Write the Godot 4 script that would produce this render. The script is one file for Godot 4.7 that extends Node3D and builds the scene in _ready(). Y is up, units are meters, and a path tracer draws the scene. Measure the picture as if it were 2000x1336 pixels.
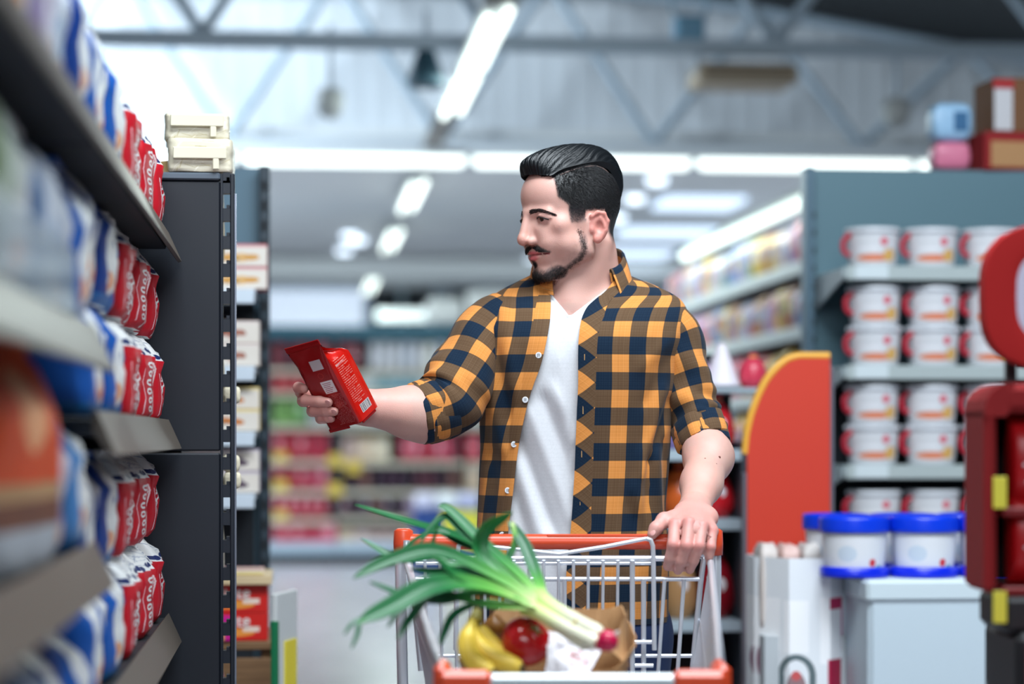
extends Node3D
# A shopper with a trolley in a supermarket aisle. World axes follow the aisle (it runs along -z);
# the camera stands at the origin, 1.21 m up, and is turned a little to the right of the aisle.

const YAW := 0.0940
const EYE := 1.21
const F := 4400.0

var rng := RandomNumberGenerator.new()
var cache := {}
var tex := {}

func _ready() -> void:
	rng.seed = 7
	set_stage()
	build_hall()
	build_left_shelving()
	build_end_unit()
	build_far_shelf()
	build_right_side()
	build_cart()
	build_groceries()
	build_man()
	build_held_pouch()

func set_stage() -> void:
	var cam := Camera3D.new()
	cam.name = "camera"
	add_child(cam)
	cam.position = Vector3(0, EYE, 0)
	cam.rotation = Vector3(0, -YAW, 0)
	var lens := CameraAttributesPhysical.new()
	lens.frustum_focal_length = 79.2
	lens.frustum_focus_distance = 4.06
	lens.exposure_aperture = 2.0
	lens.frustum_near = 0.05
	lens.frustum_far = 200.0
	cam.attributes = lens
	cam.keep_aspect = Camera3D.KEEP_HEIGHT
	cam.projection = Camera3D.PROJECTION_FRUSTUM
	cam.near = 0.05
	cam.far = 200.0
	cam.size = 0.05 * 1336.0 / F
	cam.frustum_offset = Vector2(0, 0.05 * 186.0 / F)
	cam.current = true
	var we := WorldEnvironment.new()
	we.name = "environment"
	var e := Environment.new()
	e.background_mode = Environment.BG_COLOR
	e.background_color = Color(0.55, 0.68, 0.8)
	e.tonemap_mode = Environment.TONE_MAPPER_LINEAR
	e.tonemap_exposure = 1.0
	e.sdfgi_enabled = true
	e.ssao_enabled = true
	e.ssil_enabled = true
	we.environment = e
	add_child(we)
	var tint := Color(0.93, 0.97, 1.0)
	# unseen area lights added: key over the aisle, fills left, right and behind camera
	area_light("key_light_over_aisle", Vector3(0.6, 4.3, -2.6), Vector3(0.35, 0, -3.9), Vector2(2.2, 1.4), 21.0, tint)
	area_light("fill_light_behind_camera", Vector3(-0.2, 3.6, 2.2), Vector3(0.3, 1.0, -4.0), Vector2(3.0, 1.6), 13.0, tint)  # unseen fill from the camera side
	area_light("added_fill_right", Vector3(2.3, 4.1, -3.0), Vector3(1.7, 0.9, -5.8), Vector2(2.0, 1.0), 8.0, tint)  # added fill that brightens the right-hand displays
	area_light("added_fill_left", Vector3(-3.6, 4.5, -13.9), Vector3(-0.9, 4.0, -17.3), Vector2(2.4, 0.8), 46.0, Color(0.88, 0.95, 1.0))  # added fill that brightens the left of the end wall

func area_light(called: String, at: Vector3, towards: Vector3, size: Vector2, energy: float, c: Color) -> AreaLight3D:
	var l := AreaLight3D.new()
	l.name = called
	l.area_size = size
	l.light_energy = energy
	l.light_color = c
	l.light_size = 0.2
	l.shadow_enabled = true
	l.area_range = 60.0
	add_child(l, true)
	var up := Vector3.UP if absf((towards - at).normalized().y) < 0.95 else Vector3.FORWARD
	l.look_at_from_position(at, towards, up)
	return l

# ---------------------------------------------------------------- places
func cam3(x: float, y: float, d: float) -> Vector3:          # right of, above the floor, in front of the camera
	return Vector3(x * cos(YAW) + d * sin(YAW), y, x * sin(YAW) - d * cos(YAW))

func px(x: float, y: float, d: float) -> Vector3:            # from sight lines measured in the photograph and a distance
	return cam3((x - 1000.0) / F * d, EYE + (854.0 - y) / F * d, d)

const ORDINAL := ["first", "second", "third", "fourth", "fifth", "sixth", "seventh", "eighth", "ninth", "tenth", "eleventh", "twelfth", "thirteenth", "fourteenth", "fifteenth", "sixteenth", "seventeenth", "eighteenth", "nineteenth", "twentieth", "twenty-first", "twenty-second", "twenty-third", "twenty-fourth", "twenty-fifth", "twenty-sixth", "twenty-seventh", "twenty-eighth", "twenty-ninth", "thirtieth", "thirty-first", "thirty-second", "thirty-third", "thirty-fourth", "thirty-fifth", "thirty-sixth"]

# ---------------------------------------------------------------- nodes
func root_at(called: String, at: Vector3, turn := 0.0) -> Node3D:
	var o := Node3D.new()
	o.name = called
	add_child(o, true)
	rename(o, called)
	o.position = at
	o.rotation.y = turn
	return o

func rename(o: Node, called: String) -> void:
	var n: int = cache.get("#" + called, 0)
	o.name = called if n == 0 else "%s_%03d" % [called, n]
	cache["#" + called] = n + 1

func tag(o: Node, label: String, category: String, group := "") -> Node:
	o.set_meta("label", label)
	o.set_meta("category", category)
	if group:
		o.set_meta("group", group)
	return o

func part(parent: Node, called: String, m: Mesh, material: Material, at := Vector3.ZERO, rot := Vector3.ZERO) -> MeshInstance3D:
	var o := MeshInstance3D.new()
	o.name = called
	o.mesh = m
	o.material_override = material
	parent.add_child(o, true)
	o.position = at
	o.rotation = rot
	return o

func single(called: String, m: Mesh, material: Material, at := Vector3.ZERO, rot := Vector3.ZERO) -> MeshInstance3D:
	var o := part(self, called, m, material, at, rot)
	rename(o, called)
	return o

func struct(called: String, m: Mesh, material: Material, at := Vector3.ZERO, label := "", category := "") -> MeshInstance3D:
	var o := single(called, m, material, at)
	o.set_meta("kind", "structure")
	if label:
		tag(o, label, category)
	return o

func copy(o: Node3D) -> Node3D:
	var c: Node3D = o.duplicate()
	var base := String(o.name).rstrip("0123456789").rstrip("_")
	add_child(c, true)
	rename(c, base)
	return c

# ---------------------------------------------------------------- materials
func mat(c: Color, rough := 0.6, metal := 0.0, key := "") -> StandardMaterial3D:
	var k := "%s|%.3f|%.3f|%s" % [c.to_html(), rough, metal, key]
	if not cache.has(k):
		var m := StandardMaterial3D.new()
		m.albedo_color = c
		m.roughness = rough
		m.metallic = metal
		m.resource_name = key if key else "paint"
		cache[k] = m
	return cache[k]

func rgb(r: float, g: float, b: float) -> Color:
	return Color(r / 255.0, g / 255.0, b / 255.0)

func vmat(rough := 0.5, key := "vc") -> StandardMaterial3D:    # vertex colours carry the surface colour
	if not cache.has("v" + key):
		var m := StandardMaterial3D.new()
		m.vertex_color_use_as_albedo = true
		m.roughness = rough
		m.resource_name = key
		cache["v" + key] = m
	return cache["v" + key]

func glow(c: Color, power: float) -> StandardMaterial3D:
	var k := "g%s%.2f" % [c.to_html(), power]
	if not cache.has(k):
		var m := StandardMaterial3D.new()
		m.albedo_color = c
		m.emission_enabled = true
		m.emission = c
		m.emission_energy_multiplier = power
		m.resource_name = "lamp glow"
		cache[k] = m
	return cache[k]

func tmat(im: Image, rough := 0.5, key := "print") -> StandardMaterial3D:
	var m := StandardMaterial3D.new()
	m.albedo_texture = ImageTexture.create_from_image(im)
	m.roughness = rough
	m.resource_name = key
	return m

# ---------------------------------------------------------------- painting flat print
func canvas(w: int, h: int, c: Color) -> Image:
	var im := Image.create(w, h, false, Image.FORMAT_RGB8)
	im.fill(c)
	return im

func dab(im: Image, x: float, y: float, rx: float, ry: float, c: Color) -> void:
	for j in range(maxi(0, int(y - ry)), mini(im.get_height(), int(y + ry) + 1)):
		for i in range(maxi(0, int(x - rx)), mini(im.get_width(), int(x + rx) + 1)):
			var u := (i + 0.5 - x) / maxf(rx, 0.5)
			var v := (j + 0.5 - y) / maxf(ry, 0.5)
			if u * u + v * v <= 1.0:
				im.set_pixel(i, j, c)

func stroke(im: Image, pts: Array, w: float, c: Color) -> void:
	for k in range(pts.size() - 1):
		var a: Vector2 = pts[k]
		var b: Vector2 = pts[k + 1]
		var n := int(a.distance_to(b) / maxf(0.7, w * 0.4)) + 1
		for q in range(n + 1):
			var p := a.lerp(b, float(q) / n)
			dab(im, p.x, p.y, w * 0.5, w * 0.5, c)

func rect(im: Image, x: float, y: float, w: float, h: float, c: Color) -> void:
	im.fill_rect(Rect2i(int(x), int(y), maxi(1, int(w)), maxi(1, int(h))), c)

func scribble(im: Image, x: float, y: float, w: float, h: float, c: Color, r: RandomNumberGenerator, thick := 1.0) -> void:   # print too small to read
	var q := x
	while q < x + w:
		var l := r.randf_range(1.0, 3.0) * thick
		if r.randf() < 0.84:
			rect(im, q, y + r.randf_range(0.0, h * 0.3), l, h * r.randf_range(0.5, 0.9), c)
		q += l + thick

# ---------------------------------------------------------------- geometry
class MB:
	var v := PackedVector3Array()
	var n := PackedVector3Array()
	var t := PackedVector2Array()
	var c := PackedColorArray()
	var ix := PackedInt32Array()
	var col := Color.WHITE
	var xf := Transform3D.IDENTITY

	func vert(p: Vector3, nn: Vector3, uv := Vector2.ZERO) -> int:
		v.append(xf * p)
		n.append((xf.basis * nn).normalized())
		t.append(uv)
		c.append(col)
		return v.size() - 1

	func tri(a: Vector3, b: Vector3, d: Vector3, ua := Vector2.ZERO, ub := Vector2(1, 0), ud := Vector2(1, 1)) -> void:   # counter-clockwise from outside
		var nn := (b - a).cross(d - a).normalized()
		var k := vert(a, nn, ua)
		vert(b, nn, ub)
		vert(d, nn, ud)
		ix.append_array(PackedInt32Array([k, k + 2, k + 1]))

	func quad(a: Vector3, b: Vector3, d: Vector3, e: Vector3, uv := Rect2(0, 0, 1, 1)) -> void:   # counter-clockwise from outside; a is the lower left
		var nn := (b - a).cross(e - a)
		if nn.length() < 1e-12:
			nn = (d - b).cross(e - b)
		nn = nn.normalized()
		var k := vert(a, nn, Vector2(uv.position.x, uv.end.y))
		vert(b, nn, uv.end)
		vert(d, nn, Vector2(uv.end.x, uv.position.y))
		vert(e, nn, uv.position)
		ix.append_array(PackedInt32Array([k, k + 2, k + 1, k, k + 3, k + 2]))

	func box(ctr: Vector3, s: Vector3, bev := 0.0) -> void:
		var h := s * 0.5
		var b := minf(bev, minf(h.x, minf(h.y, h.z)) * 0.9)
		var ax: Array[Vector3] = [Vector3.RIGHT, Vector3.UP, Vector3.BACK]
		for a in 3:
			for sg in [-1.0, 1.0]:
				var w: Vector3 = ax[a] * sg
				var u: Vector3 = [Vector3.BACK * -sg, Vector3.RIGHT, Vector3.RIGHT * sg][a]
				var q := w.cross(u)
				var hu := absf(u.dot(h)) - b
				var hq := absf(q.dot(h)) - b
				var o := ctr + w * absf(w.dot(h))
				quad(o - u * hu - q * hq, o + u * hu - q * hq, o + u * hu + q * hq, o - u * hu + q * hq)
		if b <= 0.0:
			return
		for a in 3:                                         # bevels along each axis
			var e := ax[a]
			var f := ax[(a + 1) % 3]
			var g := ax[(a + 2) % 3]
			for sf in [-1.0, 1.0]:
				for sg in [-1.0, 1.0]:
					var le := e * (absf(e.dot(h)) - b)
					var p1: Vector3 = ctr + f * sf * absf(f.dot(h)) + g * sg * (absf(g.dot(h)) - b)
					var p2: Vector3 = ctr + f * sf * (absf(f.dot(h)) - b) + g * sg * absf(g.dot(h))
					if _out(p1 - le, p1 + le, p2 + le, ctr):
						quad(p1 - le, p1 + le, p2 + le, p2 - le)
					else:
						quad(p1 + le, p1 - le, p2 - le, p2 + le)
		for sx in [-1.0, 1.0]:
			for sy in [-1.0, 1.0]:
				for sz in [-1.0, 1.0]:
					var a1: Vector3 = ctr + Vector3(sx * h.x, sy * (h.y - b), sz * (h.z - b))
					var a2: Vector3 = ctr + Vector3(sx * (h.x - b), sy * h.y, sz * (h.z - b))
					var a3: Vector3 = ctr + Vector3(sx * (h.x - b), sy * (h.y - b), sz * h.z)
					if sx * sy * sz > 0:
						tri(a1, a2, a3)
					else:
						tri(a1, a3, a2)

	func _out(a: Vector3, b: Vector3, d: Vector3, ctr: Vector3) -> bool:
		return (b - a).cross(d - a).dot(a - ctr) > 0.0

	# rows of points; normals point to (next row) x (next point), or the other way with flip
	func grid(rows: Array, loop_j := false, flip := false, uvs := [], loop_i := false, cols := []) -> void:
		var ni := rows.size()
		var nj: int = rows[0].size()
		var base := v.size()
		for i in ni:
			var r0: PackedVector3Array = rows[(i - 1 + ni) % ni] if i > 0 or loop_i else rows[i]
			var r1: PackedVector3Array = rows[(i + 1) % ni] if i < ni - 1 or loop_i else rows[i]
			var r: PackedVector3Array = rows[i]
			for j in (nj + 1 if loop_j else nj):
				var jj := j % nj
				var ja := (jj - 1 + nj) % nj if jj > 0 or loop_j else jj
				var jb := (jj + 1) % nj if jj < nj - 1 or loop_j else jj
				var di := r1[jj] - r0[jj]
				var dj := r[jb] - r[ja]
				if di.length() < 1e-9 or dj.length() < 1e-9:
					var rr: PackedVector3Array = rows[clampi(i + (1 if i == 0 else -1), 0, ni - 1)]
					if dj.length() < 1e-9:
						dj = rr[jb] - rr[ja]
					if di.length() < 1e-9:
						di = r[jj] - rr[jj]
				var nn := di.cross(dj)
				if flip:
					nn = -nn
				if nn.length() < 1e-14:
					nn = Vector3.UP
				if cols.size():
					col = cols[i][jj]
				vert(r[jj], nn.normalized(), uvs[i][j] if uvs.size() else Vector2(float(j) / maxf(1, nj - (0 if loop_j else 1)), float(i) / maxf(1, ni - 1)))
		var w := nj + 1 if loop_j else nj
		for i in (ni if loop_i else ni - 1):
			for j in w - 1:
				var a := base + i * w + j
				var d := base + ((i + 1) % ni) * w + j
				if flip:
					ix.append_array(PackedInt32Array([a, d + 1, a + 1, a, d, d + 1]))
				else:
					ix.append_array(PackedInt32Array([a, a + 1, d + 1, a, d + 1, d]))

	func fan(ring: PackedVector3Array, nn: Vector3) -> void:   # closes a flat, roughly convex ring
		var ctr := Vector3.ZERO
		for p in ring:
			ctr += p
		ctr /= ring.size()
		var k := vert(ctr, nn, Vector2(0.5, 0.5))
		for p in ring:
			vert(p, nn, Vector2(0.5, 0.5))
		var m := ring.size()
		for j in m:
			var b := ring[j] - ctr
			var d := ring[(j + 1) % m] - ctr
			if b.cross(d).dot(nn) > 0:
				ix.append_array(PackedInt32Array([k, k + 1 + (j + 1) % m, k + 1 + j]))
			else:
				ix.append_array(PackedInt32Array([k, k + 1 + j, k + 1 + (j + 1) % m]))

	func tube(path: Array, rad, sides := 8, caps := true, closed := false, squash := 1.0, up := Vector3.ZERO) -> void:
		var rows := []
		var np := path.size()
		var nrm := Vector3.ZERO
		for i in np:
			var a: Vector3 = path[(i - 1 + np) % np] if closed or i > 0 else path[i]
			var b: Vector3 = path[(i + 1) % np] if closed or i < np - 1 else path[i]
			var tg := (b - a).normalized()
			if up != Vector3.ZERO:
				nrm = up
			elif nrm == Vector3.ZERO:
				nrm = Vector3.UP if absf(tg.y) < 0.9 else Vector3.RIGHT
			nrm = (nrm - tg * nrm.dot(tg)).normalized()
			var bi := tg.cross(nrm)
			var r: float = rad[i] if rad is Array or rad is PackedFloat32Array else rad
			var ring := PackedVector3Array()
			for j in sides:
				var w := TAU * j / sides
				ring.append(path[i] + nrm * cos(w) * r * squash + bi * sin(w) * r)
			rows.append(ring)
		grid(rows, true, true, [], closed)
		if caps and not closed:
			fan(rows[0], (path[0] - path[1]).normalized())
			fan(rows[-1], (path[-1] - path[-2]).normalized())

	func lathe(prof: Array, sides := 24, squash := 1.0) -> void:   # (radius, height) pairs from the bottom up
		var rows := []
		for p in prof:
			var ring := PackedVector3Array()
			for j in sides:
				ring.append(Vector3(p.x * cos(TAU * j / sides), p.y, p.x * sin(TAU * j / sides) * squash))
			rows.append(ring)
		grid(rows, true)

	func prism(poly: PackedVector2Array, depth: float) -> void:    # an outline in x, y (counter-clockwise), from z = 0 to depth
		var idx := Geometry2D.triangulate_polygon(poly)
		for zz in [0.0, depth]:
			var k := v.size()
			for p in poly:
				vert(Vector3(p.x, p.y, zz), Vector3(0, 0, 1 if zz > 0 else -1), p)
			for q in range(0, idx.size(), 3):
				var a := poly[idx[q]]
				var b := poly[idx[q + 1]]
				var d := poly[idx[q + 2]]
				var ccw := (b - a).cross(d - a) > 0
				if ccw == (zz > 0):
					ix.append_array(PackedInt32Array([k + idx[q], k + idx[q + 2], k + idx[q + 1]]))
				else:
					ix.append_array(PackedInt32Array([k + idx[q], k + idx[q + 1], k + idx[q + 2]]))
		var m := poly.size()
		for j in m:
			var a := poly[j]
			var b := poly[(j + 1) % m]
			quad(Vector3(a.x, a.y, 0), Vector3(b.x, b.y, 0), Vector3(b.x, b.y, depth), Vector3(a.x, a.y, depth))

	func mesh() -> ArrayMesh:
		var arr := []
		arr.resize(Mesh.ARRAY_MAX)
		arr[Mesh.ARRAY_VERTEX] = v
		arr[Mesh.ARRAY_NORMAL] = n
		arr[Mesh.ARRAY_TEX_UV] = t
		arr[Mesh.ARRAY_COLOR] = c
		arr[Mesh.ARRAY_INDEX] = ix
		var m := ArrayMesh.new()
		m.add_surface_from_arrays(Mesh.PRIMITIVE_TRIANGLES, arr)
		return m

func box_mesh(s: Vector3, bev := 0.0, ctr := Vector3.ZERO) -> ArrayMesh:
	var k := "box%s%.4f%s" % [s, bev, ctr]
	if not cache.has(k):
		var b := MB.new()
		b.box(ctr, s, bev)
		cache[k] = b.mesh()
	return cache[k]

func smooth_path(pts: Array, per := 6) -> Array:
	var out := []
	for i in range(pts.size() - 1):
		var p0: Vector3 = pts[maxi(0, i - 1)]
		var p1: Vector3 = pts[i]
		var p2: Vector3 = pts[i + 1]
		var p3: Vector3 = pts[mini(pts.size() - 1, i + 2)]
		for q in per:
			out.append(p1.cubic_interpolate(p2, p0, p3, float(q) / per))
	out.append(pts[-1])
	return out

func curve(keys: Array, x: float) -> float:      # smooth interpolation through (x, y) keys
	var n := keys.size()
	if x <= keys[0].x:
		return keys[0].y
	if x >= keys[n - 1].x:
		return keys[n - 1].y
	var i := 0
	while keys[i + 1].x < x:
		i += 1
	var p1: Vector2 = keys[i]
	var p2: Vector2 = keys[i + 1]
	var w := (x - p1.x) / (p2.x - p1.x)
	var p0: Vector2 = keys[maxi(0, i - 1)]
	var p3: Vector2 = keys[mini(n - 1, i + 2)]
	var m1 := (p2.y - p0.y) / maxf(1e-6, p2.x - p0.x) * (p2.x - p1.x)
	var m2 := (p3.y - p1.y) / maxf(1e-6, p3.x - p1.x) * (p2.x - p1.x)
	var w2 := w * w
	var w3 := w2 * w
	return (2 * w3 - 3 * w2 + 1) * p1.y + (w3 - 2 * w2 + w) * m1 + (-2 * w3 + 3 * w2) * p2.y + (w3 - w2) * m2

func letters(text: String, size: float, depth: float, font := "Droid Sans", bold := true) -> TextMesh:
	var k := "txt%s%.4f%.4f%s" % [text, size, depth, font]
	if not cache.has(k):
		var f := SystemFont.new()
		f.font_names = PackedStringArray([font])
		f.font_weight = 700 if bold else 400
		var m := TextMesh.new()
		m.text = text
		m.font = f
		m.font_size = 64
		m.pixel_size = size / 64.0
		m.depth = depth
		m.curve_step = 4.0
		cache[k] = m
	return cache[k]

# ---------------------------------------------------------------- the hall
func roof_y(x: float) -> float:
	return 4.62 - 0.17 * (x - 3.19) if x > -4.0 else 5.84 + 0.17 * (x + 4.0)

func build_hall() -> void:
	var floor_m := mat(rgb(184, 182, 191), 0.25, 0.0, "polished floor")
	var n := FastNoiseLite.new()
	n.seed = 3
	n.frequency = 0.02
	var nt := NoiseTexture2D.new()
	nt.width = 256
	nt.height = 256
	nt.seamless = true
	nt.noise = n
	var ramp := Gradient.new()
	ramp.colors = PackedColorArray([Color(0.9, 0.9, 0.9), Color(1, 1, 1)])
	nt.color_ramp = ramp
	floor_m = floor_m.duplicate()
	floor_m.albedo_texture = nt
	floor_m.uv1_triplanar = true
	floor_m.uv1_world_triplanar = true
	floor_m.uv1_scale = Vector3(0.35, 0.35, 0.35)
	struct("floor", box_mesh(Vector3(26, 0.2, 44)), floor_m, Vector3(-2, -0.1, -14))
	var white := mat(rgb(224, 229, 234), 0.8, 0.0, "painted sheet")
	var grey := mat(rgb(222, 224, 224), 0.85, 0.0, "ceiling board")
	# ribbed end wall above the low hall beyond
	var b := MB.new()
	var x := -14.8
	while x < 10.8:
		b.box(Vector3(x + 0.09, 4.62, -0.021), Vector3(0.13, 2.4, 0.012), 0.004)
		x += 0.18
	b.box(Vector3(-2, 4.62, -0.08), Vector3(26, 2.4, 0.12))
	struct("wall_end", b.mesh(), white, Vector3(0, 0, -17.36))
	struct("trim_bulkhead", box_mesh(Vector3(26, 0.16, 0.5), 0.01), mat(rgb(198, 204, 210), 0.7), Vector3(-2, 3.345, -17.0))
	struct("ceiling_low", box_mesh(Vector3(26, 0.12, 17)), grey, Vector3(-2, 3.49, -25.6))
	struct("trim_beam", box_mesh(Vector3(26, 0.22, 0.3), 0.01), mat(rgb(225, 228, 226), 0.7), Vector3(-2, 3.25, -27.4))
	struct("wall_back", box_mesh(Vector3(26, 3.6, 0.2)), mat(rgb(196, 210, 222), 0.8), Vector3(-2, 1.75, -34.1))
	struct("wall_left", box_mesh(Vector3(0.2, 6.2, 44)), white, Vector3(-14.9, 3.1, -14))
	struct("wall_right", box_mesh(Vector3(0.2, 6.2, 44)), white, Vector3(10.9, 3.1, -14))
	struct("wall_front", box_mesh(Vector3(26, 6.2, 0.2)), white, Vector3(-2, 3.1, 7.9))
	# pitched roof, dark inside
	var dark := mat(rgb(40, 45, 49), 0.9, 0.0, "dark roof sheet")
	var r1 := MB.new()
	r1.box(Vector3(7.45, 0, 0), Vector3(15.2, 0.12, 25.6))
	var o := struct("ceiling_roof", r1.mesh(), dark, Vector3(-4.0, 5.9, -4.6))
	o.rotation.z = -atan(0.17)
	var r2 := MB.new()
	r2.box(Vector3(-5.5, 0, 0), Vector3(11.2, 0.12, 25.6))
	o = struct("ceiling_roof", r2.mesh(), dark, Vector3(-4.0, 5.9, -4.6))
	o.rotation.z = atan(0.17)
	# lattice trusses across the aisle
	var steel := mat(rgb(168, 186, 200), 0.5, 0.1, "painted steel")
	for k in 2:
		var z: float = [-12.5, -16.85][k]
		var t := root_at("roof_truss", Vector3(0, 0, z))
		t.set_meta("kind", "structure")
		part(t, "bottom_chord", box_mesh(Vector3(25, 0.085, 0.1), 0.008), steel, Vector3(-2, 3.4, 0))
		var nodes: Array = []
		var xx := -0.535 - 1.6 * 6
		var at := 0
		while xx < 9.8:
			var top := minf(4.64, roof_y(xx) - 0.12)
			nodes.append(Vector3(xx, 3.43 if at % 2 == 0 else top, 0))
			xx += 0.8
			at += 1
		var tops: Array = []
		for q in nodes.size():
			if q % 2 == 1:
				tops.append(nodes[q])
			if q < nodes.size() - 1:
				var w := MB.new()
				w.tube([nodes[q], nodes[q + 1]], 0.032, 8, true)
				part(t, "web_member", w.mesh(), steel)
		var ch := MB.new()
		for q in tops.size() - 1:
			ch.tube([tops[q], tops[q + 1]], 0.045, 6, true)
		part(t, "top_chord", ch.mesh(), steel)
		tag(t, ["grey steel lattice truss crossing the aisle, the nearer of the two", "grey steel lattice truss close in front of the end wall"][k], "truss")
	# the row of twin tube lamps above the aisle
	var spans := [[7.4, 9.0], [9.1, 10.75], [10.9, 12.75], [12.9, 14.45], [18.3, 20.6], [22.7, 25.0], [29.4, 32.4]]
	var names := ["", "", "nearest twin tube ceiling lamp in the slanting row above the aisle", "twin tube ceiling lamp just in front of the trusses' grey end bracket", "first ceiling lamp of the slanting row beyond the end wall", "second ceiling lamp of the slanting row beyond the end wall", "farthest and lowest looking ceiling lamp of the slanting row"]
	for k in spans.size():
		var a: float = spans[k][0]
		var z1: float = spans[k][1]
		if k < 2:
			continue
		lamp_unit(Vector3(0.97, 3.3, -(a + z1) * 0.5), z1 - a, names[k])
	var rail := MB.new()
	rail.box(Vector3.ZERO, Vector3(0.15, 0.014, 9.4), 0.004)
	tag(single("lamp_rail", rail.mesh(), mat(rgb(120, 118, 116), 0.5), Vector3(0.97, 3.350, -12.3)), "grey rail that carries the ceiling lamps under the trusses, its end bare", "lamp rail")
	# line of lamps along the bulkhead
	for k in 7:
		var at := Vector3(-2.95 + 1.68 * k, 3.255, -16.6)
		var l := root_at("strip_lamp", at)
		part(l, "housing", box_mesh(Vector3(1.66, 0.05, 0.14), 0.005), mat(rgb(215, 220, 222), 0.5), Vector3(0, 0.05, 0))
		part(l, "lamp_tube", box_mesh(Vector3(1.62, 0.1, 0.09), 0.03), glow(rgb(240, 250, 246), 2.0))
		tag(l, "white strip lamp in the level line under the end wall, %s" % ["far left behind the shelving", "above the dark side panel", "left of the man's hair", "right of the man's hair", "ending at the teal shelving", "hidden behind the teal shelving", "farthest right"][k], "lamp", "strip lamps under the end wall")
		if k % 2 == 0:
			area_light("strip_lamp_light", at + Vector3(0, -0.08, 0.06), at + Vector3(0, -2, 0.4), Vector2(1.5, 0.1), 3.0, Color(0.93, 1.0, 0.98))
	# downlights and flat panels in the low ceiling
	var dl := [[1283, 367, 19.3], [1240, 400, 20.8], [1335, 332, 18.2], [683, 470, 24.6], [672, 525, 26.6], [700, 462, 25.2], [957, 540, 30.3], [1205, 430, 22.6], [1042, 522, 28.0]]
	for q in dl:
		var p := px(q[0], q[1], q[2])
		var disc := MB.new()
		disc.lathe([Vector2(0.0, -0.02), Vector2(0.075, -0.02), Vector2(0.085, 0.0), Vector2(0.085, 0.03), Vector2(0, 0.03)], 20)
		tag(single("downlight", disc.mesh(), glow(rgb(225, 240, 255), 2.6), Vector3(p.x, 3.40, p.z)), "round white downlight in the low ceiling, %s" % ["right of the man's forehead, highest", "just right of the man's hair", "touching the strip lamp line", "left of the lamp row, middle", "left of the lamp row, lowest", "left of the lamp row, highest", "above the man's shoulder, left", "behind the man's ear", "hidden by the man's beard"][dl.find(q)], "downlight", "round downlights in the low ceiling")
	for q in [[1365, 400, 21.2, 0.75], [1300, 455, 24.3, 1.0], [1245, 530, 27.0, 0.8]]:
		var p := px(q[0], q[1], q[2])
		tag(single("ceiling_panel_lamp", box_mesh(Vector3(q[3], 0.04, 0.9), 0.01), glow(rgb(214, 232, 252), 1.3), Vector3(p.x, 3.405, p.z)), "flat pale lamp panel in the low ceiling, at sight line %s" % ["right of the man's hair", "level with his ear", "just above his shoulder"][int((q[1] - 390) / 60.0)], "lamp panel")
	for q in [-8.0, -2.6, 6.5]:
		area_light("low_hall_light", Vector3(q, 3.2, -22.0), Vector3(q + (1.2 if q < 0 else -1.0), 0, -22.4), Vector2(3.0, 3.0), 30.0, Color(0.9, 0.97, 1.0))
	# bright board and dark openings on the back wall
	tag(single("light_box_sign", box_mesh(Vector3(1.5, 0.56, 0.1), 0.01), glow(rgb(214, 228, 244), 0.8), Vector3(0.2, 3.12, -33.94)), "large pale lit panel high on the back wall left of the hand-held packet", "panel")
	for k in 3:
		var w := struct("window_%d" % (k + 1), box_mesh(Vector3(0.4, 0.6, 0.08), 0.01), mat(rgb(26, 34, 42), 0.4), px([752, 818, 910][k], 604, 33.8))
		part(w, "window_frame", box_mesh(Vector3(0.06, 0.62, 0.1), 0.01), mat(rgb(190, 215, 222), 0.5), Vector3(0.25, 0, 0.02))
	tag(single("wall_strip_lamp", box_mesh(Vector3(0.75, 0.16, 0.08), 0.02), glow(rgb(235, 250, 250), 1.3), px(786, 616, 32.6)), "short white lamp on the back wall above the far shelving", "lamp")
	for q in [[955, 598, 0.44, 0.34, "pale grey"], [868, 612, 0.36, 0.26, "off white"]]:
		tag(single("sack_pile", soft_box(Vector3(q[2], q[3], 0.4), 0.12, 5), mat(rgb(222, 224, 222), 0.7), px(q[0], 637, 21.8) + Vector3(0, 0.002, 0)), "%s bundle stacked on top of the far shelving" % q[4], "bundle")
	# what hangs from the trusses
	var heater := root_at("air_heater", px(1450, 152, 12.67))
	part(heater, "casing", box_mesh(Vector3(0.56, 0.11, 0.4), 0.02), mat(rgb(186, 170, 146), 0.5), Vector3(0, 0, 0))
	for k in 3:
		part(heater, "louvre", box_mesh(Vector3(0.5, 0.012, 0.03), 0.004), mat(rgb(110, 98, 82), 0.5), Vector3(0, -0.03 + k * 0.03, 0.205))
	for s in [-1, 1]:
		part(heater, "hanger", box_mesh(Vector3(0.02, 0.2, 0.02)), steel, Vector3(0.25 * s, 0.16, 0))
	tag(heater, "beige louvred air unit hanging under the nearer truss on the right", "air unit")
	var bx := root_at("junction_box", px(1345, 60, 12.66))
	part(bx, "body", box_mesh(Vector3(0.17, 0.16, 0.12), 0.02), mat(rgb(104, 156, 186), 0.5))
	part(bx, "cable_loop", ring_mesh(0.1, 0.008), mat(rgb(128, 170, 192), 0.4), Vector3(0.0, 0.14, 0.02))
	tag(bx, "light blue box resting on the nearer truss", "box")
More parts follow.
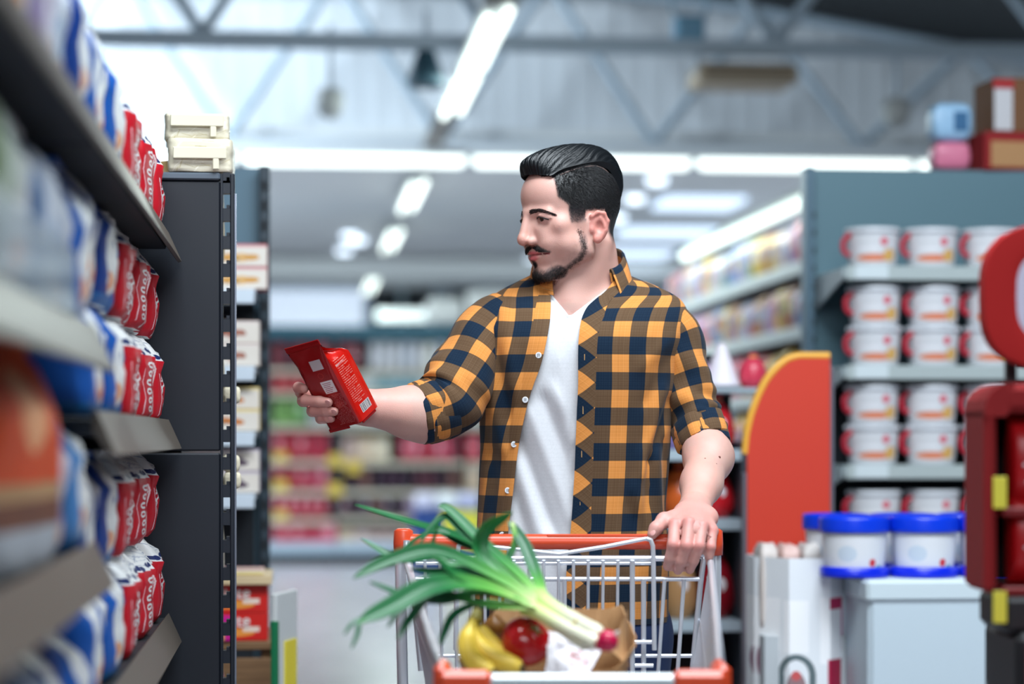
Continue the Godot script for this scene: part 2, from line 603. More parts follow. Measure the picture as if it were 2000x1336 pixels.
	for q in [[1752, 226, 12.76, "white wall camera hanging before the right part of the end wall", 0.08], [645, 208, 12.46, "pale spotlight hanging before the bright left part of the end wall", 0.075]]:
		var c := root_at("security_camera", px(q[0], q[1], q[2]))
		var cb := MB.new()
		cb.lathe([Vector2(0, -q[4]), Vector2(q[4] * 0.7, -q[4] * 0.7), Vector2(q[4], 0), Vector2(q[4], 0.08), Vector2(q[4] * 0.5, 0.1), Vector2(0, 0.1)], 16)
		part(c, "dome", cb.mesh(), mat(rgb(190, 195, 196), 0.4))
		part(c, "stem", box_mesh(Vector3(0.02, 3.4 - px(q[0], q[1], q[2]).y, 0.02)), steel, Vector3(0, (3.4 - px(q[0], q[1], q[2]).y) * 0.5 + 0.09, 0))
		tag(c, q[3], "camera")
	var spk := root_at("loudspeaker", px(832, 170, 12.5))
	var cone := MB.new()
	cone.lathe([Vector2(0.0, 0.0), Vector2(0.10, 0.0), Vector2(0.11, 0.03), Vector2(0.05, 0.20), Vector2(0, 0.21)], 16)
	part(spk, "horn", cone.mesh(), mat(rgb(52, 84, 100), 0.5))
	part(spk, "hanger", box_mesh(Vector3(0.02, 0.26, 0.02)), steel, Vector3(0, 0.30, 0))
	tag(spk, "dark horn loudspeaker hanging left of the ceiling lamp row", "loudspeaker")

func lamp_unit(at: Vector3, length: float, label: String) -> void:
	var l := root_at("tube_lamp", at)
	part(l, "housing", box_mesh(Vector3(0.16, 0.04, length), 0.008), mat(rgb(205, 210, 210), 0.5), Vector3(0, 0.022, 0))
	for s in [-1.0, 1.0]:
		var tb := MB.new()
		var sh: float = s * 0.06 * length
		tb.tube([Vector3(s * 0.044, -0.022, -length * 0.46 + sh), Vector3(s * 0.044, -0.022, length * 0.46 + sh)], 0.022, 10, true)
		part(l, "lamp_tube", tb.mesh(), glow(rgb(240, 252, 246), 2.6))
	for s in [-1.0, 1.0]:
		if at.z < -17.0:
			part(l, "hanger", box_mesh(Vector3(0.012, 0.09, 0.012)), mat(rgb(150, 160, 165), 0.4), Vector3(0, 0.085, s * length * 0.35))
	tag(l, label, "lamp")
	area_light("tube_lamp_light", at + Vector3(0, -0.07, 0), at + Vector3(0, -2, 0), Vector2(0.12, length), 4.0, Color(0.93, 1.0, 0.98))

func ring_mesh(r: float, w: float) -> ArrayMesh:
	var b := MB.new()
	var p := []
	for k in 20:
		p.append(Vector3(cos(TAU * k / 20) * r, sin(TAU * k / 20) * r, 0))
	b.tube(p, w, 6, false, true)
	return b.mesh()

# a stuffed, rounded block standing on its base: sacks, bundles
func soft_box(s: Vector3, pinch: float, sd: int) -> ArrayMesh:
	var key := "soft%s%.2f%d" % [s, pinch, sd]
	if cache.has(key):
		return cache[key]
	var n := FastNoiseLite.new()
	n.seed = sd
	n.frequency = 4.0 / maxf(s.x, s.y)
	var rows := []
	for i in 15:
		var w := float(i) / 14.0
		var ring := PackedVector3Array()
		var k := 1.0 - pinch * pow(absf(w - 0.5) * 2.0, 3.0)
		if i == 0 or i == 14:
			k *= 0.7
		for j in 28:
			var a := TAU * j / 28.0
			var e := 0.35
			var p := Vector3(signf(cos(a)) * pow(absf(cos(a)), e) * s.x * 0.5 * k, w * s.y, signf(sin(a)) * pow(absf(sin(a)), e) * s.z * 0.5 * k)
			p *= Vector3(1.0, 1.0, 1.0) * (1.0 + 0.05 * n.get_noise_3d(p.x, p.y, p.z))
			ring.append(p)
		rows.append(ring)
	var b := MB.new()
	b.grid(rows, true)
	b.fan(rows[0], Vector3.DOWN)
	b.fan(rows[14], Vector3.UP)
	cache[key] = b.mesh()
	return cache[key]

# ---------------------------------------------------------------- shelving on the left of the aisle
const RUN_X := -0.245

# a filled paper pouch with a crimped top; its front faces +x, its base stands at y = 0
func pouch_mesh(w: float, d: float, h: float, sd: int, top := 0.82) -> ArrayMesh:
	var key := "pouch%.3f%.3f%.3f%d%.2f" % [w, d, h, sd, top]
	if cache.has(key):
		return cache[key]
	var n := FastNoiseLite.new()
	n.seed = sd
	n.frequency = 14.0
	var rows := []
	var uvs := []
	var ks := [0.0, 0.02, 0.1, 0.25, 0.42, 0.58, 0.7, top, top + 0.07, 0.93, 0.96, 1.0]
	for i in ks.size():
		var y: float = ks[i]
		var dk: float = curve([Vector2(0, 0.8), Vector2(0.06, 0.96), Vector2(0.4, 1.0), Vector2(top - 0.12, 0.92), Vector2(top + 0.04, 0.5), Vector2(0.93, 0.16), Vector2(1, 0.1)], y)
		var wk: float = curve([Vector2(0, 0.92), Vector2(0.08, 1.0), Vector2(0.6, 1.0), Vector2(top, 0.93), Vector2(1, 0.9)], y)
		var ring := PackedVector3Array()
		var uv := PackedVector2Array()
		for j in 33:
			var a := TAU * (j % 32) / 32.0
			var e := 0.42
			var q := Vector3(signf(cos(a)) * pow(absf(cos(a)), e) * d * 0.5 * dk, y * h, signf(sin(a)) * pow(absf(sin(a)), e) * w * 0.5 * wk)
			q += Vector3(1, 0, 0.4) * n.get_noise_3d(q.x, q.y, q.z) * 0.012 * (0.6 + y)
			if j < 32:
				ring.append(q)
			uv.append(Vector2(0.5 - q.z / w * 0.98, 1.0 - y))
		rows.append(ring)
		uvs.append(uv)
	var b := MB.new()
	b.grid(rows, true, false, uvs)
	b.fan(rows[0], Vector3.DOWN)
	b.fan(rows[-1], Vector3.UP)
	cache[key] = b.mesh()
	return cache[key]

func pouch_prints() -> void:
	var r := RandomNumberGenerator.new()
	r.seed = 11
	var white := rgb(228, 230, 228)
	# red body, white crumpled top with blue marks, big white script running up the front
	for k in 2:
		var im := canvas(96, 192, rgb(186, 16, 34))
		rect(im, 0, 0, 96, 56, white)
		for q in 16:
			stroke(im, [Vector2(r.randf() * 96, r.randf() * 50), Vector2(r.randf() * 96, r.randf() * 50)], 1.0, rgb(140, 150, 170))
		for q in 5:
			dab(im, 8 + q * 20, 48 + 4 * sin(q * 2.0), 7, 5, rgb(28, 44, 96))
		var s := []
		for q in 60:
			var w := q / 59.0
			s.append(Vector2(50 + 17 * sin(w * 38.0) + 5 * sin(w * 9.0), 178 - w * 108 + 9 * cos(w * 38.0)))
		stroke(im, s, 5.0, white)
		stroke(im, [Vector2(76, 176), Vector2(82, 120), Vector2(74, 70)], 4.0, rgb(240, 210, 210))
		stroke(im, [Vector2(12, 176), Vector2(18, 140), Vector2(12, 84)], 3.0, rgb(230, 190, 195))
		tex["red%d" % k] = tmat(im, 0.42, "red printed paper")
	for k in 3:
		var blue: Color = [rgb(20, 86, 170), rgb(14, 58, 136), rgb(70, 130, 190)][k]
		var im := canvas(96, 192, blue)
		rect(im, 22, 0, 52, 150, white)
		dab(im, 48, 150, 27, 22, white)
		dab(im, 52, 146, 13, 16, rgb(232, 150, 84))
		dab(im, 38, 158, 9, 12, rgb(222, 128, 62))
		rect(im, 0, 172, 96, 20, rgb(22, 110, 178))
		for q in 14:
			stroke(im, [Vector2(26 + r.randf() * 44, 10 + r.randf() * 100), Vector2(26 + r.randf() * 44, 10 + r.randf() * 100)], 1.2, rgb(176, 186, 204))
		tex["blue%d" % k] = tmat(im, 0.42, "blue printed paper")
	var im2 := canvas(96, 192, rgb(214, 74, 14))
	rect(im2, 0, 118, 96, 34, rgb(182, 142, 98))
	rect(im2, 0, 150, 96, 42, rgb(176, 182, 188))
	rect(im2, 8, 132, 80, 22, rgb(112, 66, 46))
	dab(im2, 48, 60, 14, 34, rgb(240, 170, 120))
	tex["orange"] = tmat(im2, 0.6, "orange foil")
	for k in 3:
		var im3 := canvas(96, 192, [rgb(196, 204, 216), rgb(176, 190, 176), rgb(206, 202, 214)][k])
		rect(im3, 0, 0, 14, 192, [rgb(126, 150, 184), rgb(104, 128, 72), rgb(150, 134, 170)][k])
		dab(im3, 56, 120, 22, 30, [rgb(150, 174, 200), rgb(120, 140, 84), rgb(150, 130, 170)][k])
		dab(im3, 60, 160, 14, 14, rgb(216, 170, 150))
		rect(im3, 30, 20, 50, 24, [rgb(90, 120, 160), rgb(140, 160, 120), rgb(96, 84, 120)][k])
		tex["pale%d" % k] = tmat(im3, 0.45, "pale printed paper")

func bag(kind: String, w: float, h: float, z: float, y: float, label: String, group: String, lean := 0.0, sd := 1, back := 0.0) -> void:
	var key := "bag_%s%.2f%.2f%d" % [kind, w, h, sd]
	var o: Node3D
	if cache.has(key):
		o = copy(cache[key])
	else:
		o = root_at("paper_pouch", Vector3.ZERO)
		part(o, "pouch_body", pouch_mesh(w, 0.1, h, sd), tex[kind])
		var cr := MB.new()
		cr.box(Vector3(0, h * 0.985, 0), Vector3(0.014, h * 0.05, w * 0.9), 0.002)
		part(o, "crimped_seal", cr.mesh(), mat(rgb(212, 214, 212) if kind.begins_with("red") or kind.begins_with("pale") else rgb(40, 90, 160) if kind.begins_with("blue") else rgb(180, 60, 16), 0.5))
		cache[key] = o
	o.position = Vector3(RUN_X - 0.058 - back, y, z)
	o.rotation = Vector3(0, (hash(z * 7.1) % 100 - 50) * 0.0016, lean)
	tag(o, label, "pouch", group)

func shelf_part(t: Node3D, y: float, z0: float, z1: float, depth: float, rail_c: Color) -> void:
	var l := z1 - z0
	var s := part(t, "shelf", box_mesh(Vector3(depth, 0.022, l), 0.002), mat(rgb(34, 38, 42), 0.6, 0.0), Vector3(RUN_X - depth * 0.5 - 0.004, y - 0.012, (z0 + z1) * 0.5))
	var rl := MB.new()                                             # tilted price rail with a lip above and below
	var prof: Array[Vector2] = [Vector2(0.0, 0.004), Vector2(0.004, 0.008), Vector2(0.024, -0.036), Vector2(0.028, -0.046), Vector2(0.022, -0.048), Vector2(0.014, -0.038), Vector2(0.0, -0.018)]
	var poly := PackedVector2Array(prof)
	poly.reverse()
	rl.prism(poly, l)
	var r := part(s, "price_rail", rl.mesh(), mat(rail_c, 0.38, 0.25, "rail"), Vector3(depth * 0.5 + 0.001, 0.012, -l * 0.5))
	r.set_meta("label", "tilted taupe price rail")

func build_left_shelving() -> void:
	pouch_prints()
	var taupe := rgb(106, 97, 87)
	var bays := [[-4.262, -2.745, [1.585, 1.235, 0.873, 0.51, 0.14], "left gondola bay of red and blue pouches ending at the dark side panel"], [-2.735, -1.25, [1.585, 1.335, 1.078, 0.79, 0.45, 0.14], "nearest left gondola bay, blurred, with an orange bag on a middle shelf"]]
	for k in 2:
		var q: Array = bays[k]
		var t := root_at("shelving_bay", Vector3.ZERO)
		var z0: float = q[0]
		var z1: float = q[1]
		part(t, "back_panel", box_mesh(Vector3(0.03, 1.9, z1 - z0)), mat(rgb(44, 50, 56), 0.6), Vector3(RUN_X - 0.44, 0.95, (z0 + z1) * 0.5))
		for z in [z0 + 0.015, z1 - 0.015]:
			part(t, "upright", box_mesh(Vector3(0.06, 1.9, 0.028), 0.003), mat(rgb(30, 36, 42), 0.5), Vector3(RUN_X - 0.40, 0.95, z))
		for y in q[2]:
			shelf_part(t, y, z0 + 0.002, z1 - 0.002, 0.41, taupe)
		part(t, "plinth", box_mesh(Vector3(0.4, 0.1, z1 - z0)), mat(rgb(30, 34, 38), 0.6), Vector3(RUN_X - 0.22, 0.05, (z0 + z1) * 0.5))
		tag(t, q[3], "shelving")
	# the far bay: red pouches by the panel, then blue and white ones; two high on the lower shelves
	var rows := [[1.588, "on the top shelf", 1], [1.238, "on the second shelf", 2], [0.876, "on the third shelf", 2], [0.513, "on the fourth shelf", 1]]
	for r in rows:
		for up in r[2]:
			var h: float = 0.165 if r[2] == 1 else 0.158
			for k in 9:
				var z := -4.17 + 0.165 * k
				var red := k < 5
				var kind: String = "red%d" % (k % 2) if red else "blue%d" % ((k + up) % 2)
				var lab := "%s pouch %s%s, %s from the panel" % ["red and white" if red else "blue and white", r[1], "" if r[2] == 1 else [", lower layer", ", upper layer"][up], ORDINAL[k]]
				bag(kind, 0.155, h, z, r[0] + up * (h - 0.001), lab, "%s pouches %s %d" % ["red" if red else "blue", r[1], up], -0.05 - 0.03 * up, k % 3, 0.01 * (k % 2) + 0.012 * up)
	# the near bay
	var lots := [
		[1.588, 0.16, [["blue1", -2.66, "dark blue pouch standing tallest on the near top shelf"], ["pale0", -2.49], ["pale2", -2.32], ["blue2", -2.15], ["pale0", -1.98], ["pale0", -1.81], ["pale2", -1.64], ["pale0", -1.47]], "on the near top shelf"],
		[1.338, 0.19, [["blue0", -2.66], ["pale0", -2.49], ["pale0", -2.32], ["blue2", -2.15], ["pale1", -1.98], ["pale1", -1.81], ["pale2", -1.64], ["pale1", -1.47]], "on the near second shelf"],
		[1.081, 0.155, [["blue2", -2.66], ["pale2", -2.49]], "beside the orange bag on the near third shelf"],
		[0.793, 0.2, [["blue0", -2.66], ["blue1", -2.49], ["pale0", -2.32]], "on the near fourth shelf"],
	]
	for l in lots:
		var i := 0
		for q in l[2]:
			var nm: String = {"blue0": "blue and white", "blue1": "dark blue and white", "blue2": "light blue and white", "pale0": "pale blue-grey", "pale1": "pale green", "pale2": "pale lilac"}[q[0]]
			bag(q[0], 0.16, l[1] * (1.12 if q.size() > 2 else 1.0), q[1], l[0], q[2] if q.size() > 2 else "%s pouch %s, %s from its far end" % [nm, l[3].replace("beside the orange bag ", ""), ORDINAL[i]], "" if q.size() > 2 else "%s pouches %s" % [nm, l[3]], -0.05, i % 3, 0.012 * (i % 2))
			i += 1
	for q in [[1.081, 0.225, -2.17, "large orange bag with a tan lower half on the near third shelf"], [0.793, 0.2, -1.95, "large orange bag low on the near fourth shelf"]]:
		bag("orange", 0.40, q[1], q[2], q[0], q[3], "", -0.03, 7)
	# clear acrylic fence along the near second shelf
	var pane := StandardMaterial3D.new()
	pane.albedo_color = Color(0.8, 0.9, 0.95, 0.12)
	pane.transparency = BaseMaterial3D.TRANSPARENCY_ALPHA
	pane.roughness = 0.08
	pane.resource_name = "clear acrylic"
	tag(single("acrylic_fence", box_mesh(Vector3(0.004, 0.07, 1.1), 0.001), pane, Vector3(RUN_X + 0.004, 1.375, -1.9)), "clear acrylic strip along the front of the near second shelf", "fence")
	# crumpled beige paper pack beyond the top shelf
	tag(single("paper_pack", soft_box(Vector3(0.1, 0.2, 0.16), 0.1, 9), mat(rgb(205, 198, 178), 0.6), Vector3(RUN_X - 0.16, 1.588, -4.185)), "small beige paper pack peeking out behind the top red pouches", "pack")

func build_end_unit() -> void:
	# dark side panel facing the camera, with a slotted post at its aisle edge
	var t := root_at("side_panel", Vector3(-0.122, 0, -4.285))
	var dark := mat(rgb(22, 27, 36), 0.5, 0.0, "powder coat")
	part(t, "upper_panel", box_mesh(Vector3(0.60, 0.51, 0.028), 0.003), dark, Vector3(-0.027 - 0.30, 1.694 - 0.255, -0.014))
	part(t, "lower_panel", box_mesh(Vector3(0.60, 1.178, 0.028), 0.003), dark, Vector3(-0.027 - 0.30, 0.591, -0.014))
	part(t, "top_cap", box_mesh(Vector3(0.604, 0.014, 0.05), 0.003), mat(rgb(84, 94, 106), 0.4, 0.15), Vector3(-0.027 - 0.302, 1.702, -0.02))
	var post := MB.new()                                            # front web of the post, pierced by slots
	var y := 0.0
	var pitch := 0.0522
	post.box(Vector3(-0.0245, 0.854, -0.014), Vector3(0.005, 1.708, 0.03), 0.001)
	post.box(Vector3(-0.0045, 0.854, -0.014), Vector3(0.009, 1.708, 0.03), 0.002)
	while y < 1.68:
		post.box(Vector3(-0.0155, y + 0.012, -0.012), Vector3(0.0135, 0.024, 0.024))
		post.box(Vector3(-0.0125, y + 0.027, -0.012), Vector3(0.006, 0.007, 0.024))
		y += pitch
	post.box(Vector3(-0.0155, 1.70, -0.012), Vector3(0.0135, 0.02, 0.024))
	part(t, "slotted_post", post.mesh(), mat(rgb(24, 30, 40), 0.45, 0.0, "powder coat"))
	part(t, "edge_strip", box_mesh(Vector3(0.003, 1.66, 0.012)), mat(rgb(150, 156, 170), 0.25, 0.6), Vector3(0.0015, 0.84, -0.006))
	tag(t, "dark grey steel side panel with a slotted post, ending the left shelving", "panel")
	# the shelves behind it, seen only through the slots and past the edge
	var s := root_at("hidden_shelving", Vector3(-0.5, 0, -4.7))
	part(s, "back_panel", box_mesh(Vector3(0.03, 1.7, 0.7)), dark, Vector3(-0.3, 0.85, 0))
	var lv := [0.2, 0.53, 0.86, 1.19, 1.49]
	for q in lv:
		part(s, "shelf", box_mesh(Vector3(0.55, 0.02, 0.7)), mat(rgb(90, 96, 102), 0.5), Vector3(0, q, 0))
	tag(s, "dark shelving behind the slotted post", "shelving")
	var cols: Array[Color] = [rgb(216, 206, 180), rgb(200, 50, 60), rgb(214, 204, 184), rgb(220, 214, 200), rgb(190, 160, 110)]
	for i in lv.size():
		for k in 2:
			var c: Color = [cols[(i + 3) % 5], rgb(214, 120, 150), cols[2], cols[0], cols[4]][i]
			tag(single("wrapped_pack", soft_box(Vector3(0.20, 0.24, 0.2), 0.08, i + k * 7), mat(c, 0.5), Vector3(-0.25 - (0.01 if k else 0.0), lv[i] + 0.011, -4.48 - 0.24 * k)), "%s pack glimpsed through the post's slots, %s shelf from the floor, %s" % [["white", "pink", "beige", "cream", "tan"][i], ["first", "second", "third", "fourth", "fifth"][i], ["nearer", "farther"][k]], "pack", "packs behind the post %d" % i)
	for q in [[465, 772, 0.016], [464, 905, 0.017], [466, 938, 0.02]]:
		var p := px(q[0], q[1], 4.36)
		tag(single("paper_knot", soft_box(Vector3(0.034, 0.034, 0.03), 0.3, int(q[1])), mat(rgb(226, 216, 190), 0.6), p + Vector3(-0.012, -0.017, 0)), "crumpled cream paper end sticking out past the post%s" % {772: ", highest", 905: ", middle", 938: ", lowest"}[int(q[1])], "paper")
	# two cream wrapped packs on top
	var im := canvas(128, 96, rgb(214, 206, 184))
	var r := RandomNumberGenerator.new()
	r.seed = 5
	for q in 26:
		var a := Vector2(r.randf() * 128, r.randf() * 96)
		stroke(im, [a, a + Vector2(r.randf_range(-30, 30), r.randf_range(-26, 26))], r.randf_range(1, 3), [rgb(236, 230, 214), rgb(190, 178, 140), rgb(226, 220, 202)][q % 3])
	var pm := tmat(im, 0.35, "cream cellophane")
	for k in 2:
		var o := root_at("cellophane_pack", Vector3(-0.187 - 0.008 * k, 1.709 + 0.062 * k, -4.36 - 0.01 * k), 0.03 * k)
		part(o, "pack_body", crumple(Vector3(0.13, 0.066 - 0.014 * k, 0.17), 21 + k), pm)
		var fl := MB.new()
		fl.box(Vector3(0.0, 0.036, 0.087), Vector3(0.10, 0.022, 0.004), 0.0015)
		fl.box(Vector3(0.03, 0.02, 0.0865), Vector3(0.012, 0.03, 0.004), 0.0015)
		part(o, "folded_flap", fl.mesh(), mat(rgb(222, 214, 190), 0.35))
		tag(o, ["lower crumpled cream cellophane pack on top of the dark side panel", "upper crumpled cream cellophane pack on top of the dark side panel"][k], "pack")
	build_cookie_unit()

func crumple(s: Vector3, sd: int) -> ArrayMesh:
	var n := FastNoiseLite.new()
	n.seed = sd
	n.noise_type = FastNoiseLite.TYPE_CELLULAR
	n.frequency = 22.0
	var rows := []
	var uvs := []
	for i in 17:
		var w := float(i) / 16.0
		var ring := PackedVector3Array()
		var uv := PackedVector2Array()
		for j in 49:
			var a := TAU * (j % 48) / 48.0
			var k := 0.97 if i == 0 or i == 16 else 1.0
			var p := Vector3(signf(cos(a)) * pow(absf(cos(a)), 0.22) * s.x * 0.5 * k, w * s.y, signf(sin(a)) * pow(absf(sin(a)), 0.22) * s.z * 0.5 * k)
			var d := n.get_noise_3d(p.x, p.y * 1.4, p.z) * 0.011
			p += Vector3(p.x, (w - 0.5) * s.y, p.z).normalized() * d
			if j < 48:
				ring.append(p)
			uv.append(Vector2(p.x / s.x + 0.5 + p.z, 1.0 - w))
		rows.append(ring)
		uvs.append(uv)
	var b := MB.new()
	b.grid(rows, true, false, uvs)
	b.fan(rows[0], Vector3.DOWN)
	b.fan(rows[16], Vector3.UP)
	return b.mesh()

func build_cookie_unit() -> void:
	var t := root_at("cookie_shelving", Vector3(0, 0, 0))
	var xr := -0.082                                                 # aisle edge
	part(t, "back_panel", box_mesh(Vector3(0.62, 1.92, 0.03)), mat(rgb(84, 112, 128), 0.5, 0.1, "teal panel"), Vector3(xr - 0.33, 0.98, -6.15))
	part(t, "lower_back_panel", box_mesh(Vector3(0.58, 1.56, 0.01)), mat(rgb(24, 30, 38), 0.6), Vector3(xr - 0.33, 0.8, -6.125))
	var post := MB.new()
	post.box(Vector3(0, 0.97, 0), Vector3(0.028, 1.94, 0.05), 0.003)
	part(t, "upright", post.mesh(), mat(rgb(44, 58, 68), 0.5, 0.1), Vector3(xr - 0.012, 0, -6.11))
	for k in 34:
		part(t, "slot", box_mesh(Vector3(0.012, 0.026, 0.004)), mat(rgb(12, 16, 20), 0.8), Vector3(xr - 0.012, 0.12 + k * 0.0535, -6.084))
	var lv := [1.588, 1.392, 1.226, 1.068]
	var r := RandomNumberGenerator.new()
	r.seed = 3
	for i in 4:
		var s := part(t, "shelf", box_mesh(Vector3(0.58, 0.016, 0.34), 0.002), mat(rgb(190, 198, 206), 0.4), Vector3(xr - 0.32, lv[i] - 0.009, -5.93))
		part(s, "price_rail", box_mesh(Vector3(0.575, 0.036, 0.006), 0.002), mat(rgb(204, 216, 228), 0.3), Vector3(0, -0.012, 0.174))
	part(t, "plinth", box_mesh(Vector3(0.6, 0.12, 0.4)), mat(rgb(30, 34, 40), 0.6), Vector3(xr - 0.32, 0.06, -5.95))
	tag(t, "teal backed end shelving holding cookie boxes, behind the dark side panel", "shelving")
	for i in 4:
		var side: Color = [rgb(168, 44, 52), rgb(196, 170, 160), rgb(214, 178, 70), rgb(150, 130, 150)][i]
		var im := canvas(160, 64, rgb(224, 216, 206))
		rect(im, 0, 0, 160, 7, side.lightened(0.5))
		for q in 5:
			var c: Color = [rgb(206, 150, 70), rgb(150, 82, 62), rgb(198, 120, 62), rgb(84, 66, 84)][i]
			dab(im, 98 + r.randf_range(-26, 34), 38 + r.randf_range(-9, 9), 15, 9, c)
			dab(im, 98 + r.randf_range(-26, 34), 38 + r.randf_range(-9, 9), 8, 5, c.lightened(0.25))
			dab(im, 98 + r.randf_range(-20, 26), 40 + r.randf_range(-7, 7), 6, 3, c.darkened(0.35))
		scribble(im, 8, 12, 60, 8, rgb(120, 40, 50), r, 2)
		scribble(im, 8, 26, 40, 5, rgb(120, 90, 90), r, 1)
		var fm := tmat(im, 0.4, "cookie box print")
		var h: float = [0.058, 0.058, 0.056, 0.056][i]
		for col in 2:
			for up in 2:
				var o := root_at("cookie_box", Vector3(xr - 0.115 + (0.005 if i == 0 else -0.015) - 0.24 * col, lv[i] + h * up, -5.85 - 0.004 * up))
				part(o, "carton", box_mesh(Vector3(0.22, h - 0.001, 0.13), 0.001, Vector3(0, h * 0.5, 0)), mat(side, 0.45))
				var f := MB.new()
				f.quad(Vector3(-0.109, 0.001, 0.0655), Vector3(0.109, 0.001, 0.0655), Vector3(0.109, h - 0.002, 0.0655), Vector3(-0.109, h - 0.002, 0.0655))
				part(o, "front_print", f.mesh(), fm)
				tag(o, "cookie box with %s picture, %s layer, %s shelf%s" % [["golden cookie", "brown cookie", "orange cookie", "dark cookie"][i], ["lower", "upper"][up], ["top", "second", "third", "fourth"][i], ["", ", behind the post"][col]], "box", "cookie boxes %d %d" % [i, up])
	# red chocolate boxes on a wooden crate, a white round table end and a leaning board below
	var red := mat(rgb(200, 34, 30), 0.4)
	var crate := root_at("wooden_crate", Vector3(-0.26, 0, -5.52))
	var wood := wood_mat()
	for k in 7:
		part(crate, "slat", box_mesh(Vector3(0.4, 0.078, 0.014), 0.003), wood, Vector3(0, 0.10 + k * 0.092, 0.19 + 0.001 * (k % 2)))
		part(crate, "slat", box_mesh(Vector3(0.014, 0.078, 0.36), 0.003), wood, Vector3(0.2, 0.10 + k * 0.092, 0))
	part(crate, "slat", box_mesh(Vector3(0.42, 0.02, 0.4), 0.003), wood, Vector3(0, 0.72, 0))
	for q in [[-0.185, 0.17], [0.185, 0.17], [-0.185, -0.17], [0.185, -0.17]]:
		part(crate, "corner_post", box_mesh(Vector3(0.03, 0.71, 0.03), 0.003), wood, Vector3(q[0], 0.355, q[1]))
	tag(crate, "brown wooden slatted crate carrying the red chocolate boxes", "crate")
	for k in 3:
		var im := canvas(200, 70, rgb(206, 34, 28))
		dab(im, 150, 50, 34, 12, rgb(232, 150, 60))
		rect(im, 168, 34, 22, 14, rgb(236, 214, 200))
		var bh := 0.066
		var o := root_at("chocolate_box", Vector3(-0.255, 0.731 + bh * k, -5.45))
		if k < 2:
			part(o, "carton", box_mesh(Vector3(0.36, bh - 0.001, 0.22), 0.001, Vector3(0, bh * 0.5, 0)), red)
			var f := MB.new()
			f.quad(Vector3(-0.179, 0.001, 0.1105), Vector3(0.179, 0.001, 0.1105), Vector3(0.179, bh - 0.002, 0.1105), Vector3(-0.179, bh - 0.002, 0.1105))
			part(o, "front_print", f.mesh(), tmat(im, 0.4))
			var w := letters("čikolate", 0.034, 0.001, "Droid Sans")
			part(o, "lettering", w, mat(rgb(240, 226, 220), 0.4), Vector3(0.075, bh * 0.62, 0.1125), Vector3(0, 0, 0.09))
			tag(o, ["lower red chocolate box with white lettering on the wooden crate", "upper red chocolate box with white lettering on the wooden crate"][k], "box")
		else:
			part(o, "tray", box_mesh(Vector3(0.37, 0.022, 0.26), 0.002, Vector3(0.005, 0.011, 0.0)), mat(rgb(214, 190, 150), 0.5))
			for c in 5:
				part(o, "wrapper", box_mesh(Vector3(0.34, 0.006, 0.04), 0.002), mat([rgb(222, 170, 180), rgb(226, 214, 170), rgb(214, 140, 160), rgb(226, 220, 206), rgb(226, 206, 140)][c], 0.35), Vector3(0, 0.026, -0.1 + c * 0.05))
			tag(o, "shallow open tray of pastel wrapped bars on the red boxes", "tray")
	var mg := root_at("small_chocolate_box", Vector3(-0.268, 0.733, -5.325))
	part(mg, "carton", box_mesh(Vector3(0.22, 0.058, 0.02), 0.001, Vector3(0, 0.029, 0)), mat(rgb(206, 22, 142), 0.4))
	var im3 := canvas(120, 48, rgb(206, 22, 142))
	for y in 30:
		rect(im3, 0 + (30 - y) * 2.2, 48 - 30 + y, 112 - (30 - y) * 2.2, 1, rgb(222, 180, 84))
	dab(im3, 36, 26, 18, 12, rgb(96, 44, 40))
	dab(im3, 52, 24, 10, 7, rgb(186, 110, 60))
	dab(im3, 92, 36, 8, 6, rgb(60, 40, 30))
	var f3 := MB.new()
	f3.quad(Vector3(-0.109, 0.001, 0.0105), Vector3(0.109, 0.001, 0.0105), Vector3(0.109, 0.057, 0.0105), Vector3(-0.109, 0.057, 0.0105))
	part(mg, "front_print", f3.mesh(), tmat(im3, 0.4))
	tag(mg, "small magenta and yellow chocolate box leaning before the red ones", "box")
	var rd := MB.new()
	var poly := PackedVector2Array()
	for k in 17:
		poly.append(Vector2(cos(PI * 0.5 * k / 16.0) * 0.19, sin(PI * 0.5 * k / 16.0) * 0.19 + 0.48))
	poly.append(Vector2(-0.25, 0.67))
	poly.append(Vector2(-0.25, 0.0))
	poly.append(Vector2(0.19, 0.0))
	rd.prism(poly, 0.03)
	tag(single("rounded_board", rd.mesh(), mat(rgb(196, 212, 216), 0.4), Vector3(-0.302, 0, -5.2)), "white round cornered board standing before the wooden crate", "board")
	var bd := root_at("leaning_board", px(556, 1336, 5.1) * Vector3(1, 0, 1) + Vector3(0.0, 0, 0), 1.28)
	part(bd, "board", box_mesh(Vector3(0.16, 0.86, 0.012), 0.002, Vector3(0, 0.43, 0)), mat(rgb(204, 208, 208), 0.5), Vector3.ZERO, Vector3(0, 0, 0))
	part(bd, "yellow_label", box_mesh(Vector3(0.09, 0.3, 0.003), 0.0005), mat(rgb(226, 208, 60), 0.5), Vector3(0.02, 0.60, 0.0078))
	part(bd, "green_edge", box_mesh(Vector3(0.02, 0.6, 0.014), 0.002), mat(rgb(12, 112, 70), 0.5), Vector3(-0.075, 0.5, 0.0))
	tag(bd, "narrow white board with a yellow label and green edge by the aisle", "board")

func wood_mat() -> StandardMaterial3D:
	if not tex.has("wood"):
		var n := FastNoiseLite.new()
		n.seed = 2
		n.frequency = 0.02
		var im := canvas(128, 128, Color.WHITE)
		for j in 128:
			for i in 128:
				var g := 0.5 + 0.5 * n.get_noise_2d(i * 0.6, j * 9.0)
				im.set_pixel(i, j, rgb(104, 74, 48).lerp(rgb(142, 108, 74), g))
		var m := tmat(im, 0.7, "wood")
		m.uv1_triplanar = true
		m.uv1_scale = Vector3(3, 3, 3)
		tex["wood"] = m
	return tex["wood"]

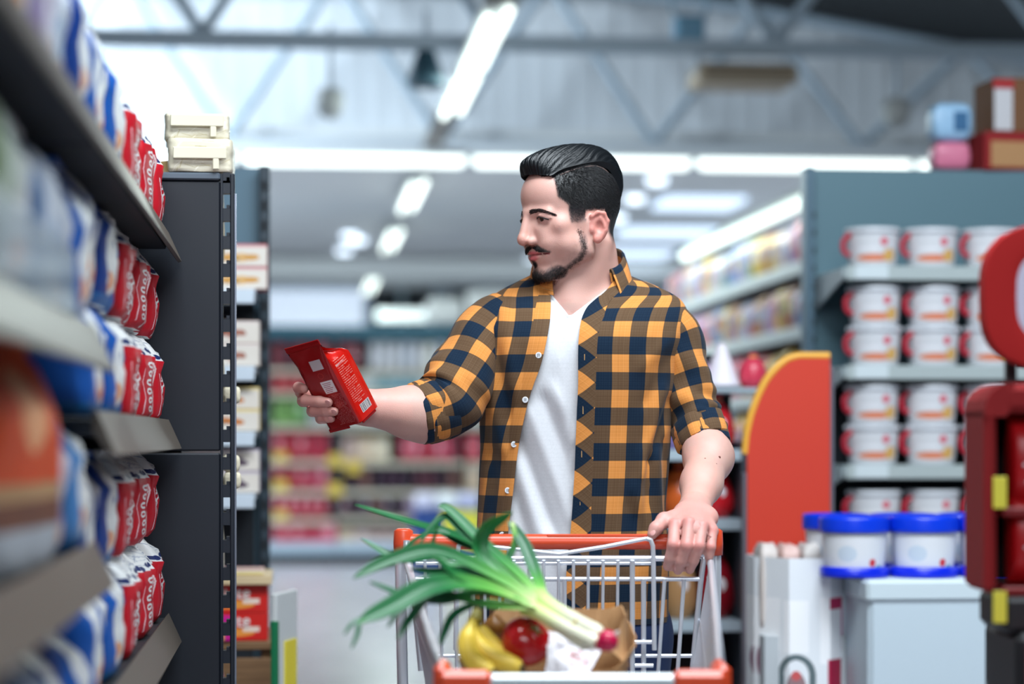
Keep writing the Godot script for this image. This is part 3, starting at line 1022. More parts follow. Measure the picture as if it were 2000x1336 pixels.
# ---------------------------------------------------------------- wall of shelves far down the aisle
func fx(x: float) -> float:                           # store x of a sight line on the far shelf front
	return px(x, 800, 21.6).x

func fy(y: float) -> float:
	return EYE + (854.0 - y) / F * 21.6

func packet_mesh(w: float, h: float, kind: int) -> ArrayMesh:
	var key := "packet%.3f%.3f%d" % [w, h, kind]
	if cache.has(key):
		return cache[key]
	var b := MB.new()
	if kind == 0:                                       # soft packet with pinched ends
		var rows := []
		for i in 8:
			var t := i / 7.0
			var k := curve([Vector2(0, 0.25), Vector2(0.12, 0.8), Vector2(0.5, 1.0), Vector2(0.85, 0.75), Vector2(1, 0.08)], t)
			var ring := PackedVector3Array()
			for j in 16:
				var a := TAU * j / 16.0
				ring.append(Vector3(signf(cos(a)) * pow(absf(cos(a)), 0.5) * w * 0.48, t * h, signf(sin(a)) * pow(absf(sin(a)), 0.7) * 0.045 * k))
			rows.append(ring)
		b.grid(rows, true)
		b.fan(rows[0], Vector3.DOWN)
		b.fan(rows[7], Vector3.UP)
	elif kind == 1:                                     # carton
		b.box(Vector3(0, h * 0.5, 0), Vector3(w * 0.96, h, 0.1), 0.004)
	else:                                               # jar with a lid
		b.lathe([Vector2(0, 0), Vector2(w * 0.42, 0), Vector2(w * 0.46, 0.012), Vector2(w * 0.46, h * 0.7), Vector2(w * 0.36, h * 0.8), Vector2(w * 0.36, h * 0.84), Vector2(w * 0.4, h * 0.84), Vector2(w * 0.4, h), Vector2(0, h)], 16)
	cache[key] = b.mesh()
	return cache[key]

func goods_row(x0: float, x1: float, ybase: float, ytop: float, cols: Array, kind: int, word: String, cat: String, sd: int, where: String) -> void:
	var r := RandomNumberGenerator.new()
	r.seed = sd
	var z := -21.62 + fx(800) * 0.0
	var w := 0.105 if kind != 1 else 0.15
	var y := fy(ybase)
	var h := fy(ytop) - y
	var x := fx(x0) + w * 0.5
	var i := 0
	while x < fx(x1) - w * 0.3:
		var c: Color = cols[r.randi() % cols.size()]
		var o := root_at(word.replace(" ", "_"), Vector3(x, y, z + r.randf_range(-0.01, 0.01)))
		var hh := h * (1.0 if kind == 1 else r.randf_range(0.94, 1.0))
		part(o, "wrapper" if kind == 0 else "carton" if kind == 1 else "glass_jar", packet_mesh(w, h, kind), mat(c, 0.45))
		if kind != 2:
			part(o, "front_print", box_mesh(Vector3(w * 0.5, h * 0.3, 0.004), 0.001), mat(c.lightened(0.55) if r.randf() < 0.6 else c.darkened(0.4), 0.45), Vector3(0, h * 0.55, 0.049 if kind == 0 else 0.051))
		o.scale = Vector3(1, hh / h, 1)
		tag(o, "%s on the far shelving, %s, %s along" % [colour_word(c) + " " + word, where, ORDINAL[i]], cat, "%s on the far shelving %d" % [word + "s", sd])
		x += w
		i += 1

func colour_word(c: Color) -> String:
	if c.v < 0.42:
		return "dark"
	if c.s < 0.16:
		return "white" if c.v > 0.8 else "grey"
	if c.h < 0.035 or c.h > 0.93:
		return "red" if c.s > 0.6 else "pink"
	if c.h < 0.1:
		return "orange brown" if c.s > 0.45 else "beige"
	if c.h < 0.18:
		return "yellow" if c.s > 0.45 else "cream"
	if c.h < 0.45:
		return "green"
	if c.h < 0.7:
		return "blue"
	return "lilac"

func build_far_shelf() -> void:
	var bays := [[480.0, 655.0, [722, 768, 832, 900, 958, 1013, 1064], "far shelving bay of pink packets, left of the man's arm"], [657.0, 905.0, [726, 762, 832, 902, 958, 1010, 1064], "far shelving bay of mixed jars and cartons below the outstretched arm"], [907.0, 1155.0, [726, 762, 832, 902, 958, 1010, 1064], "far shelving bay hidden mostly behind the man"], [1157.0, 1405.0, [726, 762, 832, 902, 958, 1010, 1064], "far shelving bay right of the man, nearly hidden"]]
	for q in bays:
		var xa := fx(q[0])
		var xb := fx(q[1])
		var t := root_at("wall_shelving", Vector3((xa + xb) * 0.5, 0, -21.9))
		var l := xb - xa
		part(t, "back_panel", box_mesh(Vector3(l, 2.2, 0.04)), mat(rgb(34, 38, 48), 0.7), Vector3(0, 1.1, -0.14))
		part(t, "canopy", box_mesh(Vector3(l, 0.13, 0.5), 0.01), mat(rgb(44, 92, 110), 0.5), Vector3(0, fy(650), 0.1))
		part(t, "upright", box_mesh(Vector3(0.05, 2.2, 0.1), 0.004), mat(rgb(40, 52, 60), 0.5), Vector3(l * 0.5 - 0.025, 1.1, -0.08))
		for y in q[2]:
			var s := part(t, "shelf", box_mesh(Vector3(l - 0.01, 0.02, 0.42), 0.003), mat(rgb(176, 172, 164), 0.5), Vector3(0, fy(y) - 0.012, 0.17))
			part(s, "price_rail", box_mesh(Vector3(l - 0.02, 0.045, 0.012), 0.003), mat(rgb(204, 196, 178), 0.4), Vector3(0, -0.008, 0.216))
		part(t, "kick_panel", box_mesh(Vector3(l, 0.1, 0.4), 0.004), mat(rgb(24, 26, 30), 0.6), Vector3(0, 0.05, 0.14))
		part(t, "base_deck", box_mesh(Vector3(l, 0.11, 0.46), 0.006), mat(rgb(172, 190, 206), 0.4), Vector3(0, 0.155, 0.18))
		tag(t, q[3], "shelving")
	var pink: Array[Color] = [rgb(206, 56, 84), rgb(214, 84, 110), rgb(196, 40, 66)]
	var red: Array[Color] = [rgb(206, 30, 44), rgb(190, 36, 50)]
	var purp: Array[Color] = [rgb(120, 96, 122), rgb(146, 116, 142), rgb(96, 70, 96)]
	var darkp: Array[Color] = [rgb(70, 44, 64), rgb(96, 52, 66), rgb(52, 36, 52), rgb(130, 90, 84)]
	var beige: Array[Color] = [rgb(214, 186, 156), rgb(222, 206, 178), rgb(204, 176, 168)]
	var pale: Array[Color] = [rgb(206, 206, 214), rgb(222, 220, 214), rgb(190, 194, 206)]
	var yel: Array[Color] = [rgb(224, 190, 70), rgb(212, 176, 52)]
	var green: Array[Color] = [rgb(136, 184, 104), rgb(112, 170, 96)]
	var blue: Array[Color] = [rgb(112, 176, 202), rgb(150, 200, 216), rgb(214, 226, 230)]
	var darkred: Array[Color] = [rgb(126, 40, 56), rgb(150, 44, 60), rgb(90, 40, 60)]
	goods_row(534, 652, 719, 668, darkred, 0, "packet", "packet", 1, "top row on the left")
	goods_row(534, 652, 765, 730, red, 0, "packet", "packet", 2, "second row on the left")
	goods_row(534, 602, 829, 776, green, 0, "packet", "packet", 3, "third row on the left")
	goods_row(604, 652, 829, 780, pale, 0, "packet", "packet", 4, "third row beside the green ones")
	goods_row(534, 652, 897, 842, pink, 0, "packet", "packet", 5, "fourth row on the left")
	goods_row(534, 652, 955, 903, pink, 0, "packet", "packet", 6, "fifth row on the left")
	goods_row(534, 652, 1010, 962, pink, 0, "packet", "packet", 7, "sixth row on the left")
	goods_row(534, 652, 1061, 1017, pink, 1, "carton", "carton", 8, "bottom row on the left")
	goods_row(660, 716, 723, 668, darkred, 0, "packet", "packet", 9, "top row in the middle")
	goods_row(720, 902, 723, 668, pale, 2, "jar", "jar", 10, "top row in the middle")
	goods_row(660, 700, 759, 732, red, 1, "carton", "carton", 11, "second row in the middle")
	goods_row(700, 902, 759, 732, blue, 1, "carton", "carton", 12, "second row in the middle")
	goods_row(660, 902, 829, 784, pale, 1, "carton", "carton", 13, "third row in the middle")
	goods_row(668, 780, 899, 856, beige, 1, "carton", "carton", 14, "fourth row in the middle")
	goods_row(782, 902, 899, 848, pink + beige, 0, "packet", "packet", 15, "fourth row below the elbow")
	goods_row(660, 902, 955, 906, darkp, 2, "jar", "jar", 16, "fifth row in the middle")
	goods_row(660, 902, 1007, 964, darkp + purp, 0, "packet", "packet", 17, "sixth row in the middle")
	goods_row(660, 902, 1061, 1034, beige, 1, "carton", "carton", 18, "bottom row in the middle")
	var row := 0
	for q in [[723, 668, darkred], [759, 732, blue], [829, 784, pale], [899, 850, pink], [955, 906, beige], [1007, 964, darkp]]:
		goods_row(910, 960, q[0], q[1], q[2], 1, "carton", "carton", 20 + row, "%s row behind the man" % ORDINAL[row])
		goods_row(1290, 1400, q[0], q[1], q[2], 1, "carton", "carton", 30 + row, "%s row right of the man" % ORDINAL[row])
		row += 1
	# yellow price cards hanging from the rails
	for q in [[548, 884], [655, 888], [548, 938], [655, 944], [549, 998], [690, 900]]:
		tag(single("price_card", box_mesh(Vector3(0.13, 0.12, 0.012), 0.003), mat(rgb(222, 190, 74), 0.5), px(q[0], q[1] + 12, 21.44)), "yellow price card on the far shelving, near %s" % ["the left end, highest", "the pink packets, highest", "the left end, middle", "the pink packets, lower", "the left end, lowest", "the rolled sleeve", "the beige cartons"][[548, 655, 0, 0, 549, 870, 690].find(int(q[0])) if q[1] < 890 or q[0] > 660 or q[0] == 549 else (2 if q[0] < 600 else 3)], "price card", "yellow price cards on the far shelving")
	# a low bin of bright boxes standing nearer, beside the man
	var bin := root_at("display_bin", px(872, 1100, 20.4) * Vector3(1, 0, 1))
	part(bin, "carton", box_mesh(Vector3(0.6, 0.56, 0.5), 0.01), mat(rgb(24, 62, 130), 0.5), Vector3(0, 0.28, 0))
	part(bin, "yellow_front", box_mesh(Vector3(0.34, 0.34, 0.01), 0.003), mat(rgb(222, 214, 60), 0.5), Vector3(0.12, 0.38, 0.256))
	tag(bin, "blue carton bin with a yellow front beyond the trolley", "bin")
	for k in 3:
		tag(single("white_pack", soft_box(Vector3(0.19, 0.14, 0.3), 0.12, 50 + k), mat([rgb(206, 204, 226), rgb(226, 230, 236), rgb(190, 192, 224)][k], 0.5), px(872, 1100, 20.4) * Vector3(1, 0, 1) + Vector3(-0.195 + 0.195 * k, 0.561, 0.05)), "%s pack on the blue carton bin" % ["lilac", "white", "pale violet"][k], "pack")

# ---------------------------------------------------------------- right of the aisle
func tub_mesh(r: float, h: float) -> ArrayMesh:
	var key := "tub%.3f%.3f" % [r, h]
	if not cache.has(key):
		var b := MB.new()
		b.lathe([Vector2(0, 0), Vector2(r * 0.82, 0), Vector2(r * 0.85, 0.004), Vector2(r * 0.97, h * 0.86), Vector2(r * 0.97, h * 0.88)], 40)
		cache[key] = b.mesh()
	return cache[key]

func lid_mesh(r: float, h: float, thick: float) -> ArrayMesh:
	var key := "lid%.3f%.3f%.3f" % [r, h, thick]
	if not cache.has(key):
		var b := MB.new()
		b.lathe([Vector2(r * 0.97, h - thick), Vector2(r * 1.03, h - thick), Vector2(r * 1.04, h - thick * 0.8), Vector2(r * 1.04, h - thick * 0.2), Vector2(r * 1.01, h), Vector2(r * 0.9, h), Vector2(r * 0.88, h - 0.003), Vector2(0, h - 0.003)], 40)
		cache[key] = b.mesh()
	return cache[key]

func make_tub(style: int) -> Node3D:
	var o := root_at("white_tub" if style == 0 else "blue_lidded_tub", Vector3.ZERO)
	var r := 0.08 if style == 0 else 0.079
	var h := 0.118 if style == 0 else 0.115
	part(o, "bucket", tub_mesh(r, h), mat(rgb(214, 218, 224), 0.35))
	part(o, "lid", lid_mesh(r, h, 0.014 if style == 0 else 0.030), mat(rgb(222, 226, 232) if style == 0 else rgb(8, 58, 214), 0.3))
	# printed band wrapped on the front of the bucket
	var im := canvas(128, 64, rgb(220, 222, 226))
	if style == 0:
		dab(im, 78, 14, 8, 9, rgb(222, 90, 110))
		dab(im, 56, 50, 38, 8, rgb(226, 130, 90))
		dab(im, 92, 44, 15, 14, rgb(222, 166, 80))
		dab(im, 92, 44, 7, 7, rgb(236, 200, 130))
		rect(im, 24, 26, 44, 8, rgb(236, 236, 240))
	else:
		dab(im, 84, 46, 6, 7, rgb(206, 60, 70))
		dab(im, 40, 30, 16, 14, rgb(196, 208, 220))
		dab(im, 98, 54, 8, 4, rgb(120, 170, 170))
	var band := MB.new()
	var rows := []
	var uvs := []
	for i in 5:
		var t := lerpf(0.08, 0.8 if style == 0 else 0.68, i / 4.0)
		var ring := PackedVector3Array()
		var uv := PackedVector2Array()
		for j in 21:
			var a := lerpf(PI * 0.9, PI * 0.1, j / 20.0)
			var rr := r * lerpf(0.85, 0.97, t / 0.86) + 0.0008
			ring.append(Vector3(cos(a) * rr, t * h, sin(a) * rr))
			uv.append(Vector2(j / 20.0, 1.0 - i / 4.0))
		rows.append(ring)
		uvs.append(uv)
	band.grid(rows, false, false, uvs)
	part(o, "printed_band", band.mesh(), tex_once("tubprint%d" % style, im))
	if style == 0:
		var hnd := MB.new()                                            # red carrying handle folded at the side
		hnd.tube(smooth_path([Vector3(-r * 0.9, h * 0.84, 0.03), Vector3(-r * 1.16, h * 0.66, 0.03), Vector3(-r * 1.14, h * 0.4, 0.032), Vector3(-r * 0.92, h * 0.3, 0.034)], 4), 0.008, 8)
		part(o, "handle", hnd.mesh(), mat(rgb(184, 24, 50), 0.35))
	return o

func tex_once(key: String, im: Image) -> StandardMaterial3D:
	if not tex.has(key):
		tex[key] = tmat(im, 0.4)
	return tex[key]

func build_right_side() -> void:
	build_tub_unit()
	build_snack_run()
	build_heart_unit()
	build_orange_display()
	build_red_rack()

func build_tub_unit() -> void:
	var x0 := 1.555
	var x1 := 2.75
	var z := -6.88
	var t := root_at("tub_shelving", Vector3(x0, 0, z))
	var teal := mat(rgb(92, 124, 136), 0.42, 0.1, "teal panel")
	var l := x1 - x0
	part(t, "top_panel", box_mesh(Vector3(l, 0.62, 0.03), 0.003), teal, Vector3(l * 0.5, 1.735, -0.015))
	part(t, "back_panel", box_mesh(Vector3(l, 1.42, 0.03)), mat(rgb(22, 30, 40), 0.6), Vector3(l * 0.5, 0.71, -0.02))
	part(t, "upright", box_mesh(Vector3(0.03, 2.045, 0.07), 0.004), mat(rgb(96, 122, 138), 0.35, 0.3), Vector3(0.012, 1.022, 0.02))
	for k in 30:
		part(t, "slot", box_mesh(Vector3(0.008, 0.02, 0.004)), mat(rgb(26, 40, 50), 0.7), Vector3(0.024, 0.3 + k * 0.055, 0.056))
	var lv := [1.712, 1.42, 1.128, 0.935, 0.45]
	for i in lv.size():
		var s := part(t, "shelf", box_mesh(Vector3(l - 0.05, 0.02, 0.38), 0.003), mat(rgb(160, 176, 180), 0.4), Vector3(l * 0.5 + 0.01, lv[i] - 0.012, 0.20))
		part(s, "price_rail", box_mesh(Vector3(l - 0.06, 0.042, 0.01), 0.003), mat(rgb(178, 190, 190), 0.35), Vector3(0, -0.008, 0.196))
		part(s, "price_label", box_mesh(Vector3(0.10, 0.04, 0.004), 0.001), mat(rgb(212, 224, 228), 0.4), Vector3(-l * 0.5 + 0.105, -0.006, 0.203))
		var br := MB.new()                                              # bracket tapering to the back
		br.prism(PackedVector2Array([Vector2(0, -0.10), Vector2(0.38, -0.02), Vector2(0.38, 0.005), Vector2(0, 0.005)]), 0.006)
		part(s, "bracket", br.mesh(), mat(rgb(176, 190, 194), 0.4), Vector3(-l * 0.5 + 0.028, -0.002, -0.19), Vector3(0, -PI * 0.5, 0))
	tag(t, "teal backed end shelving stacked with white tubs, right of the aisle", "shelving")
	var proto := make_tub(0)
	var first := true
	var rows := [[0, 1, "top shelf"], [1, 2, "second shelf"], [2, 2, "third shelf"], [3, 1, "fourth shelf"]]
	for r in rows:
		for up in r[1]:
			for k in 5:
				var o := proto if first else copy(proto)
				first = false
				o.position = Vector3(1.698 + 0.178 * k + (0.006 if r[0] % 2 else 0.0), lv[r[0]] + 0.119 * up, z + 0.30)
				o.rotation.y = 0.04 * ((k * 7 + up * 3 + r[0]) % 3 - 1)
				tag(o, "white tub with a red handle on the %s%s, %s from the left" % [r[2], "" if r[1] == 1 else [" lower layer", " upper layer"][up], ["first", "second", "third", "fourth", "fifth"][k]], "tub", "white tubs on the end shelving")
	# goods stored on top
	var top := 2.046
	var c1 := root_at("cardboard_box", Vector3(2.27, top, -6.98), 0.1)
	part(c1, "carton", box_mesh(Vector3(0.3, 0.12, 0.2), 0.003, Vector3(0, 0.06, 0)), mat(rgb(140, 24, 28), 0.8))
	part(c1, "tan_panel", box_mesh(Vector3(0.14, 0.08, 0.004), 0.001), mat(rgb(176, 132, 88), 0.6), Vector3(-0.06, 0.05, 0.101))
	part(c1, "print", letters("2", 0.08, 0.002), mat(rgb(220, 160, 140), 0.6), Vector3(0.08, 0.06, 0.103))
	tag(c1, "red and tan cardboard box lying on top of the tub shelving, lower", "box")
	var c2 := root_at("cardboard_box", Vector3(2.29, top + 0.121, -6.98), 0.06)
	part(c2, "carton", box_mesh(Vector3(0.26, 0.17, 0.18), 0.003, Vector3(0, 0.085, 0)), mat(rgb(112, 76, 48), 0.8))
	part(c2, "red_mark", box_mesh(Vector3(0.06, 0.08, 0.003), 0.001), mat(rgb(170, 34, 36), 0.6), Vector3(0.075, 0.09, 0.091))
	part(c2, "white_panel", box_mesh(Vector3(0.06, 0.15, 0.003), 0.001), mat(rgb(196, 196, 200), 0.6), Vector3(-0.10, 0.08, 0.091))
	part(c2, "red_cap", box_mesh(Vector3(0.07, 0.03, 0.003), 0.001), mat(rgb(160, 30, 36), 0.6), Vector3(-0.10, 0.15, 0.0925))
	tag(c2, "brown cardboard box with a white panel, uppermost above the tub shelving", "box")
	for q in [[2.035, 0.0, 0.12, 0.09, rgb(214, 120, 150), "pink and white"], [2.035, 0.092, 0.13, 0.12, rgb(150, 190, 222), "pale blue"], [2.075, 0.0, 0.07, 0.22, rgb(214, 216, 226), "tall white"]]:
		var o := root_at("plastic_bag", Vector3(q[0], top + q[1], -6.93 - (0.08 if q[3] > 0.2 else 0.0)))
		part(o, "bag_body", soft_box(Vector3(q[2], q[3], 0.1), 0.25, int(q[3] * 1000)), mat(q[4], 0.4))
		if q[3] > 0.1:
			part(o, "printed_patch", box_mesh(Vector3(q[2] * 0.34, q[3] * 0.5, 0.004), 0.001), mat(rgb(40, 96, 140) if q[3] < 0.2 else rgb(190, 120, 140), 0.4), Vector3(q[2] * 0.18, q[3] * 0.5, 0.051))
		tag(o, "%s plastic bag of goods on top of the tub shelving" % q[5], "bag")

func build_snack_run() -> void:
	# shelving that faces the aisle from the right, behind the man
	var x := 2.2
	var z0 := -9.2
	var z1 := -13.6
	var l := z0 - z1
	var t := root_at("snack_shelving", Vector3(x, 0, (z0 + z1) * 0.5))
	part(t, "back_panel", box_mesh(Vector3(0.04, 2.3, l)), mat(rgb(54, 62, 70), 0.6), Vector3(0.46, 1.15, 0))
	var lv := [1.985, 1.695, 1.405, 1.11, 0.8, 0.5, 0.2]
	for y in lv:
		var s := part(t, "shelf", box_mesh(Vector3(0.42, 0.022, l - 0.02), 0.003), mat(rgb(186, 192, 194), 0.4), Vector3(0.23, y - 0.013, 0))
		part(s, "price_rail", box_mesh(Vector3(0.014, 0.055, l - 0.02), 0.004), mat(rgb(206, 214, 216), 0.3), Vector3(-0.216, -0.008, 0))
	part(t, "end_panel", box_mesh(Vector3(0.46, 2.3, 0.03), 0.003), mat(rgb(120, 136, 148), 0.5), Vector3(0.23, 1.15, l * 0.5 + 0.016))
	part(t, "plinth", box_mesh(Vector3(0.4, 0.12, l)), mat(rgb(40, 46, 50), 0.6), Vector3(0.24, 0.06, 0))
	tag(t, "long shelving of bright snack packets facing the aisle, right behind the man", "shelving")
	var lamp := root_at("shelf_lamp", Vector3(x + 0.02, 2.255, -11.32))
	part(lamp, "housing", box_mesh(Vector3(0.07, 0.025, 3.3), 0.006), mat(rgb(150, 158, 162), 0.5), Vector3(0.02, 0.048, 0))
	var tb := MB.new()
	tb.tube([Vector3(0, 0, -1.55), Vector3(0, 0, 1.55)], 0.03, 12)
	part(lamp, "lamp_tube", tb.mesh(), glow(rgb(240, 254, 246), 1.4))
	for zz in [-1.5, 1.5]:
		part(lamp, "arm", box_mesh(Vector3(0.44, 0.02, 0.02), 0.003), mat(rgb(150, 160, 166), 0.4), Vector3(0.24, 0.06, zz))
	tag(lamp, "bright tube lamp along the top of the snack shelving", "lamp")
	area_light("shelf_lamp_light", Vector3(x - 0.06, 2.24, -11.32), Vector3(x - 0.06, 1.0, -11.32) + Vector3(0.2, 0, 0), Vector2(0.05, 3.1), 0.5, Color(0.94, 1.0, 0.98))
	var cols: Array[Color] = [rgb(206, 190, 190), rgb(190, 140, 90), rgb(214, 208, 214), rgb(150, 170, 206), rgb(200, 120, 130), rgb(150, 140, 190), rgb(222, 190, 90), rgb(120, 150, 130), rgb(196, 200, 210), rgb(176, 110, 70), rgb(110, 140, 190), rgb(214, 150, 170)]
	var red: Array[Color] = [rgb(206, 40, 60), rgb(214, 120, 140), rgb(222, 180, 60), rgb(60, 90, 180), rgb(220, 214, 220), rgb(190, 60, 120)]
	var r := RandomNumberGenerator.new()
	r.seed = 23
	for i in 5:
		var z := z0 - 0.12
		var nth := 0
		while z > z1 + 0.06:
			var pool: Array = cols if i < 2 else red
			var c: Color = pool[r.randi() % pool.size()]
			var w := 0.13
			var h := r.randf_range(0.17, 0.225)
			var o := root_at("snack_packet", Vector3(x + 0.07, lv[i], z), PI * -0.5)
			part(o, "wrapper", packet_mesh(w, 0.2, 0), mat(c, 0.4))
			part(o, "front_print", box_mesh(Vector3(w * 0.55, 0.06, 0.004), 0.001), mat(cols[r.randi() % cols.size()], 0.4), Vector3(0, 0.11, 0.049))
			o.scale = Vector3(1, h / 0.2, 1)
			tag(o, "%s snack packet, %s row of the long shelving, %s from its near end" % [colour_word(c), ["top", "second", "third", "fourth", "fifth"][i], ORDINAL[mini(nth, 35)]], "packet", "snack packets on the long shelving, row %d" % i)
			z -= w + 0.006
			nth += 1

func heart_bag_mesh() -> ArrayMesh:
	if cache.has("heartbag"):
		return cache["heartbag"]
	var rows := []
	for i in 11:
		var t := i / 10.0
		var k := curve([Vector2(0, 0.6), Vector2(0.15, 0.95), Vector2(0.45, 1.0), Vector2(0.75, 0.7), Vector2(0.88, 0.28), Vector2(1, 0.4)], t)
		var ring := PackedVector3Array()
		for j in 20:
			var a := TAU * j / 20.0
			ring.append(Vector3(cos(a) * 0.062 * k * (1.0 + 0.06 * sin(a * 5.0 + t * 6.0)), t * 0.16, sin(a) * 0.045 * k * (1.0 + 0.06 * cos(a * 4.0))))
		rows.append(ring)
	var b := MB.new()
	b.grid(rows, true)
	b.fan(rows[0], Vector3.DOWN)
	b.fan(rows[10], Vector3.UP)
	cache["heartbag"] = b.mesh()
	return cache["heartbag"]

func build_heart_unit() -> void:
	# end shelves of red and golden sweet bags between the man and the orange display
	var a := px(1288, 1000, 6.0)
	var t := root_at("sweets_shelving", Vector3(a.x, 0, a.z))
	var l := px(1462, 1000, 6.0).x - a.x
	part(t, "back_panel", box_mesh(Vector3(l, 1.44, 0.03)), mat(rgb(20, 18, 26), 0.7), Vector3(l * 0.5, 0.72, -0.24))
	for sx in [0.008, l - 0.008]:
		part(t, "side_panel", box_mesh(Vector3(0.014, 1.2, 0.24), 0.003), mat(rgb(60, 70, 80), 0.5), Vector3(sx, 0.6, -0.12))
	var lv := [1.178, 0.993, 0.722, 0.4]
	for y in lv:
		var s := part(t, "shelf", box_mesh(Vector3(l - 0.034, 0.018, 0.24), 0.002), mat(rgb(160, 176, 186), 0.4), Vector3(l * 0.5, y - 0.010, -0.115))
		part(s, "price_rail", box_mesh(Vector3(l - 0.034, 0.03, 0.006), 0.002), mat(rgb(170, 188, 198), 0.35), Vector3(0, -0.006, 0.123))
	tag(t, "narrow end shelving of red and golden sweet bags beside the orange panel", "shelving")
	var names := ["red", "dark red", "golden", "lilac", "orange"]
	var cols := [rgb(196, 30, 40), rgb(140, 20, 34), rgb(178, 136, 92), rgb(150, 130, 190), rgb(206, 96, 40)]
	var k := 0
	for i in 4:
		for j in 2:
			var ci: int = [[3, 0], [4, 0], [2, 1], [0, 1]][i][j]
			var y: float = lv[i]
			var o := root_at("sweet_bag", Vector3(a.x + 0.069 + 0.102 * j, y, a.z - 0.10))
			part(o, "bag_body", heart_bag_mesh(), mat(cols[ci], 0.25))
			part(o, "round_label", ring_label(), mat(rgb(226, 222, 226), 0.4), Vector3(0.01, 0.075, 0.043))
			part(o, "tied_neck", ring_mesh(0.016, 0.004), mat(cols[(ci + 2) % 5], 0.3), Vector3(0, 0.142, 0), Vector3(PI * 0.5, 0, 0))
			o.scale = Vector3(0.78, 1.2, 0.85) if i == 2 else Vector3(0.78, 0.92, 0.85)
			tag(o, "%s sweet bag, %s on the %s narrow shelf" % [names[ci], ["left", "right"][j], ["top", "second", "third", "lowest"][i]], "bag")
			k += 1
	# a white paper cone and pink bags higher up
	var cone := MB.new()
	cone.lathe([Vector2(0, 0), Vector2(0.056, 0), Vector2(0.05, 0.01), Vector2(0.012, 0.118), Vector2(0, 0.122)], 24)
	tag(single("paper_cone", cone.mesh(), mat(rgb(232, 226, 236), 0.5), Vector3(px(1428, 700, 6.0).x, 1.345, a.z - 0.12)), "white paper cone standing above the red sweet bags", "cone")
	var sh := part(t, "shelf", box_mesh(Vector3(l + 0.1, 0.014, 0.22), 0.002), mat(rgb(160, 176, 186), 0.4), Vector3(l * 0.5 + 0.06, 1.336, -0.13))
	sh.set_meta("label", "topmost narrow shelf")
	for q in [[1372, "lilac", rgb(190, 150, 190)], [1486, "pink", rgb(206, 60, 84)]]:
		var o := root_at("sweet_bag", Vector3(px(q[0], 700, 6.05).x, 1.344, a.z - 0.13))
		part(o, "bag_body", heart_bag_mesh(), mat(q[2], 0.3))
		part(o, "tied_neck", ring_mesh(0.016, 0.004), mat(rgb(220, 200, 90), 0.3), Vector3(0, 0.142, 0), Vector3(PI * 0.5, 0, 0))
		o.scale = Vector3(0.62, 0.6, 0.7)
		tag(o, "%s sweet bag on the topmost narrow shelf by the paper cone" % q[1], "bag")

func ring_label() -> ArrayMesh:
	if not cache.has("rlabel"):
		var b := MB.new()
		b.xf = Transform3D(Basis(Vector3.RIGHT, PI * 0.5), Vector3.ZERO)
		b.lathe([Vector2(0, 0), Vector2(0.016, 0), Vector2(0.016, 0.003), Vector2(0, 0.004)], 20)
		cache["rlabel"] = b.mesh()
	return cache["rlabel"]

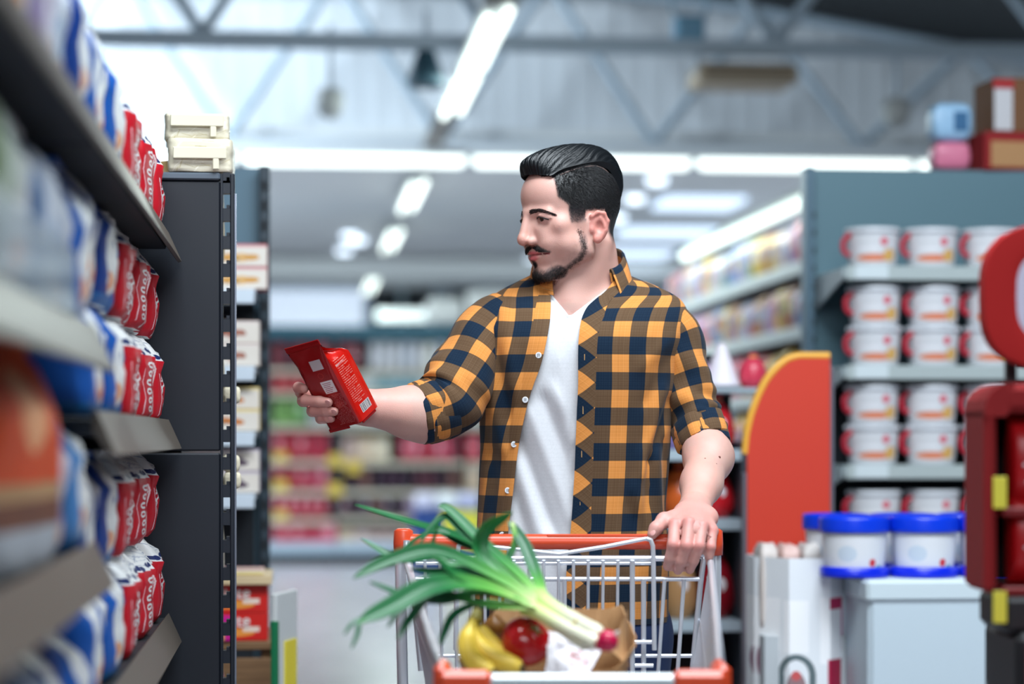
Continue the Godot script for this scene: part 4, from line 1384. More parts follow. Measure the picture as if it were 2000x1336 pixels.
func build_orange_display() -> void:
	var a := px(1457, 1336, 5.72)
	var t := root_at("orange_panel", Vector3(a.x, 0, a.z))
	var s := 5.72 / F
	var w := 164.0 * s
	var h := EYE + (854.0 - 700.0) * s
	var poly := PackedVector2Array([Vector2(0, 0), Vector2(w, 0), Vector2(w, h)])
	var arc := [[1560, 700], [1540, 706], [1520, 722], [1500, 745], [1484, 775], [1470, 812], [1461, 850], [1457, 890]]
	for q in arc:
		poly.append(Vector2((q[0] - 1457.0) * s, EYE + (854.0 - q[1]) * s))
	var b := MB.new()
	b.prism(poly, 0.018)
	part(t, "panel", b.mesh(), mat(rgb(206, 60, 40), 0.45))
	var rim := MB.new()
	var line := [Vector3(w, h + 0.006, 0.009), Vector3(w * 0.65, h + 0.006, 0.009)]
	for q in arc:
		line.append(Vector3((q[0] - 1457.0) * s - 0.004, EYE + (854.0 - q[1]) * s + 0.005, 0.009))
	rim.tube(smooth_path(line, 3), 0.0105, 8)
	part(t, "yellow_rim", rim.mesh(), mat(rgb(232, 170, 60), 0.4))
	var edge := MB.new()
	edge.box(Vector3(-0.006, 0.56, 0.004), Vector3(0.010, 1.12, 0.03), 0.003)
	edge.box(Vector3(w + 0.006, 0.7, 0.004), Vector3(0.010, 1.38, 0.03), 0.003)
	part(t, "metal_edge", edge.mesh(), mat(rgb(120, 118, 128), 0.4, 0.3))
	tag(t, "tall orange display panel with a rounded yellow rimmed corner", "panel")
	# printed eight-sided bin in front of it
	var c := px(1566, 1080, 5.36)
	var bin := root_at("printed_bin", Vector3(c.x, 0, c.z - 0.02))
	var bh := 0.925
	var hwid := 0.107
	var pts: Array[Vector2] = [Vector2(-hwid, -0.02), Vector2(-0.045, 0.085), Vector2(0.05, 0.10), Vector2(hwid, 0.03), Vector2(hwid, -0.12), Vector2(-hwid, -0.12)]
	var wb := MB.new()
	var inner := MB.new()
	var im := canvas(256, 512, rgb(236, 240, 244))
	rect(im, 0, 100, 64, 130, rgb(252, 253, 255))
	rect(im, 72, 104, 54, 130, rgb(252, 253, 255))
	rect(im, 150, 96, 80, 164, rgb(252, 253, 255))
	rect(im, 170, 98, 60, 28, rgb(196, 34, 90))
	rect(im, 224, 120, 10, 110, rgb(206, 140, 170))
	rect(im, 166, 250, 66, 140, rgb(176, 14, 64))
	dab(im, 26, 260, 20, 50, rgb(130, 60, 90))
	rect(im, 40, 240, 10, 260, rgb(150, 130, 150))
	for k in 60:
		var ang := PI + PI * k / 59.0
		dab(im, 100 + cos(ang) * 34, 290 + sin(ang) * 46, 7, 7, rgb(96, 112, 116))
	rect(im, 60, 290, 14, 200, rgb(96, 112, 116))
	rect(im, 127, 290, 14, 200, rgb(96, 112, 116))
	dab(im, 100, 330, 22, 50, rgb(150, 120, 124))
	dab(im, 100, 290, 10, 12, rgb(206, 90, 90))
	for j in pts.size():
		var p := pts[j]
		var q := pts[(j + 1) % pts.size()]
		var u0 := j / 3.0 if j < 3 else 0.0
		var u1 := (j + 1) / 3.0 if j < 3 else 0.05
		wb.quad(Vector3(p.x, 0, p.y), Vector3(q.x, 0, q.y), Vector3(q.x, bh, q.y), Vector3(p.x, bh, p.y), Rect2(u0, 0, u1 - u0, 1.9))
		inner.quad(Vector3(q.x, 0.3, q.y) * Vector3(0.97, 1, 0.97), Vector3(p.x, 0.3, p.y) * Vector3(0.97, 1, 0.97), Vector3(p.x, bh, p.y) * Vector3(0.97, 1, 0.97), Vector3(q.x, bh, q.y) * Vector3(0.97, 1, 0.97))
		inner.quad(Vector3(p.x, bh, p.y), Vector3(q.x, bh, q.y), Vector3(q.x, bh, q.y) * Vector3(0.97, 1, 0.97), Vector3(p.x, bh, p.y) * Vector3(0.97, 1, 0.97))
	var bm := tmat(im, 0.5, "printed card")
	part(bin, "printed_wall", wb.mesh(), bm)
	part(bin, "inner_wall", inner.mesh(), mat(rgb(206, 212, 216), 0.6))
	tag(bin, "white printed many sided card bin in front of the orange panel", "bin")
	for k in 4:
		tag(single("wrapped_loaf", soft_box(Vector3(0.048, 0.21, 0.11), 0.12, 60 + k), mat([rgb(206, 196, 190), rgb(214, 180, 172), rgb(206, 200, 196), rgb(196, 160, 150)][k], 0.5), Vector3(c.x - 0.075 + 0.05 * k, 0.745, c.z - 0.06 + 0.008 * k)), "%s wrapped pack standing in the printed bin" % ["first", "second", "third", "fourth"][k], "pack")
	var deck := MB.new()
	deck.box(Vector3(0, 0.37, -0.03), Vector3(0.195, 0.74, 0.17))
	part(bin, "inner_block", deck.mesh(), mat(rgb(180, 186, 190), 0.6))
	# plain grey chest with blue-lidded tubs on it
	var g0 := px(1692, 1150, 5.15)
	var g1 := px(1935, 1150, 5.15)
	var top := EYE + (854.0 - 1132.0) / F * 5.15
	var ch := root_at("grey_chest", Vector3((g0.x + g1.x) * 0.5, 0, g0.z - 0.2))
	var gw := g1.x - g0.x
	part(ch, "chest_body", box_mesh(Vector3(gw, top - 0.02, 0.44), 0.012, Vector3(0, (top - 0.02) * 0.5, 0)), mat(rgb(190, 205, 214), 0.6))
	part(ch, "top_rim", box_mesh(Vector3(gw + 0.012, 0.05, 0.455), 0.008, Vector3(0, top - 0.025, 0)), mat(rgb(200, 214, 220), 0.55))
	tag(ch, "plain pale grey chest carrying the blue lidded tubs", "chest")
	var proto := make_tub(1)
	var spots := [[1822, 0, 0.12], [1908, 0, 0.12], [1712, 0, 0.12], [1672, 0, -0.06], [1790, 0, -0.06], [1880, 0, -0.06]]
	var i := 0
	for q in spots:
		var o := proto if i == 0 else copy(proto)
		var d := 5.18 if q[2] > 0 else 5.36
		var p := px(q[0], 1000, d)
		if q[2] > 0:
			p.x = [ch.position.x + 0.02, ch.position.x + 0.185, ch.position.x - 0.145][i]
		else:
			p.x = [ch.position.x - 0.145, ch.position.x + 0.02, ch.position.x + 0.185][i - 3]
		o.position = Vector3(p.x, top + 0.001, ch.position.z + (0.10 if q[2] > 0 else -0.075))
		o.scale = Vector3(1, 1.22, 1)
		tag(o, "blue lidded white tub on the grey chest, %s row, %s" % [["front", "back"][int(i / 3.0)], ["middle", "right", "left", "left", "middle", "right"][i]], "tub")
		var rimb := MB.new()
		rimb.lathe([Vector2(0.068, 0.0), Vector2(0.080, 0.0), Vector2(0.081, 0.016), Vector2(0.07, 0.018)], 40)
		if i == 0:
			pass
		i += 1
	for k in 6:
		var q: Node3D = get_node(NodePath("blue_lidded_tub" if k == 0 else "blue_lidded_tub_%03d" % k))
		var rimb := MB.new()
		rimb.lathe([Vector2(0.060, 0.0), Vector2(0.0795, 0.0), Vector2(0.0805, 0.004), Vector2(0.0805, 0.018), Vector2(0.0700, 0.020)], 40)
		if not cache.has("bluefoot"):
			cache["bluefoot"] = rimb.mesh()
		part(q, "foot_ring", cache["bluefoot"], mat(rgb(10, 40, 206), 0.3))

func build_red_rack() -> void:
	# red hanging rack close to the camera at the right edge
	var d := 3.0
	var s := d / F
	var a := px(1920, 1336, d)
	var t := root_at("red_rack", a * Vector3(1, 0, 1), -YAW)
	var red := mat(rgb(134, 8, 12), 0.85)
	var w := 0.32
	var y := func(p: float) -> float: return EYE + (854.0 - p) * s
	# frame: an arch with a thick rim
	var outer := PackedVector2Array()
	var y0: float = y.call(1158.0)
	var y1: float = y.call(748.0)
	for q in [[0.0, y0], [w, y0], [w, y1]]:
		outer.append(Vector2(q[0], q[1]))
	for k in 7:
		var an := PI * 0.5 + PI * 0.5 * k / 6.0
		outer.append(Vector2(0.035 + cos(an) * 0.035, y1 - 0.035 + sin(an) * 0.035))
	var b := MB.new()
	var iw := 0.017
	b.box(Vector3(iw * 0.5, (y0 + y1 - 0.03) * 0.5, -0.06), Vector3(iw, y1 - y0 - 0.03, 0.14), 0.008)
	b.box(Vector3(w - iw * 0.5, (y0 + y1 - 0.03) * 0.5, -0.06), Vector3(iw, y1 - y0 - 0.03, 0.14), 0.008)
	b.box(Vector3(w * 0.5 + 0.008, y1 - 0.02, -0.06), Vector3(w - 0.03, 0.04, 0.14), 0.01)
	var corner := MB.new()
	corner.xf = Transform3D(Basis.IDENTITY, Vector3(0, 0, -0.129))
	var cq := PackedVector2Array([Vector2(0.0, y1 - 0.045), Vector2(0.028, y1 - 0.045), Vector2(0.04, y1 - 0.03), Vector2(0.04, y1)])
	for k in 5:
		var an := PI * 0.5 + PI * 0.5 * k / 4.0
		cq.append(Vector2(0.036 + cos(an) * 0.036, y1 - 0.036 + sin(an) * 0.036))
	corner.prism(cq, 0.138)
	part(t, "frame", b.mesh(), red)
	part(t, "rounded_corner", corner.mesh(), red)
	part(t, "back_panel", box_mesh(Vector3(w - 0.02, y1 - y0 - 0.02, 0.01)), mat(rgb(30, 6, 8), 0.7), Vector3(w * 0.5, (y0 + y1) * 0.5, -0.125))
	for p in [1000.0, 1155.0]:
		part(t, "shelf", box_mesh(Vector3(w - 0.05, 0.012, 0.13), 0.002), mat(rgb(120, 10, 14), 0.5), Vector3(w * 0.5, y.call(p), -0.06))
	part(t, "stand", box_mesh(Vector3(0.24, y.call(1235.0), 0.2), 0.01), mat(rgb(22, 22, 26), 0.6), Vector3(0.16, y.call(1235.0) * 0.5, -0.08))
	part(t, "stand_top", box_mesh(Vector3(0.28, 0.05, 0.16), 0.008), mat(rgb(24, 24, 28), 0.6), Vector3(0.165, y.call(1200.0), -0.07))
	for q in [0.05, 0.27]:
		part(t, "post", box_mesh(Vector3(0.014, 0.08, 0.014)), mat(rgb(40, 40, 44), 0.5), Vector3(q, y1 + 0.03, -0.06))
	tag(t, "red rack of small red packets at the right edge, close by", "rack")
	# rounded red sign above it, with a pale middle
	var sg := root_at("round_sign", a * Vector3(1, 0, 1) + Basis(Vector3.UP, -YAW) * Vector3(0.0, 0, 0.0), -YAW)
	var poly := PackedVector2Array()
	var rows := []
	var cx := 0.205
	var cy: float = y.call(578.0)
	for lay in 6:
		var g: float = [1.0, 1.0, 0.985, 0.62, 0.60, 0.58][lay]
		var zz: float = [-0.03, 0.0, 0.0015, 0.0018, 0.001, 0.0005][lay]
		var ring := PackedVector3Array()
		for k in 48:
			var an := TAU * k / 48.0
			ring.append(Vector3(cx + signf(cos(an)) * pow(absf(cos(an)), 0.5) * (0.205 * g if g > 0.9 else 0.166 * g / 0.6), cy + signf(sin(an)) * pow(absf(sin(an)), 0.6) * 0.103 * (g if g > 0.9 else g + 0.12), zz))
		rows.append(ring)
	var sb := MB.new()
	sb.grid(rows, true, true)
	sb.fan(rows[0], Vector3(0, 0, -1))
	part(sg, "red_ring", sb.mesh(), mat(rgb(170, 10, 8), 0.85))
	var wm := MB.new()
	wm.fan(rows[5], Vector3(0, 0, 1))
	part(sg, "white_middle", wm.mesh(), mat(rgb(206, 200, 220), 0.4))
	for k in 3:
		part(sg, "stroke", box_mesh(Vector3(0.02, 0.05, 0.004), 0.002), mat(rgb(170, 90, 150), 0.5), Vector3(cx + 0.02 + 0.03 * k, cy - 0.02 + 0.01 * k, 0.006))
	tag(sg, "rounded red sign with a white middle above the red rack", "sign")
	var r := RandomNumberGenerator.new()
	r.seed = 9
	for i in 2:
		for k in 4:
			var base: float = [y.call(986.0), y.call(1141.0)][i]
			var o := root_at("red_packet", a * Vector3(1, 0, 1) + Basis(Vector3.UP, -YAW) * Vector3(0.066 + 0.052 * k, base, -0.05 - 0.012 * (k % 2)), -YAW)
			part(o, "wrapper", packet_mesh(0.05, 0.13, 0), mat(rgb(190, 20, 26), 0.35))
			if k < 2:
				part(o, "white_print", letters([["7", "Z"], ["1", "8"]][i][k], 0.04, 0.002), mat(rgb(222, 210, 216), 0.5), Vector3(0, 0.045, 0.046))
			else:
				part(o, "white_print", box_mesh(Vector3(0.026, 0.034, 0.002), 0.0005), mat(rgb(222, 210, 216), 0.5), Vector3(0, 0.05, 0.046))
			o.scale = Vector3(1, 0.92, 0.8)
			tag(o, "small red packet in the %s tier of the red rack, %s from its left" % [["upper", "lower"][i], ["first", "second", "third", "fourth"][k]], "packet")
	for i in 2:
		tag(single("price_tag", box_mesh(Vector3(0.018, 0.042, 0.002), 0.0005), mat(rgb(226, 214, 70), 0.5), px(1953, [962, 1186][i], d - 0.012) , Vector3(0, -YAW, 0)), "yellow price tag on the %s edge of the red rack" % ["upper shelf", "lower shelf"][i], "price tag")
	for k in 3:
		var o := root_at("red_packet", a * Vector3(1, 0, 1) + Basis(Vector3.UP, -YAW) * Vector3(0.07 + 0.06 * k, y.call(1336.0) - 0.02, 0.075), -YAW)
		part(o, "wrapper", packet_mesh(0.055, 0.13, 0), mat(rgb(190, 24, 40), 0.35))
		part(o, "white_print", box_mesh(Vector3(0.03, 0.03, 0.002), 0.0005), mat(rgb(210, 206, 220), 0.5), Vector3(0, 0.03, 0.047))
		o.scale = Vector3(1, 0.8, 0.7)
		o.position.y = y.call(1336.0) - 0.03
		tag(o, "small red packet hanging below the red rack, %s from the left" % ["first", "second", "third"][k], "packet")
	part(t, "low_ledge", box_mesh(Vector3(0.26, 0.012, 0.1), 0.002), mat(rgb(24, 24, 28), 0.6), Vector3(0.16, y.call(1336.0) - 0.037, 0.07))

# ---------------------------------------------------------------- the trolley
const CART_X := 0.080
const CART_D := 3.90
# a point of the trolley's own frame: x right, y up, z towards the camera from the handle
func cp(x: float, y: float, z: float) -> Vector3:
	var d := CART_D - z
	return Vector3((x - 1000.0) / F * d - CART_X, EYE + (854.0 - y) / F * d, z)

func wire(t: Node3D, pts: Array, r: float, m: Material, called := "wire", bend := false) -> void:
	var b := MB.new()
	b.tube(smooth_path(pts, 5) if bend else pts, r, 8, true)
	part(t, called, b.mesh(), m)

func build_cart() -> void:
	var t := root_at("shopping_trolley", cam3(CART_X, 0, CART_D), -YAW)
	tag(t, "chrome wire shopping trolley with an orange handle and orange corner caps", "trolley")
	var chrome := mat(rgb(226, 229, 236), 0.28, 0.55, "chrome")
	var orange := mat(rgb(216, 76, 42), 0.32, 0.0, "orange plastic")
	var zr := 0.02                                                    # rear gate
	var zf := 0.86                                                    # front rim
	var hr := 0.997                                                   # rim height behind and in front
	var hf := 0.885
	var wr := 0.262
	var wf := 0.188
	var cxf := 0.015
	var br := 0.66                                                    # basket floor
	var bf := 0.70
	# handle with its end caps
	var hd := MB.new()
	hd.tube([Vector3(-0.268, 1.029, 0), Vector3(0.268, 1.029, 0)], 0.0135, 16)
	part(t, "handle_bar", hd.mesh(), orange)
	var gl := MB.new()
	gl.box(Vector3(0.1, 1.0395, 0.0085), Vector3(0.24, 0.006, 0.004), 0.0015)
	part(t, "handle_label", gl.mesh(), mat(rgb(214, 84, 56), 0.15))
	for s in [-1.0, 1.0]:
		var e := MB.new()
		e.lathe([Vector2(0, -0.02), Vector2(0.0165, -0.02), Vector2(0.0175, 0.0), Vector2(0.0165, 0.022), Vector2(0.010, 0.026), Vector2(0, 0.026)], 16)
		part(t, "handle_cap", e.mesh(), orange, Vector3(0.268 * s, 1.026, 0))
		wire(t, [Vector3(0.272 * s, 1.016, 0), Vector3(0.272 * s, 0.93, 0.006), Vector3(0.262 * s, 0.55, 0.03), Vector3(0.25 * s, 0.2, 0.05), Vector3(0.22 * s, 0.17, 0.12), Vector3(0.19 * s, 0.165, 0.75)], 0.0095, chrome, "frame_tube", true)
		wire(t, [Vector3(0.262 * s, 0.60, 0.02), Vector3(0.235 * s, 0.625, 0.10), Vector3(0.175 * s, 0.665, 0.80)], 0.0075, chrome, "frame_tube", true)
	# bent wire of the child seat
	wire(t, [cp(902, 1062, 0.06), cp(1000, 1072, 0.06), cp(1092, 1082, 0.06), cp(1180, 1068, 0.06), cp(1262, 1052, 0.06)], 0.0035, chrome, "seat_wire")
	wire(t, [cp(1262, 1052, 0.06), cp(1271, 1055, 0.06), cp(1275, 1066, 0.06), cp(1276, 1085, 0.06), cp(1278, 1270, 0.06)], 0.0040, chrome, "seat_wire")
	wire(t, [cp(902, 1062, 0.06), cp(896, 1066, 0.06), cp(893, 1085, 0.06), cp(890, 1270, 0.06)], 0.0040, chrome, "seat_wire")
	# rear gate
	for q in [[1091, 0.0052, 800, 1366], [1100, 0.0035, 812, 1275], [1131, 0.0040, 812, 1372], [1281, 0.0036, 820, 1360]]:
		wire(t, [cp(q[2], q[0], 0.03), cp(q[3], q[0], 0.03)], q[1], chrome, "gate_wire")
	for q in [[1254, 1240, 1276], [1300, 1240, 1276]]:
		wire(t, [cp(q[1], q[0], 0.05), cp(q[2], q[0], 0.05)], 0.0038, chrome, "gate_wire")
	var x := 830.0
	while x < 1250.0:
		wire(t, [cp(x, 1096, 0.034), cp(x + (x - 1090) * -0.02, 1310, 0.034)], 0.0028, chrome, "gate_wire")
		x += 29.0
	for q in [[1103, 0.0034], [1235, 0.0044], [1257, 0.0044], [1298, 0.0034], [1336, 0.0036]]:
		wire(t, [cp(q[0], 1131 if q[0] != 1235 else 1096, 0.038), cp(q[0] - (14 if q[0] > 1280 else 0), 1330, 0.038)], q[1], chrome, "gate_wire")
	wire(t, [cp(1366, 1091, 0.03), cp(1372, 1078, 0.03), cp(1374, 1095, 0.03), cp(1368, 1140, 0.03), cp(1352, 1310, 0.03)], 0.0048, chrome, "gate_wire")
	wire(t, [cp(808, 1091, 0.03), cp(802, 1078, 0.03), cp(800, 1095, 0.03), cp(806, 1140, 0.03), cp(822, 1310, 0.03)], 0.0048, chrome, "gate_wire")
	wire(t, [cp(1355, 1083, 0.034), cp(1381, 1083, 0.034)], 0.0045, chrome, "hinge_pin")
	# side rims and the walls below them
	for s in [-1.0, 1.0]:
		var a := Vector3(s * wr, hr, zr)
		var b := Vector3(cxf + s * wf, hf, zf)
		wire(t, [a + Vector3(0, 0.035, -0.005), a, b], 0.0062, chrome, "rim_wire")
		wire(t, [a + Vector3(s * -0.004, -0.028, 0), b + Vector3(s * -0.004, -0.024, 0)], 0.0032, chrome, "side_wire")
		var slat := MB.new()
		slat.tube([a.lerp(b, 0.05) + Vector3(s * 0.002, -0.004, 0), b + Vector3(s * 0.002, -0.004, 0)], [0.006, 0.0115], 8, true, false, 0.4, Vector3(1, 0, 0))
		part(t, "rim_strip", slat.mesh(), mat(rgb(142, 156, 166), 0.3, 0.6))
		for k in 24:
			var w := (k + 0.5) / 24.0
			var top := a.lerp(b, w)
			var low := Vector3(s * 0.205, br, 0.05).lerp(Vector3(cxf + s * 0.15, bf, 0.80), w)
			wire(t, [top, low], 0.0026, chrome, "side_wire")
		for g in [0.3, 0.62, 0.92]:
			wire(t, [a.lerp(Vector3(s * 0.205, br, 0.05), g), b.lerp(Vector3(cxf + s * 0.15, bf, 0.80), g)], 0.003, chrome, "side_wire")
	# floor of the basket and the front wall
	for k in 9:
		var w := (k + 0.5) / 9.0
		wire(t, [Vector3(lerpf(-0.205, 0.205, w), br, 0.05), Vector3(cxf + lerpf(-0.15, 0.15, w), bf, 0.80)], 0.0028, chrome, "floor_wire")
	for k in 7:
		var w := k / 6.0
		var hw := lerpf(0.205, 0.15, w)
		wire(t, [Vector3(cxf * w - hw, lerpf(br, bf, w) - 0.004, lerpf(0.05, 0.80, w)), Vector3(cxf * w + hw, lerpf(br, bf, w) - 0.004, lerpf(0.05, 0.80, w))], 0.0034, chrome, "floor_wire")
	for k in 14:
		var w := (k + 0.5) / 14.0
		wire(t, [Vector3(cxf + lerpf(-wf, wf, w), hf, zf), Vector3(cxf + lerpf(-0.15, 0.15, w), bf, 0.80)], 0.0028, chrome, "front_wire")
	for g in [0.4, 0.8]:
		wire(t, [Vector3(cxf - lerpf(wf, 0.15, g), lerpf(hf, bf, g), lerpf(zf, 0.80, g)), Vector3(cxf + lerpf(wf, 0.15, g), lerpf(hf, bf, g), lerpf(zf, 0.80, g))], 0.003, chrome, "front_wire")
	# front rim: pale bar between two orange corner caps
	var bar := MB.new()
	bar.box(Vector3(cxf, hf - 0.008, zf), Vector3(0.26, 0.028, 0.018), 0.006)
	part(t, "front_bar", bar.mesh(), mat(rgb(206, 214, 216), 0.3, 0.1))
	var groove := MB.new()
	groove.box(Vector3(cxf, hf - 0.006, zf + 0.0095), Vector3(0.256, 0.003, 0.002), 0.0005)
	part(t, "bar_groove", groove.mesh(), mat(rgb(120, 134, 140), 0.4))
	for s in [-1.0, 1.0]:
		var c := MB.new()
		c.box(Vector3(cxf + s * 0.158, hf - 0.012, zf), Vector3(0.074, 0.046, 0.030), 0.008)
		c.box(Vector3(cxf + s * 0.190, hf - 0.006, zf - 0.035), Vector3(0.022, 0.050, 0.085), 0.008)
		part(t, "corner_cap", c.mesh(), orange)
	# wheels
	for q in [[-0.21, 0.10], [0.21, 0.10], [-0.17, 0.74], [0.17, 0.74]]:
		var wl := MB.new()
		wl.xf = Transform3D(Basis(Vector3.FORWARD, PI * 0.5), Vector3(q[0], 0.0625, q[1]))
		wl.lathe([Vector2(0, -0.015), Vector2(0.05, -0.015), Vector2(0.0615, -0.010), Vector2(0.0615, 0.010), Vector2(0.05, 0.015), Vector2(0, 0.015)], 24)
		part(t, "wheel", wl.mesh(), mat(rgb(58, 60, 64), 0.6))
		var fk := MB.new()
		fk.box(Vector3(q[0] - 0.02, 0.105, q[1]), Vector3(0.005, 0.11, 0.03), 0.002)
		fk.box(Vector3(q[0] + 0.02, 0.105, q[1]), Vector3(0.005, 0.11, 0.03), 0.002)
		fk.box(Vector3(q[0], 0.16, q[1]), Vector3(0.045, 0.012, 0.035), 0.003)
		part(t, "castor_fork", fk.mesh(), chrome)

# ---------------------------------------------------------------- what lies in the trolley
var bag_base := Vector3.ZERO
func gp(x: float, y: float, d: float) -> Vector3:          # from a sight line and a distance, in the camera-facing frame of the trolley
	return cp(x, y, CART_D - d)

func build_groceries() -> void:
	var at := cam3(CART_X, 0, CART_D)
	# kraft paper bag standing open in the basket
	var bag := root_at("kraft_bag", at, -YAW)
	tag(bag, "open brown kraft paper bag standing at the front of the trolley basket", "bag")
	var kraft := kraft_mat()
	var cx := gp(1072, 1250, 3.36).x
	var cz := CART_D - 3.36
	var hw := 0.118
	var hd := 0.085
	var rows := []
	var n := FastNoiseLite.new()
	n.seed = 15
	n.frequency = 9.0
	for i in 15:
		var w := i / 14.0
		var ring := PackedVector3Array()
		for j in 64:
			var a := TAU * j / 64.0
			var e := 0.34
			var p := Vector3(cx + signf(cos(a)) * pow(absf(cos(a)), e) * hw, 0, cz + signf(sin(a)) * pow(absf(sin(a)), e) * hd)
			# the rim stands higher behind and at the right, lower towards the camera
			var top := 0.885 + 0.062 * smoothstep(0.2, -0.9, sin(a)) * smoothstep(-0.55, 0.05, cos(a) + 0.25) + 0.022 * smoothstep(0.4, 1.0, cos(a)) - 0.014 * smoothstep(0.4, 1.0, sin(a))
			p.y = lerpf(0.705, top, w)
			var k := n.get_noise_3d(p.x, p.y * 1.3, p.z) * 0.012 * smoothstep(0.0, 0.3, w)
			p += Vector3(cos(a), 0, sin(a)) * k
			if w > 0.8:
				p += Vector3(cos(a), 0, sin(a)) * 0.05 * (w - 0.8) * (1.0 + 0.5 * sin(a * 3.0))
			ring.append(p)
		rows.append(ring)
	var b := MB.new()
	b.grid(rows, true)
	var inner := []
	for r in rows:
		var ring := PackedVector3Array()
		for p in r:
			ring.append(Vector3(cx, p.y, cz).lerp(p, 0.985))
		inner.append(ring)
	b.grid(inner, true, true)
	b.grid([rows[14], inner[14]], true)
	b.fan(rows[0], Vector3.DOWN)
	part(bag, "paper_wall", b.mesh(), kraft)
	var fold := MB.new()                                               # turned-out corner at the right
	var fr := []
	for i in 7:
		var w := i / 6.0
		var line := PackedVector3Array()
		for j in 9:
			var g := j / 8.0
			line.append(gp(lerpf(1226, 1190 + 40 * w, g), lerpf(1188 + 100 * w, 1268 + 36 * w, g), lerpf(3.36, 3.29, g)) + Vector3(0, 0, 0.012 * sin(PI * g)))
		fr.append(line)
	fold.grid(fr, false, false)
	part(bag, "turned_corner", fold.mesh(), kraft)
	# bananas
	var bn := root_at("banana_bunch", at, -YAW)
	tag(bn, "bunch of yellow bananas leaning in the left of the paper bag", "bananas")
	var yel := vmat(0.42, "banana")
	var sets := [
		[[928, 1206], [921, 1230], [930, 1258], [958, 1282], [1002, 1300], [1024, 1305], 3.24, 0.0155],
		[[936, 1206], [930, 1226], [946, 1250], [974, 1276], [1008, 1296], [1020, 1300], 3.27, 0.015],
		[[924, 1208], [914, 1240], [914, 1272], [930, 1296], [952, 1310], [966, 1315], 3.22, 0.0150]]
	for q in sets:
		var path := []
		for k in 6:
			path.append(gp(q[k][0], q[k][1], q[6] - 0.008 * k))
		path = smooth_path(path, 5)
		var rr := []
		var mb := MB.new()
		var rows2 := []
		var cols := []
		for i in path.size():
			var w := float(i) / (path.size() - 1)
			rr.append(q[7] * curve([Vector2(0, 0.34), Vector2(0.1, 0.42), Vector2(0.22, 0.85), Vector2(0.5, 1.0), Vector2(0.8, 0.85), Vector2(0.95, 0.4), Vector2(1, 0.2)], w))
		var nrm := Vector3(0, 0, 1)
		for i in path.size():
			var tg: Vector3 = (path[mini(i + 1, path.size() - 1)] - path[maxi(i - 1, 0)]).normalized()
			nrm = (nrm - tg * nrm.dot(tg)).normalized()
			var bi := tg.cross(nrm)
			var ring := PackedVector3Array()
			var cl := []
			var w := float(i) / (path.size() - 1)
			for j in 15:
				var a := TAU * j / 15.0
				var f := 1.0 + 0.07 * cos(a * 5.0)                     # five soft edges
				ring.append(path[i] + (nrm * cos(a) + bi * sin(a)) * rr[i] * f)
				var c := rgb(236, 200, 74).lerp(rgb(206, 190, 84), 0.5 * smoothstep(0.25, 0.0, w))
				if w > 0.95:
					c = rgb(80, 62, 36)
				elif w < 0.04:
					c = rgb(120, 104, 50)
				cl.append(c.srgb_to_linear())
			rows2.append(ring)
			cols.append(cl)
		mb.grid(rows2, true, true, [], false, cols)
		part(bn, "banana", mb.mesh(), yel)
	var stem := MB.new()
	stem.tube([gp(927, 1214, 3.245), gp(930, 1204, 3.25), gp(934, 1192, 3.255)], [0.011, 0.009, 0.007], 10)
	part(bn, "stem", stem.mesh(), mat(rgb(150, 138, 62), 0.6))
	# big red tomato
	var tm := root_at("tomato", at + Basis(Vector3.UP, -YAW) * gp(1028, 1253, 3.25), -YAW)
	tag(tm, "large glossy red tomato between the bananas and the white paper", "tomato")
	var mbt := MB.new()
	var rt := []
	for i in 25:
		var v := PI * i / 24.0
		var ring := PackedVector3Array()
		for j in 48:
			var a := TAU * j / 48.0
			var lob := 1.0 + 0.035 * cos(a * 5.0) * pow(sin(v), 1.0) * (0.5 + 0.5 * cos(v))
			var y := -cos(v) * 0.033
			if v > 2.2:
				y -= 0.010 * pow((v - 2.2) / 0.94, 2.0)
			ring.append(Vector3(sin(v) * cos(a) * 0.0375 * lob, y, sin(v) * sin(a) * 0.0375 * lob))
		rt.append(ring)
	mbt.grid(rt, true)
	var tilt := Vector3(0.55, 0.0, -0.55)
	part(tm, "fruit", mbt.mesh(), mat(rgb(172, 22, 26), 0.16, 0.0, "tomato skin"), Vector3.ZERO, tilt)
	var cal := MB.new()
	for k in 5:
		var a := TAU * k / 5.0
		cal.tube([Vector3(0, 0.0245, 0), Vector3(cos(a) * 0.008, 0.027, sin(a) * 0.008), Vector3(cos(a) * 0.015, 0.027, sin(a) * 0.015)], [0.002, 0.0024, 0.0006], 6, true, false, 0.4, Vector3.UP)
	part(tm, "calyx", cal.mesh(), mat(rgb(112, 112, 60), 0.7), Vector3.ZERO, tilt)
	var on := MB.new()
	on.lathe([Vector2(0, -0.02), Vector2(0.012, -0.017), Vector2(0.0195, -0.004), Vector2(0.018, 0.008), Vector2(0.008, 0.016), Vector2(0.003, 0.022), Vector2(0, 0.023)], 24)
	tag(single("onion", on.mesh(), mat(rgb(160, 106, 44), 0.35), at + Basis(Vector3.UP, -YAW) * gp(966, 1228, 3.31)), "small brown onion behind the bananas and the tomato", "onion")
	# crumpled white paper with a faded red print
	var im := canvas(128, 128, rgb(232, 228, 234))
	var r := RandomNumberGenerator.new()
	r.seed = 3
	for k in 9:
		scribble(im, 62, 36 + k * 7, 50, 5, rgb(222, 110, 110), r, 1.6)
	for k in 20:
		dab(im, 70 + r.randf() * 34, 40 + r.randf() * 50, 3, 2, rgb(224, 150, 140))
	var pr := []
	var pu := []
	var pn := FastNoiseLite.new()
	pn.seed = 8
	pn.frequency = 26.0
	var c4 := [gp(1064, 1226, 3.27), gp(1176, 1268, 3.24), gp(1150, 1318, 3.19), gp(1066, 1318, 3.19)]
